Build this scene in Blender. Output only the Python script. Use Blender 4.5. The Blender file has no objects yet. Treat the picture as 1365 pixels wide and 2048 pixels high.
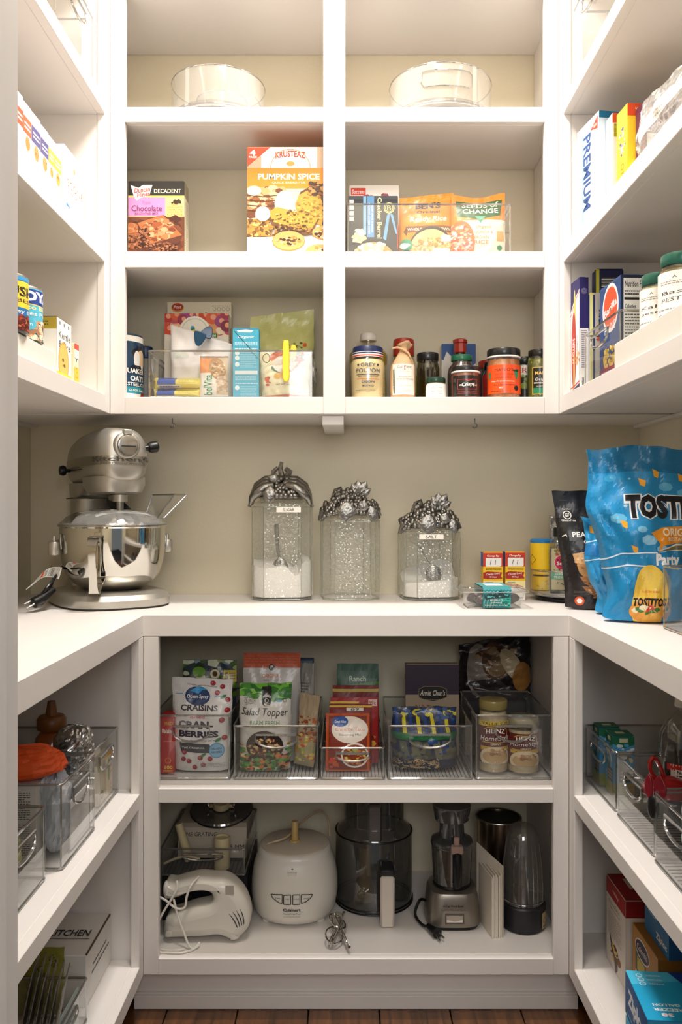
import bpy, bmesh, math, random
from mathutils import Vector, Matrix, noise
from mathutils.geometry import tessellate_polygon
sc = bpy.context.scene
COL = sc.collection
PI = math.pi
F = 1650.0; CX = 695.0; CY = 1015.0; CZ = 1.101       # focal length and principal point in pixels, lens height in metres
D = 2.2; YU = 1.925; YL = 1.771                        # back wall, face of the upper units, face of the lower units
XL, XR = -0.844, 0.780                                 # side walls
XUL, XUR = -0.5542, 0.4947                             # faces of the upper side units
XLL, XLR = -0.4379, 0.4766                             # faces of the lower side units
S0, B0 = CZ+1.240, CZ+1.206
S1, S2, S3 = CZ+.9345, CZ+.5973, CZ+.2578              # shelf heights
B1, B2, B3 = CZ+.8995, CZ+.5600, CZ+.2182
CT, CTB = CZ-.2308, CZ-.2769
L1, L1B, L2, L2B = CZ-.6032, CZ-.6343, CZ-.9682, CZ-1.0036
# ---------------------------------------------------------------- camera
cd = bpy.data.cameras.new('camera'); cam = bpy.data.objects.new('camera', cd); COL.objects.link(cam)
cam.location = (0, 0, CZ); cam.rotation_euler = (PI/2, 0, 0)
cd.sensor_fit = 'VERTICAL'; cd.sensor_height = 36; cd.sensor_width = 24
cd.lens = 36*F/2048
cd.shift_x = -(CX-682.5)/2048; cd.shift_y = (CY-1024)/2048
cd.clip_start = .02
sc.camera = cam
# ---------------------------------------------------------------- light
sc.view_settings.view_transform = 'Standard'; sc.view_settings.look = 'None'
sc.view_settings.gamma = 1; sc.view_settings.use_curve_mapping = False
sc.view_settings.exposure = 0.37
wd = bpy.data.worlds.new('world'); sc.world = wd; wd.use_nodes = True
wd.node_tree.nodes['Background'].inputs[0].default_value = (.86, .93, 1, 1)
wd.node_tree.nodes['Background'].inputs[1].default_value = 0.15
cy = sc.cycles
cy.max_bounces = 10; cy.diffuse_bounces = 6; cy.glossy_bounces = 4; cy.transmission_bounces = 6
cy.transparent_max_bounces = 40; cy.caustics_reflective = False; cy.caustics_refractive = False
cy.sample_clamp_indirect = 6
def area(name, loc, rot, sx, sy, power, color):
    l = bpy.data.lights.new(name, 'AREA'); l.shape = 'RECTANGLE'; l.size = sx; l.size_y = sy
    l.energy = power; l.color = color
    o = bpy.data.objects.new(name, l); COL.objects.link(o); o.location = loc; o.rotation_euler = rot
    return o
area('overhead_light', (-.02, 1.70, 2.76), (0, 0, 0), .26, .16, 26, (1, .955, .915))
area('overhead_light', (.02, .98, 2.76), (0, 0, 0), .40, .30, 14, (1, .95, .90))  # added soft fill standing in for ceiling bounce, not a second fixture
area('doorway_daylight', (.15, -1.3, 1.85), (math.radians(76), 0, math.radians(4)), 1.2, 1.0, 25, (1, .975, .955))
# ---------------------------------------------------------------- materials
def lin(c):
    if isinstance(c, str):
        c = tuple(int(c[i:i+2], 16)/255 for i in (0, 2, 4))
    return tuple((x/12.92 if x <= .04045 else ((x+.055)/1.055)**2.4) for x in c[:3])
_m = {}
def mat(name, col, rough=.5, metal=0., var=.05, vs=30., bump=0., bs=200., coat=0., trans=0., ior=1.45, alpha=None, emis=None):
    if name in _m: return _m[name]
    m = bpy.data.materials.new(name); m.use_nodes = True; _m[name] = m
    nt = m.node_tree; b = nt.nodes['Principled BSDF']
    c = lin(col)
    tc = nt.nodes.new('ShaderNodeTexCoord')
    nz = nt.nodes.new('ShaderNodeTexNoise'); nz.inputs['Scale'].default_value = vs; nz.inputs['Detail'].default_value = 3
    nt.links.new(tc.outputs['Object'], nz.inputs['Vector'])
    mx = nt.nodes.new('ShaderNodeMix'); mx.data_type = 'RGBA'
    mx.inputs[6].default_value = tuple(x*(1-var) for x in c)+(1,)
    mx.inputs[7].default_value = tuple(min(1, x*(1+var)) for x in c)+(1,)
    nt.links.new(nz.outputs['Fac'], mx.inputs[0]); nt.links.new(mx.outputs[2], b.inputs['Base Color'])
    b.inputs['Roughness'].default_value = rough; b.inputs['Metallic'].default_value = metal
    b.inputs['IOR'].default_value = ior
    if coat: b.inputs['Coat Weight'].default_value = coat
    if trans: b.inputs['Transmission Weight'].default_value = trans
    if bump:
        n2 = nt.nodes.new('ShaderNodeTexNoise'); n2.inputs['Scale'].default_value = bs; n2.inputs['Detail'].default_value = 2
        nt.links.new(tc.outputs['Object'], n2.inputs['Vector'])
        bp = nt.nodes.new('ShaderNodeBump'); bp.inputs['Strength'].default_value = bump; bp.inputs['Distance'].default_value = .002
        nt.links.new(n2.outputs['Fac'], bp.inputs['Height']); nt.links.new(bp.outputs['Normal'], b.inputs['Normal'])
    return m
def clear(name, tint=(.93, .94, .93), r0=.06, k=.8, rough=.04, haze=0., hcol=(.9, .9, .88), bump=0., bs=80.):
    """thin clear sheet: lets light straight through, mirrors more at grazing angles, haze is a little white scatter"""
    if name in _m: return _m[name]
    m = bpy.data.materials.new(name); m.use_nodes = True; _m[name] = m
    nt = m.node_tree; nt.nodes.remove(nt.nodes['Principled BSDF']); out = nt.nodes['Material Output']
    t = nt.nodes.new('ShaderNodeBsdfTransparent'); t.inputs[0].default_value = tuple(tint)+(1,)
    g = nt.nodes.new('ShaderNodeBsdfGlossy'); g.inputs['Roughness'].default_value = rough; g.inputs[0].default_value = (1, 1, 1, 1)
    lw = nt.nodes.new('ShaderNodeLayerWeight'); lw.inputs[0].default_value = .5
    p = nt.nodes.new('ShaderNodeMath'); p.operation = 'POWER'; p.inputs[1].default_value = 4
    q = nt.nodes.new('ShaderNodeMath'); q.operation = 'MULTIPLY_ADD'; q.inputs[1].default_value = k; q.inputs[2].default_value = r0; q.use_clamp = True
    nt.links.new(lw.outputs['Facing'], p.inputs[0]); nt.links.new(p.outputs[0], q.inputs[0])
    mx = nt.nodes.new('ShaderNodeMixShader'); nt.links.new(q.outputs[0], mx.inputs[0])
    src = t
    if haze:
        d = nt.nodes.new('ShaderNodeBsdfDiffuse'); d.inputs[0].default_value = tuple(hcol)+(1,)
        m2 = nt.nodes.new('ShaderNodeMixShader'); m2.inputs[0].default_value = haze
        nt.links.new(t.outputs[0], m2.inputs[1]); nt.links.new(d.outputs[0], m2.inputs[2]); src = m2
    nt.links.new(src.outputs[0], mx.inputs[1]); nt.links.new(g.outputs[0], mx.inputs[2])
    if bump:
        tc = nt.nodes.new('ShaderNodeTexCoord')
        n2 = nt.nodes.new('ShaderNodeTexVoronoi'); n2.inputs['Scale'].default_value = bs
        nt.links.new(tc.outputs['Object'], n2.inputs['Vector'])
        bp = nt.nodes.new('ShaderNodeBump'); bp.inputs['Strength'].default_value = bump; bp.inputs['Distance'].default_value = .004
        nt.links.new(n2.outputs['Distance'], bp.inputs['Height']); nt.links.new(bp.outputs['Normal'], g.inputs['Normal'])
        nt.links.new(bp.outputs['Normal'], lw.inputs['Normal'])
    nt.links.new(mx.outputs[0], out.inputs[0])
    return m
def printmat(name, rough, coat=0., var=.05):
    m = mat(name, 'ffffff', rough, coat=coat)
    nt = m.node_tree; b = nt.nodes['Principled BSDF']
    at = nt.nodes.new('ShaderNodeAttribute'); at.attribute_name = 'Col'
    nz = nt.nodes.new('ShaderNodeTexNoise'); nz.inputs['Scale'].default_value = 60
    mr = nt.nodes.new('ShaderNodeMapRange'); mr.inputs[3].default_value = 1-var; mr.inputs[4].default_value = 1+var
    nt.links.new(nz.outputs['Fac'], mr.inputs[0])
    mu = nt.nodes.new('ShaderNodeVectorMath'); mu.operation = 'SCALE'
    nt.links.new(at.outputs['Color'], mu.inputs[0]); nt.links.new(mr.outputs[0], mu.inputs[3])
    nt.links.new(mu.outputs[0], b.inputs['Base Color'])
    return m
PAPER = printmat('printed_card', .5); GLOSSY = printmat('printed_gloss', .28, .15); FILM = printmat('printed_film', .3, .1)
WHITE = mat('white_paint', (.875, .855, .838), .42, var=.015, vs=6, bump=.05, bs=60)
WALLM = mat('cream_wall_paint', (.85, .815, .725), .6, var=.02, vs=4, bump=.25, bs=130)
ACR = clear('clear_acrylic', (.93, .935, .93), .07, .75, .03, haze=.035)
EDGE = clear('acrylic_edge', (.50, .49, .47), .28, .6, .06, haze=.10)
GLASS = clear('jar_glass', (.93, .94, .92), .08, .75, .03, haze=.02)
HAMMER = clear('hammered_glass', (.97, .975, .96), .07, .7, .06, haze=.06, hcol=(.9, .92, .86), bump=.8, bs=110)
FILMC = clear('clear_film', (.90, .91, .90), .14, .8, .1, haze=.16, bump=.6, bs=50)
SMOKE = clear('smoked_plastic', (.42, .41, .38), .10, .8, .05, haze=.03)
STEEL = mat('brushed_silver', (.62, .61, .59), .28, 1, var=.04, vs=12)
CHROME = mat('polished_steel', (.83, .82, .79), .07, 1, var=.02)
PEWTER = mat('pewter', (.55, .54, .52), .32, 1, var=.25, vs=70, bump=.6, bs=160)
BLACK = mat('black_plastic', (.045, .045, .05), .35)
DARK = mat('dark_grey_plastic', (.13, .13, .14), .4)
WPLAS = mat('white_plastic', (.88, .865, .83), .3, var=.02)
CREAM = mat('cream_plastic', (.80, .74, .58), .4)
CARDB = mat('plain_card', (.88, .87, .85), .6)
# ---------------------------------------------------------------- geometry helpers
class G:
    def __init__(s): s.v = []; s.f = []
    def add(s, vs, fs, M=None):
        n = len(s.v)
        s.v += [tuple(M @ Vector(p)) if M is not None else tuple(p) for p in vs]
        s.f += [tuple(i+n for i in f) for f in fs]; return s
    def box(s, x0, x1, y0, y1, z0, z1, c=0., M=None):
        if c <= 0:
            vs = [(x, y, z) for x in (x0, x1) for y in (y0, y1) for z in (z0, z1)]
            return s.add(vs, [(0,1,3,2),(4,6,7,5),(0,4,5,1),(2,3,7,6),(0,2,6,4),(1,5,7,3)], M)
        bm = bmesh.new(); bmesh.ops.create_cube(bm, size=1)
        for v in bm.verts: v.co = ((x0+x1)/2+v.co.x*(x1-x0), (y0+y1)/2+v.co.y*(y1-y0), (z0+z1)/2+v.co.z*(z1-z0))
        bmesh.ops.bevel(bm, geom=bm.edges[:], offset=c, segments=1, affect='EDGES')
        bm.verts.index_update()
        s.add([v.co[:] for v in bm.verts], [[v.index for v in f.verts] for f in bm.faces], M); bm.free(); return s
    def lathe(s, prof, n=28, M=None, sx=1., sy=1., p=2.):
        vs = []; fs = []
        for r, z in prof:
            for i in range(n):
                a = 2*PI*i/n; ca, sa = math.cos(a), math.sin(a)
                k = (abs(ca)**p+abs(sa)**p)**(-1/p)
                vs.append((r*k*ca*sx, r*k*sa*sy, z))
        for j in range(len(prof)-1):
            for i in range(n):
                k = (i+1) % n
                fs.append((j*n+i, j*n+k, (j+1)*n+k, (j+1)*n+i))
        if prof[0][0] > 1e-6: fs.append(tuple(range(n-1, -1, -1)))
        if prof[-1][0] > 1e-6: fs.append(tuple((len(prof)-1)*n+i for i in range(n)))
        return s.add(vs, fs, M)
    def shell(s, prof, n=28, M=None, sx=1., sy=1., p=2.):
        a = len(s.f); s.lathe(prof, n, M, sx, sy, p)
        k = (1 if prof[0][0] > 1e-6 else 0)+(1 if prof[-1][0] > 1e-6 else 0)
        if k: del s.f[-k:]
        return s
    def tube(s, pts, r, n=8, closed=False, M=None):
        pts = [Vector(p) for p in pts]; m = len(pts); vs = []; fs = []
        rr = r if isinstance(r, (list, tuple)) else [r]*m
        up = Vector((0, 0, 1)); t0 = None; nrm = None
        for i in range(m):
            if closed: t = (pts[(i+1) % m]-pts[i-1])
            else: t = pts[min(i+1, m-1)]-pts[max(i-1, 0)]
            t.normalize()
            if nrm is None:
                nrm = t.orthogonal().normalized()
            else:
                nrm = (nrm-t*nrm.dot(t))
                if nrm.length < 1e-6: nrm = t.orthogonal()
                nrm.normalize()
            b = t.cross(nrm)
            for k in range(n):
                a = 2*PI*k/n
                vs.append(pts[i]+(nrm*math.cos(a)+b*math.sin(a))*rr[i])
        for i in range(m if closed else m-1):
            j = (i+1) % m
            for k in range(n):
                l = (k+1) % n
                fs.append((i*n+k, i*n+l, j*n+l, j*n+k))
        if not closed: fs += [tuple(range(n-1, -1, -1)), tuple((m-1)*n+k for k in range(n))]
        return s.add(vs, fs, M)
    def ball(s, c, rx, ry=None, rz=None, n=12, m=8, M=None):
        ry = ry or rx; rz = rz or rx
        vs = [(c[0], c[1], c[2]-rz)]; fs = []
        for j in range(1, m):
            a = -PI/2+PI*j/m
            for i in range(n):
                b = 2*PI*i/n
                vs.append((c[0]+rx*math.cos(a)*math.cos(b), c[1]+ry*math.cos(a)*math.sin(b), c[2]+rz*math.sin(a)))
        vs.append((c[0], c[1], c[2]+rz)); e = len(vs)-1
        for i in range(n):
            k = (i+1) % n
            fs.append((0, 1+k, 1+i)); fs.append((e, e-n+i, e-n+k))
            for j in range(m-2): fs.append((1+j*n+i, 1+j*n+k, 1+(j+1)*n+k, 1+(j+1)*n+i))
        return s.add(vs, fs, M)
    def loft(s, rings, cap=True, M=None):
        n = len(rings[0]); vs = [p for r in rings for p in r]; fs = []
        for j in range(len(rings)-1):
            for i in range(n):
                k = (i+1) % n; fs.append((j*n+i, j*n+k, (j+1)*n+k, (j+1)*n+i))
        if cap: fs += [tuple(range(n-1, -1, -1)), tuple((len(rings)-1)*n+i for i in range(n))]
        return s.add(vs, fs, M)
    def build(s, name, m, parent=None, smooth=False, fix=True):
        me = bpy.data.meshes.new(name); me.from_pydata([tuple(v) for v in s.v], [], s.f)
        if fix:
            bm = bmesh.new(); bm.from_mesh(me); bmesh.ops.recalc_face_normals(bm, faces=bm.faces[:]); bm.to_mesh(me); bm.free()
        me.materials.append(m)
        if smooth:
            me.polygons.foreach_set('use_smooth', [True]*len(me.polygons))
            if smooth != 'all' : me.set_sharp_from_angle(angle=math.radians(40))
        o = bpy.data.objects.new(name, me); COL.objects.link(o)
        if parent is not None: o.parent = parent
        return o
def tag(o, label, cat, group=None, kind=None):
    o['label'] = label; o['category'] = cat
    if group: o['group'] = group
    if kind: o['kind'] = kind
    return o
def empty(name, loc, rz=0., label=None, cat=None, group=None, rx=0., ry=0.):
    o = bpy.data.objects.new(name, None); COL.objects.link(o); o.empty_display_size = .03
    o.location = loc; o.rotation_euler = (rx, ry, rz)
    if label: tag(o, label, cat, group)
    return o
def struct(o): o['kind'] = 'structure'; return o
def X(px, Y): return (px-CX)*Y/F
def Z(py, Y): return CZ+(CY-py)*Y/F
def YX(px, x): return x*F/(px-CX)
def slab(pts, thick, bevel, name, m, parent, holes=(), M=None, res=2):
    """rounded plate from an outline in x,z; thickness along y"""
    cu = bpy.data.curves.new('o', 'CURVE'); cu.dimensions = '2D'; cu.fill_mode = 'BOTH'
    for ring in [pts]+list(holes):
        sp = cu.splines.new('POLY'); sp.points.add(len(ring)-1)
        for p, q in zip(sp.points, ring): p.co = (q[0], q[1], 0, 1)
        sp.use_cyclic_u = True
    cu.extrude = max(0, thick/2-bevel); cu.bevel_depth = bevel; cu.bevel_resolution = res; cu.offset = -bevel
    ob = bpy.data.objects.new('o', cu); me = bpy.data.meshes.new_from_object(ob)
    R = Matrix(((1,0,0,0),(0,0,-1,0),(0,1,0,0),(0,0,0,1)))
    me.transform(R if M is None else M @ R)
    me.materials.clear(); me.materials.append(m); me.name = name
    me.polygons.foreach_set('use_smooth', [True]*len(me.polygons)); me.set_sharp_from_angle(angle=math.radians(35))
    o = bpy.data.objects.new(name, me); COL.objects.link(o); o.parent = parent
    bpy.data.objects.remove(ob); bpy.data.curves.remove(cu)
    return o
def smoothline(pts, n=6, closed=True):
    """Catmull-Rom through points"""
    out = []; m = len(pts)
    for i in range(m if closed else m-1):
        g = lambda k: pts[k % m] if closed else pts[max(0, min(m-1, k))]
        p0, p1, p2, p3 = (Vector(g(i+k)) for k in (-1, 0, 1, 2))
        for j in range(n):
            t = j/n
            out.append(tuple(.5*((2*p1)+(p2-p0)*t+(2*p0-5*p1+4*p2-p3)*t*t+(3*p1-p0-3*p2+p3)*t**3)))
    if not closed: out.append(tuple(pts[-1]))
    return out
# ---------------------------------------------------------------- print: flat coloured shapes and lettering laid on a surface
_gc = {}
def glyphs(s, bold):
    k = (s, bold)
    if k in _gc: return _gc[k]
    fc = bpy.data.curves.new('t', 'FONT'); fc.body = s; fc.resolution_u = 2; fc.size = 1
    fc.offset = bold; fc.fill_mode = 'FRONT'
    ob = bpy.data.objects.new('t', fc); me = bpy.data.meshes.new_from_object(ob)
    v = [(p.co.x, p.co.y) for p in me.vertices]; me.calc_loop_triangles()
    t = [tuple(q.vertices) for q in me.loop_triangles]
    bpy.data.objects.remove(ob); bpy.data.curves.remove(fc); bpy.data.meshes.remove(me)
    if not v: v = [(0, 0), (1, 0), (1, 1)]; t = []
    x0 = min(p[0] for p in v); x1 = max(p[0] for p in v); y0 = min(p[1] for p in v); y1 = max(p[1] for p in v)
    w = max(x1-x0, 1e-4); h = max(y1-y0, 1e-4)
    r = ([((p[0]-x0)/w-.5, (p[1]-y0)/h-.5) for p in v], t); _gc[k] = r; return r
def clip(poly, W, H):
    for ax, lim, sg in ((0, 0, 1), (0, W, -1), (1, 0, 1), (1, H, -1)):
        out = []; n = len(poly)
        for i in range(n):
            a, b = poly[i-1], poly[i]; da = (a[ax]-lim)*sg; db = (b[ax]-lim)*sg
            if (da >= 0) != (db >= 0):
                t = da/(da-db); out.append((a[0]+(b[0]-a[0])*t, a[1]+(b[1]-a[1])*t))
            if db >= 0: out.append(b)
        poly = out
        if len(poly) < 3: return []
    return poly
class Cv:
    """a printed face, W by H metres; u runs 0..1 to the right and v 0..1 downwards"""
    def __init__(s, W, H, seed=1): s.W = W; s.H = H; s.L = []; s.k = 0; s.r = random.Random(seed)
    def _p(s, polys, col, step=True):
        c = lin(col)
        if step: s.k += 1
        for p in polys:
            q = clip(p, s.W, s.H)
            if q and sum(q[i-1][0]*q[i][1]-q[i][0]*q[i-1][1] for i in range(len(q))) < 0: q = q[::-1]
            if q: s.L.append((s.k, q, c))
        return s
    def m(s, u, v): return (u*s.W, (1-v)*s.H)
    def rect(s, u0, v0, u1, v1, col): return s._p([[s.m(u0, v1), s.m(u1, v1), s.m(u1, v0), s.m(u0, v0)]], col)
    def poly(s, pts, col):
        q = [s.m(*p) for p in pts]
        t = tessellate_polygon([[Vector((a, b, 0)) for a, b in q]])
        return s._p([[q[i] for i in x] for x in t], col)
    def ell(s, u, v, ru, rv, col, rot=0, n=16, step=True):
        """radii as shares of the width (ru) and of the width too (rv)"""
        cx_, cy_ = s.m(u, v); a = ru*s.W; b = rv*s.W; cr, sr = math.cos(rot), math.sin(rot)
        return s._p([[(cx_+a*math.cos(t)*cr-b*math.sin(t)*sr, cy_+a*math.cos(t)*sr+b*math.sin(t)*cr) for t in (2*PI*i/n for i in range(n))]], col, step)
    def ring(s, u, v, r, w, col, n=20, a0=0, a1=2*PI, ry=None):
        c = s.m(u, v); ry = ry or r; P = []
        for i in range(n):
            a, b = a0+(a1-a0)*i/n, a0+(a1-a0)*(i+1)/n
            P.append([(c[0]+(r+k)*s.W*math.cos(t), c[1]+(ry+k)*s.W*math.sin(t)) for k, t in ((-w/2, a), (w/2, a), (w/2, b), (-w/2, b))])
        return s._p(P, col)
    def line(s, pts, w, col):
        q = [s.m(*p) for p in pts]; P = []; w = w*s.W/2
        for a, b in zip(q, q[1:]):
            dx, dy = b[0]-a[0], b[1]-a[1]; l = math.hypot(dx, dy) or 1; nx, ny = -dy/l*w, dx/l*w
            P.append([(a[0]-nx, a[1]-ny), (b[0]-nx, b[1]-ny), (b[0]+nx, b[1]+ny), (a[0]+nx, a[1]+ny)])
        return s._p(P, col)
    def text(s, t, u, v, w, h, col, bold=.01, sh=0, rot=0, arc=0, out=None, ow=.03):
        """t fitted into a w by h box (shares of width and height) centred on u, v"""
        if out is not None: s.text(t, u, v, w*1.03, h*1.08, out, bold+ow, sh, rot, arc)
        vv, tt = glyphs(t, bold); c = s.m(u, v)
        if abs(abs(rot)-PI/2) < .2: W_, H_ = h*s.H, w*s.W
        else: W_, H_ = w*s.W, h*s.H
        cr, sr = math.cos(rot), math.sin(rot); Q = []
        for a, b in vv:
            y = b*H_; x = a*W_+sh*y; y += arc*H_*(1-4*a*a)
            Q.append((c[0]+x*cr-y*sr, c[1]+x*sr+y*cr))
        return s._p([[Q[i] for i in x] for x in tt], col)
    def para(s, u0, v0, u1, v1, n, col, fill=.45):
        P = []; hh = (v1-v0)/n
        for i in range(n):
            u = u0; e = u1-(s.r.random()*.3*(u1-u0) if i % 4 == 3 else 0)
            while u < e:
                w = (.04+.1*s.r.random())*(u1-u0); a = v0+i*hh+hh*(1-fill)/2; b = a+hh*fill
                P.append([s.m(u, b), s.m(min(u+w, e), b), s.m(min(u+w, e), a), s.m(u, a)]); u += w+.025*(u1-u0)
        return s._p(P, col)
    def blobs(s, u0, v0, u1, v1, cols, n, size, oval=True, asp=.7):
        for i in range(n):
            u = u0+(u1-u0)*s.r.random(); v = v0+(v1-v0)*s.r.random()
            if oval:
                a = (2*(u-u0)/(u1-u0)-1); b = (2*(v-v0)/(v1-v0)-1)
                if a*a+b*b > 1: continue
            z = size*(.5+s.r.random()); k = s.r.randint(5, 8); ph = s.r.random()*6; c = s.m(u, v); pts = []
            for j in range(k):
                t = ph+2*PI*j/k; rr = z*s.W*(.7+.5*s.r.random())
                pts.append((c[0]+rr*math.cos(t), c[1]+rr*asp*math.sin(t)))
            s.k += .12; s._p([pts], s.r.choice(cols), False)
        s.k += 1
        return s
    def bars(s, u0, v0, u1, v1, n, col='111111', bg='f4f4f0', vert=False):
        s.rect(u0, v0, u1, v1, bg); P = []
        for i in range(n):
            a = (i+.15)/n; b = a+(.3+.4*s.r.random())/n
            if vert: q = (u0, v0+(v1-v0)*a, u1, v0+(v1-v0)*b)
            else: q = (u0+(u1-u0)*a, v0, u0+(u1-u0)*b, v1)
            P.append([s.m(q[0], q[3]), s.m(q[2], q[3]), s.m(q[2], q[1]), s.m(q[0], q[1])])
        return s._p(P, col)
    def facts(s, u0, v0, u1, v1):
        s.rect(u0, v0, u1, v1, 'efeee9'); w = u1-u0; h = v1-v0; K = '1a1a1a'
        s.text('Nutrition Facts', u0+w*.45, v0+h*.06, w*.8, h*.065, K, .02)
        s.para(u0+.04*w, v0+.12*h, u0+.6*w, v0+.18*h, 2, K); s.rect(u0+.03*w, v0+.2*h, u1-.03*w, v0+.225*h, K)
        s.text('Calories', u0+w*.25, v0+h*.29, w*.4, h*.05, K, .02); s.text('200', u0+w*.8, v0+h*.28, w*.25, h*.06, K, .03)
        s.para(u0+.04*w, v0+.36*h, u0+.9*w, v0+.68*h, 10, '444444', .35); s.rect(u0+.03*w, v0+.70*h, u1-.03*w, v0+.72*h, K)
        return s.para(u0+.04*w, v0+.76*h, u0+.9*w, v0+.97*h, 5, '444444', .35)
def emit(jobs, parent, m=None, name='printed_panel', off=.0004, eps=.00005):
    """jobs: (canvas, map, step); map(x, y, offset) -> point"""
    V = []; Fc = []; C = []
    for cv, mp, step in jobs:
        for k, q, c in cv.L:
            o = off+k*eps
            polys = [q]
            if step:
                st = [(q[0], q[i], q[i+1]) for i in range(1, len(q)-1)]; polys = []
                while st:
                    t = st.pop(); ls = [math.hypot(t[i][0]-t[(i+1) % 3][0], t[i][1]-t[(i+1) % 3][1]) for i in range(3)]
                    i = max(range(3), key=lambda a: ls[a])
                    if ls[i] > step and len(polys) < 20000:
                        a, b, c3 = t[i], t[(i+1) % 3], t[(i+2) % 3]; mm = ((a[0]+b[0])/2, (a[1]+b[1])/2)
                        st += [(a, mm, c3), (mm, b, c3)]
                    else: polys.append(t)
            for p in polys:
                n = len(V); V += [mp(x, y, o) for x, y in p]; Fc.append(tuple(range(n, n+len(p)))); C += [c]*len(p)
    if not Fc: return None
    me = bpy.data.meshes.new(name); me.from_pydata(V, [], Fc); me.materials.append(m or PAPER)
    ca = me.color_attributes.new('Col', 'FLOAT_COLOR', 'POINT'); flat = []
    for c in C: flat += [c[0], c[1], c[2], 1]
    ca.data.foreach_set('color', flat)
    o = bpy.data.objects.new(name, me); COL.objects.link(o); o.parent = parent; return o
def emit_grid(cv, P, nx, ny, w, h, parent, m, name='printed_film', off=.0003, eps=.00004):
    """print laid facet by facet on a grid surface P (row by row), shaded with its smooth normals"""
    W1 = nx+1; N = []
    for j in range(ny+1):
        for i in range(nx+1):
            a = P[j*W1+min(i+1, nx)]-P[j*W1+max(i-1, 0)]; b = P[min(j+1, ny)*W1+i]-P[max(j-1, 0)*W1+i]
            N.append(a.cross(b).normalized())
    cw, chh = w/nx, h/ny; V = []; NN = []; Fc = []; C = []
    def cut(p, f):
        out = []; n = len(p)
        for i in range(n):
            a, b = p[i-1], p[i]; da, db = f(a), f(b)
            if (da >= 0) != (db >= 0): t = da/(da-db); out.append((a[0]+(b[0]-a[0])*t, a[1]+(b[1]-a[1])*t))
            if db >= 0: out.append(b)
        return out
    for k, q, c in cv.L:
        o = off+k*eps; xs_ = [p[0] for p in q]; ys_ = [p[1] for p in q]
        i0, i1 = max(0, int(min(xs_)/cw)), min(nx-1, int(max(xs_)/cw)); j0, j1 = max(0, int(min(ys_)/chh)), min(ny-1, int(max(ys_)/chh))
        for j in range(j0, j1+1):
            row = q
            if j1 > j0: row = cut(cut(q, lambda p: p[1]-j*chh), lambda p: (j+1)*chh-p[1])
            if len(row) < 3: continue
            for i in range(i0, i1+1):
                cell = row
                if i1 > i0: cell = cut(cut(row, lambda p: p[0]-i*cw), lambda p: (i+1)*cw-p[0])
                if len(cell) < 3: continue
                a = j*W1+i; b = a+1; d = a+W1+1; e = a+W1
                dg = lambda p: (p[0]-i*cw)/cw-(p[1]-j*chh)/chh
                for s in (1, -1):
                    tri = cut(cell, lambda p: s*dg(p))
                    if len(tri) < 3: continue
                    n0 = len(V)
                    for x, y in tri:
                        u = x/cw-i; v = y/chh-j
                        ws = ((a, 1-u), (b, u-v), (d, v)) if s == 1 else ((a, 1-v), (d, u), (e, v-u))
                        p = Vector(); nn = Vector()
                        for g_, w_ in ws: p += P[g_]*w_; nn += N[g_]*w_
                        nn.normalize(); V.append(p+nn*o); NN.append(nn)
                    Fc.append(tuple(range(n0, len(V)))); C += [c]*(len(V)-n0)
    if not Fc: return None
    me = bpy.data.meshes.new(name); me.from_pydata([tuple(v) for v in V], [], Fc); me.materials.append(m)
    ca = me.color_attributes.new('Col', 'FLOAT_COLOR', 'POINT'); flat = []
    for c in C: flat += [c[0], c[1], c[2], 1]
    ca.data.foreach_set('color', flat)
    me.polygons.foreach_set('use_smooth', [True]*len(Fc)); me.normals_split_custom_set_from_vertices([tuple(n) for n in NN])
    o = bpy.data.objects.new(name, me); COL.objects.link(o); o.parent = parent; return o
# ---------------------------------------------------------------- makers
def carton(name, label, cat, x, y, z, w, d, h, rz=0., col='ffffff', front=None, left=None, right=None, top=None, group=None, rough=.5, flap=True, rx=0., ry=0.):
    """a card box; x, y is the middle of its base"""
    t = empty(name, (x, y, z+.0005), rz, label, cat, group, rx, ry)
    m = mat('card_'+(col if isinstance(col, str) else 'x'), col, rough)
    g = G().box(-w/2, w/2, -d/2, d/2, 0, h, min(.0016, w/20, d/20)); g.build('carton_body', m, t)
    if flap:
        G().box(-w/2+.002, w/2-.002, -d/2+.001, d*.12, h, h+.0012).build('top_flap', m, t)
    jobs = []
    if front: c = Cv(w, h, sum(map(ord, label)) % 97); front(c); jobs.append((c, lambda a, b, o: (a-w/2, -d/2-o, b), None))
    if left: c = Cv(d, h, 5); left(c); jobs.append((c, lambda a, b, o: (-w/2-o, d/2-a, b), None))
    if right: c = Cv(d, h, 6); right(c); jobs.append((c, lambda a, b, o: (w/2+o, -d/2+a, b), None))
    if top: c = Cv(w, d, 7); top(c); jobs.append((c, lambda a, b, o: (a-w/2, b-d/2, h+.0013+o), None))
    if jobs: emit(jobs, t, PAPER)
    return t
def carton_ab(name, label, cat, A, B, z, h, d, **kw):
    """front face from A (left) to B (right), the box goes d behind it"""
    w = math.hypot(B[0]-A[0], B[1]-A[1]); rz = math.atan2(B[1]-A[1], B[0]-A[0])
    mx, my = (A[0]+B[0])/2, (A[1]+B[1])/2
    return carton(name, label, cat, mx-math.sin(rz)*d/2, my+math.cos(rz)*d/2, z, w, d, h, rz, **kw)
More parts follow.
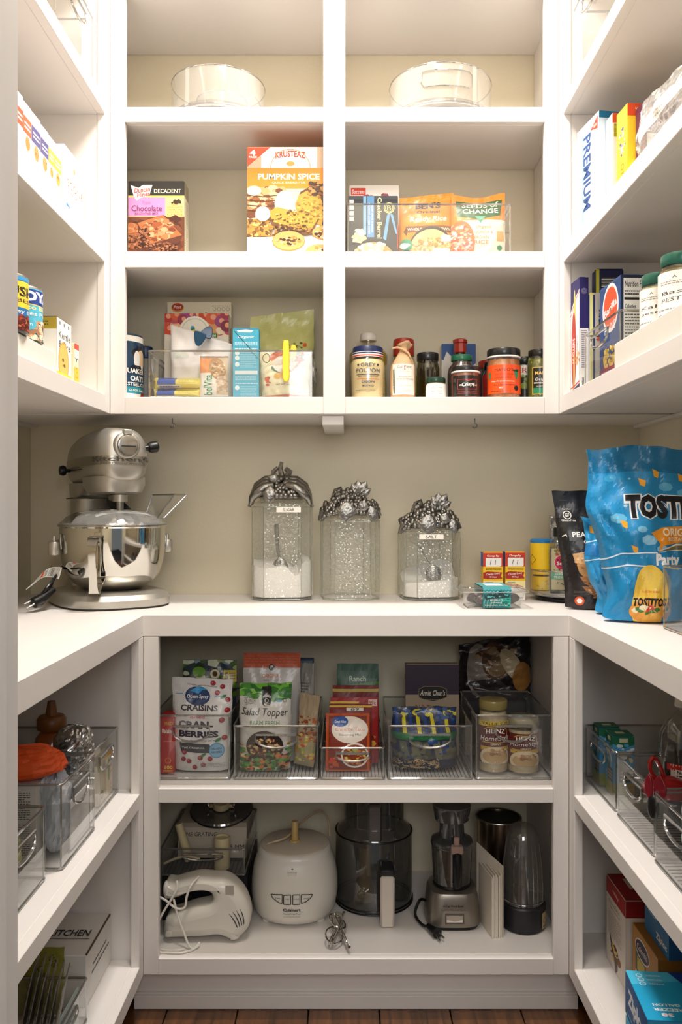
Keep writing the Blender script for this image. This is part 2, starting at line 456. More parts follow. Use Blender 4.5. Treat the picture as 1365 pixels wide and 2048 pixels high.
def pouch(name, label, cat, x, y, z, w, h, T, rz=0., col='ffffff', draw=None, seed=1, amp=.002, skew=0., dip=0., stand=True, lean=0., group=None, m=None, pm=None, seal=.07, nx=20, ny=26, taper=0., rough=.32, ry=0., side=None, base=0.):
    t = empty(name, (x, y, z+.0008), rz, label, cat, group, lean, ry)
    sd = seed*7.31
    def surf(a, b, s, off=0.):
        u = a/w; v = b/h; e = abs(2*u-1)
        pr = max(0, 1-e**3)**.55
        gt = min(1, max(0, (1-seal-v)/.42)); gt = gt*gt*(3-2*gt) if v < 1-seal else 0
        gb = 1 if stand else min(1, v/.3)**.6
        if stand: gb = .62+.38*min(1, v/.3)
        q = min(1, v/.04+.15)
        n1 = noise.noise((u*3.1+sd, v*4.3+s, sd)); n2 = noise.noise((u*7+sd, v*10, s*3+sd)); n3 = abs(noise.noise((u*5+v*6+sd, v*3-u*5, s+sd)))
        wr = amp*(1.1*n1+.8*n2+1.6*n3)*(.35+.65*min(1, pr+.2))*(q)
        dep = T/2*pr*gt*gb+wr+.0007+off
        if dep < .0006+off: dep = .0006+off
        xx = (a-w/2)*(1-taper*(1-v))
        if side: xx += side(u, v)
        xx += amp*.9*noise.noise((v*6+sd, 3.3, u))*e
        if not stand: zz = b
        else: zz = b+(T*.10*(1-v)**6*(1-pr*.6) if v < .3 else 0)
        zz += skew*(u-.5)*v*v-dip*v**4*math.sin(PI*u)**2+(amp*.8*noise.noise((u*5+sd, 9.1, 0)) if v > .9 else 0)
        return (xx, -s*dep+base*0, max(zz, 0))
    vs = []; fs = []
    for s in (1, -1):
        o = len(vs)
        for j in range(ny+1):
            for i in range(nx+1): vs.append(surf(w*i/nx, h*j/ny, s))
        for j in range(ny):
            for i in range(nx):
                a = o+j*(nx+1)+i
                for q in ((a, a+1, a+nx+2), (a, a+nx+2, a+nx+1)): fs.append(q if s == 1 else q[::-1])
    o2 = (nx+1)*(ny+1)
    for j in range(ny):
        a = j*(nx+1); b = a+nx+1
        fs.append((a, b, b+o2, a+o2)); a += nx; b += nx; fs.append((a, a+o2, b+o2, b))
    for i in range(nx):
        fs.append((i, i+o2, i+1+o2, i+1)); a = ny*(nx+1)+i; fs.append((a, a+1, a+1+o2, a+o2))
    g = G(); g.v = vs; g.f = fs
    g.build('pouch_body', m or mat('film_'+(col if isinstance(col, str) else 'x'), col, rough, coat=.1), t, smooth='all')
    if draw:
        c = Cv(w, h, seed); draw(c)
        emit_grid(c, [Vector(p) for p in vs[:o2]], nx, ny, w, h, t, pm or FILM)
    return t
def bin_(name, label, x, y, z, w, d, h, rz=0., group='clear storage bins', handle=True, ribs=0, tint=None, back=False, hs=.5, label_cat='bin'):
    t = empty(name, (x, y, z+.001), rz, label, label_cat, group)
    g = G(); x0, x1, y0, y1 = -w/2, w/2, -d/2, d/2
    def q(a, b, c, e): g.add([a, b, c, e], [(0, 1, 2, 3)])
    hz0, hz1 = h*.60, h*.84; hx = w*hs/2
    for yy, hole in ((y0, handle), (y1, False)):
        if hole:
            q((x0, yy, .002), (x1, yy, .002), (x1, yy, hz0), (x0, yy, hz0)); q((x0, yy, hz1), (x1, yy, hz1), (x1, yy, h), (x0, yy, h))
            q((x0, yy, hz0), (-hx, yy, hz0), (-hx, yy, hz1), (x0, yy, hz1)); q((hx, yy, hz0), (x1, yy, hz0), (x1, yy, hz1), (hx, yy, hz1))
        else: q((x0, yy, .002), (x1, yy, .002), (x1, yy, h), (x0, yy, h))
    for xx in (x0, x1): q((xx, y0, .002), (xx, y1, .002), (xx, y1, h), (xx, y0, h))
    q((x0, y0, .002), (x1, y0, .002), (x1, y1, .002), (x0, y1, .002))
    g.build('clear_walls', tint or ACR, t, fix=False)
    e = G(); c = .006
    def rr(zz, r):
        pts = []
        for cx_, cy_, a in ((x1-c, y1-c, 0), (x0+c, y1-c, 90), (x0+c, y0+c, 180), (x1-c, y0+c, 270)):
            for k in range(4):
                b = math.radians(a+k*30); pts.append((cx_+c*math.cos(b), cy_+c*math.sin(b), zz))
        e.tube(pts, r, 6, True)
    rr(h, .0024)
    e.build('rim', EDGE, t, smooth=True)
    e = G(); rr(.0025, .0022)
    for cx_ in (x0+.002, x1-.002):
        for cy_ in (y0+.002, y1-.002): e.tube([(cx_, cy_, .004), (cx_, cy_, h-.003)], .0016, 6)
    e.build('moulded_edge', EDGE, t, smooth=True)
    if handle:
        e = G(); pts = [(-hx, y0-.003, hz1), (hx, y0-.003, hz1)]
        for k in range(1, 10):
            a = PI*k/10; pts.append((hx*math.cos(a)*1.0, y0-.004, hz1-(hz1-hz0)*(.25+.75*math.sin(a))))
        pts = [(-hx*.96, y0-.003, hz1), (hx*.96, y0-.003, hz1)]+pts[2:]
        e.tube(pts, .0028, 7, True); e.build('handle', EDGE, t, smooth=True)
    if ribs:
        e = G()
        for i in range(ribs):
            u = x0+w*(i+.5)/ribs; e.box(u-.0008, u+.0008, y0+.006, y1-.006, .0035, .0048)
        o = e.build('ribbed_floor', DARK, t); o['kind'] = 'stuff'
    return t
def cylmap(r, z0=0., rf=None, W=None):
    return lambda a, b, o: (((rf(b) if rf else r)+o)*math.sin((a-W/2)/r), -((rf(b) if rf else r)+o)*math.cos((a-W/2)/r), z0+b)
def jar(name, label, cat, x, y, z, r, h, lid, lidh=.016, fillc=None, filltop=.9, draw=None, lab=None, group=None, rz=0., cap_r=None, body=None, glassm=None, fillm=None, neck=.86, shoulder=.82, lidm=None, ribbed=True, band=None):
    t = empty(name, (x, y, z+.0005), rz, label, cat, group)
    H = h-lidh; cap_r = cap_r or r*neck*1.06
    prof = body or [(r*.82, 0), (r*.97, .004), (r, .012), (r, H*shoulder*.96), (r*.97, H*shoulder), (r*neck, H*.93), (r*neck, H)]
    g = G(); g.shell(prof, 32); g.build('glass_body', glassm or GLASS, t, smooth=True, fix=False)
    if fillc or fillm:
        fm = fillm or mat('fill_'+fillc, fillc, .45, var=.25, vs=140, bump=.3, bs=200)
        pf = [(max(.001, a-.0018), max(.0015, b)) for a, b in prof if b <= H*filltop]
        pf.append((pf[-1][0], H*filltop)); G().lathe(pf, 28).build('contents', fm, t, smooth=True)
    lm = lidm or mat('lid_'+lid, lid, .3, coat=.2)
    n = 40; gl = G(); rings = []
    for rr_, zz in ((cap_r*.98, H-.004), (cap_r, H-.003), (cap_r, h-.004), (cap_r*.97, h-.001), (cap_r*.9, h)):
        rings.append([(rr_*(1+(.012*(i % 2) if ribbed else 0))*math.cos(2*PI*i/n), rr_*(1+(.012*(i % 2) if ribbed else 0))*math.sin(2*PI*i/n), zz) for i in range(n)])
    gl.loft(rings); gl.build('lid', lm, t, smooth=True)
    if band:
        G().lathe([(cap_r*1.005, H-.006), (cap_r*1.03, H-.005), (cap_r*1.03, H-.003), (cap_r*1.005, H-.002)], 32).build('lid_band', mat('band_'+band, band, .4), t, smooth=True)
    if draw:
        z0, z1, arc = lab; c = Cv(arc, z1-z0, 3); draw(c)
        rf = None
        if body:
            def rf(b, prof=prof, z0=z0):
                q = z0+b
                for (ra, za), (rb, zb) in zip(prof, prof[1:]):
                    if za <= q <= zb and zb > za: return ra+(rb-ra)*(q-za)/(zb-za)
                return r
        emit([(c, cylmap(r, z0, rf, arc), r*.16)], t, GLOSSY, name='printed_label', off=.0006)
    return t
# ================================================================ the room
def sb(name, m, x0, x1, y0, y1, z0, z1, parent=None, c=0.):
    return G().box(x0, x1, y0, y1, z0, z1, c).build(name, m, parent)
FLOORM = mat('dark_subfloor', (.10, .07, .05), .8)
fl = struct(sb('floor', FLOORM, -1.6, 1.6, -2.2, 2.3, -.06, -.016))
def woodmat(i):
    m = mat('walnut_plank_%d' % i, [(.30, .18, .10), (.36, .22, .12), (.24, .14, .08)][i], .3, var=.1, coat=.25)
    nt = m.node_tree; b = nt.nodes['Principled BSDF']; tc = nt.nodes.new('ShaderNodeTexCoord')
    mp = nt.nodes.new('ShaderNodeMapping'); mp.inputs['Scale'].default_value = (38, 2.2, 10); mp.inputs['Location'].default_value = (i*3.1, i*5, 0)
    nz = nt.nodes.new('ShaderNodeTexNoise'); nz.inputs['Scale'].default_value = 1.6; nz.inputs['Detail'].default_value = 6; nz.inputs['Distortion'].default_value = .8
    cr = nt.nodes.new('ShaderNodeValToRGB'); cr.color_ramp.elements[0].position = .3; cr.color_ramp.elements[1].position = .72
    c = lin([(.32, .20, .11), (.38, .24, .13), (.26, .16, .09)][i])
    cr.color_ramp.elements[0].color = tuple(v*.35 for v in c)+(1,); cr.color_ramp.elements[1].color = tuple(v*1.35 for v in c)+(1,)
    nt.links.new(tc.outputs['Object'], mp.inputs[0]); nt.links.new(mp.outputs[0], nz.inputs['Vector']); nt.links.new(nz.outputs['Fac'], cr.inputs[0])
    nt.links.new(cr.outputs[0], b.inputs['Base Color']); return m
WD = [woodmat(i) for i in range(3)]
rnd = random.Random(4); px0 = 60
for i in range(11):
    x0 = -.86+i*.155; y = -.3+rnd.random()*.5
    while y < 2.2:
        l = .8+rnd.random()*.7; y1 = min(2.2, y+l)
        if y1-y > .05: sb('plank', WD[rnd.randrange(3)], x0+.0012, x0+.1538, y+.001, y1-.001, -.016, rnd.random()*.0012, fl, .0015)
        y = y1
sb('wall_back', WALLM, XL-.1, XR+.1, D, D+.1, 0, 2.90); struct(bpy.data.objects['wall_back'])
struct(sb('wall_left', WALLM, XL-.1, XL, .62, D, 0, 2.90)); struct(sb('wall_right', WALLM, XR, XR+.1, .62, D, 0, 2.90))
struct(sb('ceiling', mat('ceiling_paint', (.90, .89, .87), .8, bump=.2, bs=90), XL-.1, XR+.1, .5, D+.1, 2.80, 2.90))
g = G().box(XL-.1, -.262, .5, .62, 0, 2.80).box(.46, XR+.1, .5, .62, 0, 2.80).box(-.262, .46, .5, .62, 2.09, 2.80)
struct(g.build('wall_front', WALLM))
g = G().box(-.262, -.247, .485, .62, 0, 2.09, .002).box(.445, .46, .485, .62, 0, 2.09, .002).box(-.262, .46, .485, .62, 2.075, 2.09)
g.box(-.247, -.237, .535, .575, 0, 2.07, .002).box(-.34, -.262, .47, .5, 0, 2.15, .004).box(.46, .54, .47, .5, 0, 2.15, .004)
struct(g.build('trim_1', WHITE))
TOP = 2.74; ft = .018
def unit(label, side, parts):
    t = empty('shelving_unit', (0, 0, 0), 0, label, 'shelving', 'built-in white shelving'); 
    for nm, b in parts: sb(nm, WHITE if nm != 'back_panel' else WALLM, *b, parent=t, c=.0012)
    return t
def xs(a, b): return (min(a, b), max(a, b))
# upper, back
P = []
for a, b in ((XUL, X(250, YU)), (X(647, YU), X(691, YU)), (X(1090, YU), XUR)): P.append(('stile', (a, b, YU, YU+ft, B3, TOP)))
for z0, z1 in ((B0, S0), (B1, S1), (B2, S2), (B3, S3)):
    P.append(('rail', (X(250, YU), X(647, YU), YU-.0004, YU+ft, z0, z1))); P.append(('rail', (X(691, YU), X(1090, YU), YU-.0004, YU+ft, z0, z1)))
    P.append(('shelf_board', (XL, XR, YU+ft, D-.001, z0, z1)))
    P.append(('divider', (-.04, -.02, YU+ft+.001, D-.002, z1, {S0: TOP, S1: B0, S2: B1, S3: B2}[z1])))
    P.append(('side_panel', (.498, .512, YU+ft+.001, D-.002, z1, {S0: TOP, S1: B0, S2: B1, S3: B2}[z1])))
P.append(('bracket', (X(645, 1.945), X(688, 1.945), 1.945, D-.001, B3-.024, B3-.0005)))
ub = unit('upper shelving across the back wall, two columns of open cubbies', 'b', P)
for px in (345, 950):                                          # two little hooks under the lowest board
    h = G(); x = X(px, 2.02); pts = [(x, 2.02, B3), (x, 2.02, B3-.012)]+[(x+.006*math.sin(a), 2.02, B3-.018+.006*math.cos(a)) for a in (0.3, 1, 1.8, 2.6, 3.4, 4.2)]
    h.tube(pts, .0016, 6); h.build('cup_hook', PEWTER, ub, smooth=True)
def side_unit(label, xf, xw, yc, levels, top, farY, z0, farpanel, near=.66):
    s = 1 if xf < 0 else -1; xi = xf-s*ft; P = []
    P.append(('stile', xs(xi, xf)+(farY, yc, z0, top)))
    P.append(('stile', xs(xi, xf)+(near, near+.04, z0, top)))
    for a, b in levels:
        P.append(('rail', xs(xi, xf+s*.0004)+(near+.04, farY, a, b))); P.append(('shelf_board', xs(xw, xi)+(near+.02, farpanel, a, b)))
    P.append(('side_panel', xs(xw, xi)+(farpanel, farpanel+.016, z0, top))); P.append(('side_panel', xs(xw, xi)+(near, near+.02, z0, top)))
    return unit(label, s, P)
LV = [(B3, S3), (B2, S2), (B1, S1), (B0, S0)]
ul = side_unit('upper shelving along the left wall with open shelves', XUL, XL+.0005, YU-.0005, LV, TOP, 1.8855, B3, 1.887)
ur = side_unit('upper shelving along the right wall with open shelves', XUR, XR-.0005, YU-.0005, LV, TOP, 1.887, B3, 1.889)
sb('cleat', WHITE, XL+.001, XL+.02, .7, D-.01, B3-.008, B3-.0005, ul); sb('cleat', WHITE, XR-.02, XR-.001, .7, D-.01, B3-.008, B3-.0005, ur)
# lower, back
P = []
for a, b in ((XLL, X(317, YL)), (X(1108, YL), XLR)): P.append(('stile', (a, b, YL, YL+ft, L2B, CTB-.0005)))
for z0, z1 in ((L1B, L1), (L2B, L2)):
    P.append(('rail', (X(317, YL), X(1108, YL), YL-.0004, YL+ft, z0, z1)))
    P.append(('shelf_board', (XL+.001, .4775, YL+ft, D-.001, z0, z1)))
P.append(('side_panel', (.478, .494, YL+ft+.001, D-.002, L2B, CTB-.0005)))
P.append(('toe_kick', (XLL-.03, XLR+.03, 1.82, 1.836, 0.001, L2B-.0005))); P.append(('toe_moulding', (XLL-.03, XLR+.03, 1.808, 1.8195, 0.001, .030)))
lb = unit('lower shelving across the back wall, two wide open compartments over the floor', 'b', P)
sb('toe_moulding', WHITE, XLL-.03, XLR+.03, 1.814, 1.8195, .0305, .035, lb)
LV = [(L2B, L2), (L1B, L1)]
ll = side_unit('lower shelving along the left wall, below the worktop', XLL, XL+.001, YL-.0005, LV, CTB-.0005, 1.737, L2B, 1.766)
lr = side_unit('lower shelving along the right wall, below the worktop', XLR, XR-.001, YL-.0005, LV, CTB-.0005, 1.730, L2B, 1.88)
sb('toe_kick', WHITE, XLL-.07, XLL-.055, .68, 1.815, .001, L2B-.0005, ll); sb('toe_kick', WHITE, XLR+.055, XLR+.07, .68, 1.815, .001, L2B-.0005, lr)
# worktop: one U-shaped slab
o = [(XL+.001, .66), (XLL, .66), (XLL, YL), (XLR, YL), (XLR, .66), (XR-.001, .66), (XR-.001, D-.001), (XL+.001, D-.001)]
g = G(); n = 8
g.v = [(a, b, CTB) for a, b in o]+[(a, b, CT) for a, b in o]
for z in (0, 8):
    g.f += [(z+0, z+1, z+2, z+7), (z+2, z+3, z+6, z+7), (z+3, z+4, z+5, z+6)]
g.f += [(i, (i+1) % 8, 8+(i+1) % 8, 8+i) for i in range(8)]
wt = g.build('worktop', WHITE); bv = wt.modifiers.new('bevel', 'BEVEL'); bv.width = .0012; bv.segments = 1; bv.limit_method = 'ANGLE'
tag(wt, 'white painted U-shaped worktop running round three walls', 'worktop')
# ================================================================ top cubbies
def turntable(label, x, y, z, r, h, opening=False):
    t = empty('turntable', (x, y, z+.0005), 0, label, 'turntable', 'clear turntable organisers')
    G().lathe([(r*.80, 0), (r*.82, .004), (r*.80, .010), (r*.5, .012)], 48).build('base', DARK, t, smooth=True)
    G().lathe([(r*.97, .014), (r, .017), (r, .026), (r*.98, .028), (0.001, .028)], 64).build('tray', clear('turntable_tray', (.86, .86, .88), .15, .7, .05, haze=.12), t, smooth=True)
    G().tube([(r*math.cos(a)*.985, r*math.sin(a)*.985, .020) for a in (2*PI*i/64 for i in range(64))], .0022, 6, True).build('bearing_ring', PEWTER, t, smooth=True)
    g = G(); g.shell([(r*.985, .028), (r*.985, h)], 72); g.build('clear_wall', clear('turntable_wall', (.975, .975, .975), .08, .8, .06, haze=.16, hcol=(1, 1, 1)), t, smooth=True)
    G().tube([(r*math.cos(a)*.985, r*math.sin(a)*.985, h) for a in (2*PI*i/72 for i in range(72))], .0014, 6, True).build('rim', EDGE, t, smooth=True)
    if opening:
        pts = [(r*math.sin(a), -r*math.cos(a), zz) for a, zz in [(-.45+.1*i, h*.84) for i in range(10)]+[(.52, h*.78), (.52, h*.55), (.45, h*.5)]+[(.4-.1*i, h*.5) for i in range(9)]+[(-.47, h*.6)]]
        G().tube(pts, .0013, 6, True).build('hand_hole_rim', EDGE, t, smooth=True)
    return t
turntable('clear turntable organiser on the top left cubby shelf', X(438, 2.065), 2.062, S1, .117, .111)
turntable('clear turntable organiser with a hand hole, on the top right cubby shelf', X(881, 2.06), 2.062, S1, .128, .111, True)
def tumbler(label, x, y, z, r0, r1, h):
    t = empty('clear_cup', (x, y, z), 0, label, 'cup')
    G().shell([(0.001, .002), (r0, .002), (r0, .006), (r1, h), (r1*.97, h), (r0*.95, .008)], 36).build('cup_wall', ACR, t, smooth=True, fix=False)
    G().tube([(r1*math.cos(a), r1*math.sin(a), h) for a in (2*PI*i/40 for i in range(40))], .0012, 6, True).build('rim', EDGE, t, smooth=True)
    return t
tumbler('clear plastic bowl inside the left turntable organiser', X(445, 2.07), 2.065, S1+.029, .05, .062, .05)
tumbler('small clear cup standing right of the left turntable organiser', X(560, 2.05), 2.055, S1+.001, .024, .031, .048)
# clear whisk-like scoop leaning in the left organiser
s = empty('clear_scoop', (X(505, 2.05), 2.05, S1+.03), 0, 'clear scoop with a curved handle inside the left turntable organiser', 'scoop')
G().tube([(-.012, 0, .046), (-.004, 0, .056), (.006, 0, .056), (.016, 0, .044), (.024, 0, .02), (.028, 0, .002)], .002, 6).build('handle', EDGE, s, smooth=True)
G().ball((.0, .0, .014), .022, .016, .012).build('bowl', ACR, s, smooth=True)
# bins on the top side shelves
bin_('storage_bin', 'clear bin on the top shelf of the left wall', -.675, 1.73, S1, .24, .21, .16, PI/2, handle=True)
bin_('storage_bin', 'clear bin on the top shelf of the right wall', .605, 1.69, S1, .30, .20, .17, -PI/2, handle=True)
# ================================================================ upper left wall, second shelf: cartons in a row
def mixbox(label, p0, p1, top, h, col, band, photo, name='baking_mix_box', word=None, bandtext='fdfdfd'):
    xx = -.60; Y0, Y1 = YX(p0, xx), YX(p1, xx)
    def fr(c):
        c.rect(0, 0, 1, 1, 'f7f4f1')
        if band: c.rect(0, .16, 1, .36, band); c.para(.15, .21, .9, .31, 2, bandtext)
        if photo: c.ell(.55, .46, .3, .34, photo, n=14); c.blobs(.3, .4, .8, .52, [photo, 'c98a50', 'a86a3c'], 18, .07)
        c.para(.15, .6, .85, .66, 2, 'b8b2b0')
        if word: c.text(word, .5, .8, .75, .08, band or 'd8502a')
    carton_ab(name, label, 'box', (xx, Y0+.0006), (xx, Y1-.0006), S2, h, .13, col=col, front=fr, left=lambda c: c.rect(0, 0, 1, .07, band or 'cccccc'), group='baking boxes on the upper left shelf')
mixbox('white box with an orange top edge, nearest of the upper left shelf row', 30, 46, 0, .160, 'f3ece8', 'e8552f', None, word='C')
mixbox('white box with an orange band and a muffin picture, upper left shelf', 46, 62.5, 0, .156, 'f3efec', 'e2603c', 'd98a4a')
mixbox('purple-edged box beside the orange banded one on the upper left shelf', 63, 80.5, 0, .155, 'ece9f2', '5a5486', 'd29a62')
mixbox('second purple-edged box, next to the yellow ones on the upper left shelf', 81, 96.5, 0, .152, 'ece9f2', '5a5486', 'cf9458')
mixbox('yellow and white box touching the purple-edged box', 97, 108, 0, .150, 'f2efe0', 'e6d84e', 'e9a24a')
mixbox('yellow topped box just left of the white scone box', 108.3, 122, 0, .150, 'f2efe0', 'e8dc50', 'e3a54e')
def scone(c):
    c.rect(0, 0, 1, 1, 'fbf8f5'); c.ell(.5, .2, .05, .05, 'e0a060'); c.text('SCONE', .55, .42, .8, .09, 'e8603c', .0); c.text('mix', .5, .52, .3, .05, 'e8603c', .0)
    c.line([(.1, .72), (.5, .80)], .12, '3f86c8'); c.blobs(.5, .84, .95, .97, ['e8a860', 'd08a40', 'f2c890'], 30, .05)
carton_ab('scone_mix_box', 'white scone mix box at the far end of the upper left shelf', 'box', (-.60, YX(128, -.6)), (-.60, YX(167, -.6)), S2, .172, .06, col='f6f2ee', front=scone, group='baking boxes on the upper left shelf')
carton('brown_box', 'brown open-topped box behind the orange edged boxes, upper left shelf', 'box', -.775, 1.565, S2, .09, .08, .178, .0, col='8a6a45')
# ================================================================ upper left wall, third shelf: riser, cans, cartons
def riser(label, x0, x1, y0, y1, z, steps):
    t = empty('shelf_riser', ((x0+x1)/2, (y0+y1)/2, z+.0005), 0, label, 'riser'); s = 1 if x0 > 0 else -1; g = G()
    d = (x1-x0)/len(steps)
    for i, h in enumerate(steps):
        a, b = x0+i*d, x0+(i+1)*d
        a, b = sorted((a, b)); o = empty
        G().box(a-(x0+x1)/2, b-(x0+x1)/2-.0003, -(y1-y0)/2, (y1-y0)/2, 0, h, .002).build('step', WPLAS, t)
    return t
riser('white shelf riser under the cans on the left wall', -.575, -.835, .95, 1.635, S3, (.048, .078))
def can(name, label, px, Y, z, r, h, draw, arc, rot, group='food cans on the left shelf', x=None):
    t = empty(name, (X(px, Y) if x is None else x, Y, z+.0005), rot, label, 'can', group)
    G().lathe([(r*.96, 0), (r, .002), (r, h-.002), (r*.97, h), (r*.93, h), (r*.92, h-.004), (.001, h-.004)], 40).build('tin_body', STEEL, t, smooth=True)
    c = Cv(arc, h-.008, 4); draw(c); emit([(c, cylmap(r, .004, None, arc), r*.2)], t, GLOSSY, 'printed_label', off=.0004)
def bush(c):
    c.rect(0, 0, 1, 1, '1f6fae'); c.poly([(0, .12), (1, .06), (1, .62), (.5, .72), (0, .62)], 'f2cf38'); c.rect(0, .0, 1, .07, '3d9ad0')
    c.text("BUSH'S", .5, .28, .7, .2, '1a1a1c', .04); c.text('BEST', .55, .45, .3, .07, '2a2a2a')
    c.rect(0, .58, 1, .74, '1d6ba8'); c.text('Kidney Beans', .5, .66, .7, .09, 'ffffff', .01, .02); c.rect(0, .76, 1, 1, '7a2a1e'); c.blobs(0, .74, 1, 1, ['8a3020', '5c1c14', 'a8452e', 'b86a50'], 150, .035, False)
def goya(c):
    c.rect(0, 0, 1, 1, '56b9d6'); c.poly([(0, .02), (1, .02), (1, .26), (.75, .32), (0, .28)], '1c3f92'); c.line([(0, .29), (.75, .33), (1, .27)], .012, 'f0d870')
    c.text('GOYA', .5, .15, .66, .2, 'ffffff', .05); c.text('Pinto Beans', .55, .37, .6, .08, 'f4e6a0', .02); c.text('Frijoles Pintos', .52, .50, .7, .10, 'ffffff', .01)
    c.blobs(-.1, .62, 1.1, 1.05, ['e8c9a4', 'c99a74', 'f3e0c8', 'a87858', 'd8b08a'], 220, .035, False); c.ell(.35, .70, .16, .09, '56b9d6'); c.text('sodium', .35, .70, .22, .06, 'ffffff')
def glory(c):
    c.rect(0, 0, 1, 1, 'f5a02c'); c.rect(0, 0, 1, .1, 'f7c64a'); c.text('GLORY', .52, .3, .42, .2, '2b2a6c', .01); c.text('SIMPLY', .52, .56, .42, .2, '2b2a6c', .01); c.text('SEASONED', .52, .82, .5, .17, '2b2a6c', .01)
can('food_can', 'blue and yellow bean can at the doorway end of the left shelf', 16, 1.46, S3+.0485, .034, .102, bush, .15, math.radians(72))
can('food_can', 'light blue can of pinto beans with a dark blue band, left shelf', 47, 1.55, S3+.0485, .034, .103, goya, .15, math.radians(58))
can('food_can', 'short orange can behind the riser on the left shelf', 93, 1.675, S3+.0005, .031, .112, glory, .13, math.radians(25))
def kettle(c):
    c.rect(0, 0, 1, 1, 'f6f3ee'); 
    for i in range(3): c.ell(.2+.3*i, .07, .05, .05, '8a8a88')
    c.text('Kettle', .52, .26, .8, .12, '4a4a4a', 0); c.text('& Fire', .52, .42, .8, .12, '4a4a4a', 0)
    c.ell(.45, .72, .36, .5, 'e9a94a', n=20); c.ell(.45, .72, .32, .45, 'f3c468', n=20); c.blobs(.3, .66, .6, .78, ['7a5a30'], 6, .05); c.rect(0, .9, 1, 1, 'f4d640')
carton_ab('broth_carton', 'white broth carton with a gold side and a soup bowl picture, left shelf', 'carton', (-.572, YX(113, -.572)+.002), (-.572, YX(142, -.572)), S3, .117, .085, col='f3efe8', front=kettle,
          left=lambda c: (c.rect(0, 0, 1, 1, 'f0ece2'), c.rect(0, 0, 1, .2, 'b49a2e'), c.para(.2, .05, .8, .15, 2, '5a5020')), top=lambda c: c.rect(0, 0, 1, 1, 'b49a2e'))
carton_ab('yellow_box', 'narrow yellow and red box past the broth carton, left shelf', 'box', (-.60, YX(142, -.6)+.022), (-.60, YX(148.5, -.6)+.03), S3, .103, .1, col='f2e9c0',
          front=lambda c: (c.rect(0, 0, 1, .12, 'd24a3a'), c.rect(0, .12, 1, .3, 'f4f0e0'), c.text('Y', .5, .34, .6, .08, '3a6ab0'), c.rect(0, .5, 1, 1, 'f2c63a'), c.blobs(.1, .5, .9, .8, ['e08a3a'], 12, .1)))
# ================================================================ upper right wall, second shelf
def side_box(name, label, pA, pB, xa, xb, h, d, z, col, front, left, group=None, top=None):
    A = (xa, YX(pA, xa)); B = (xb, YX(pB, xb))
    return carton_ab(name, label, 'box', A, B, z, h, d, col=col, front=front, right=left, group=group, top=top)
def premium(c):
    c.rect(0, 0, 1, 1, 'e9f2fa'); c.rect(0, 0, .05, 1, 'f4f4f4'); c.rect(.24, .08, .28, 1, '6fb0de'); c.rect(.62, .45, 1, 1, 'd9eaf7')
    c.text('PREMIUM', .46, .44, .34, .66, '2c4f86', .03, rot=-PI/2); c.text('saltine crackers', .73, .3, .08, .4, '6fae9e', .0, rot=-PI/2)
    c.poly([(.62, .1), (.95, .03), (.95, .14)], 'd8402c'); c.text('nabisco', .84, .09, .16, .03, 'f4e6e0', .0); c.poly([(.7, .93), (.85, .95), (.72, .98)], 'e88a3a')
side_box('cracker_box', 'tall white and blue saltine cracker box on the right wall', 1156, 1199, .521, .5367, .248, .05, S2, 'dfeaf4', premium, lambda c: (c.rect(0, 0, 1, .06, '16709e'), c.rect(0, .06, 1, 1, 'cfe2f0')), 'boxes on the upper right shelf')
def whitebox(c):
    c.rect(0, 0, 1, 1, 'f6f3ee'); c.text('the', .4, .12, .4, .05, '8a8684', 0, rot=-.4)
    for v in (.3, .5, .65): c.ring(.5, v, .18, .03, '6a6866')
    c.blobs(.3, .72, .7, .85, ['444444', '777777'], 20, .05)
side_box('cracker_box', 'white box with an orange top flap beside the saltine box', 1214, 1226, .552, .553, .224, .05, S2, 'f1ede6', whitebox, lambda c: (c.rect(0, 0, 1, .09, 'd9501e'), c.bars(.05, .10, 1, .22, 16, '6a6a20', 'e8d83a', True), c.text('12', .7, .93, .3, .05, '222222')), 'boxes on the upper right shelf')
def ortega(c):
    c.rect(0, 0, 1, 1, 'f8d63a'); c.blobs(.2, .2, .8, .46, ['8a86a0', 'b0a8c0', 'd8d4e0', '5c5878'], 40, .07); c.text('ortega', .5, .74, .5, .4, 'd98a1c', .01, rot=-PI/2)
side_box('taco_shell_box', 'yellow taco shell box with an orange end on the right wall', 1235, 1256, .55, .554, .201, .05, S2, 'f6c62a', ortega, lambda c: (c.rect(0, 0, 1, .12, 'd9481c'), c.text('YELLOW', .6, .06, .6, .04, 'ffe9c0')), 'boxes on the upper right shelf')
def purple(c):
    c.rect(0, 0, 1, .52, '5a2238'); c.rect(0, .52, 1, 1, 'f0ecea'); c.poly([(.45, .08), (.85, .04), (.85, .2), (.45, .26)], 'ccd6e0'); c.blobs(.05, .34, .5, .5, ['c8b8a8', 'a08878', 'e8e0d8'], 20, .08)
    c.blobs(.4, .72, .75, .86, ['7a4058', '9a6078'], 10, .1)
side_box('dark_purple_box', 'large dark purple and white box on the right wall upper shelf', 1273, 1295, .570, .574, .186, .19, S2, '4e1c30', purple, lambda c: (c.rect(0, 0, 1, .36, '54203a'), c.rect(0, .36, 1, 1, 'efebe8'), c.para(.06, .42, .3, .7, 7, '9a9494')), 'boxes on the upper right shelf')
pouch('clear_packet', 'crumpled clear packet with a white label in front of the dark purple box', 'packet', .525, 1.36, S2, .19, .115, .035, math.radians(-82), 'eeeeee', m=FILMC, amp=.004, seed=5, lean=-.1, stand=False,
      draw=lambda c: (c.poly([(.12, .45), (.9, .25), (.9, .5), (.12, .75)], 'f4f0ea'), c.para(.2, .5, .6, .6, 2, 'b8b0a4'), c.blobs(.6, .3, .85, .45, ['e6dcc0', 'd8ccaa'], 10, .03)))
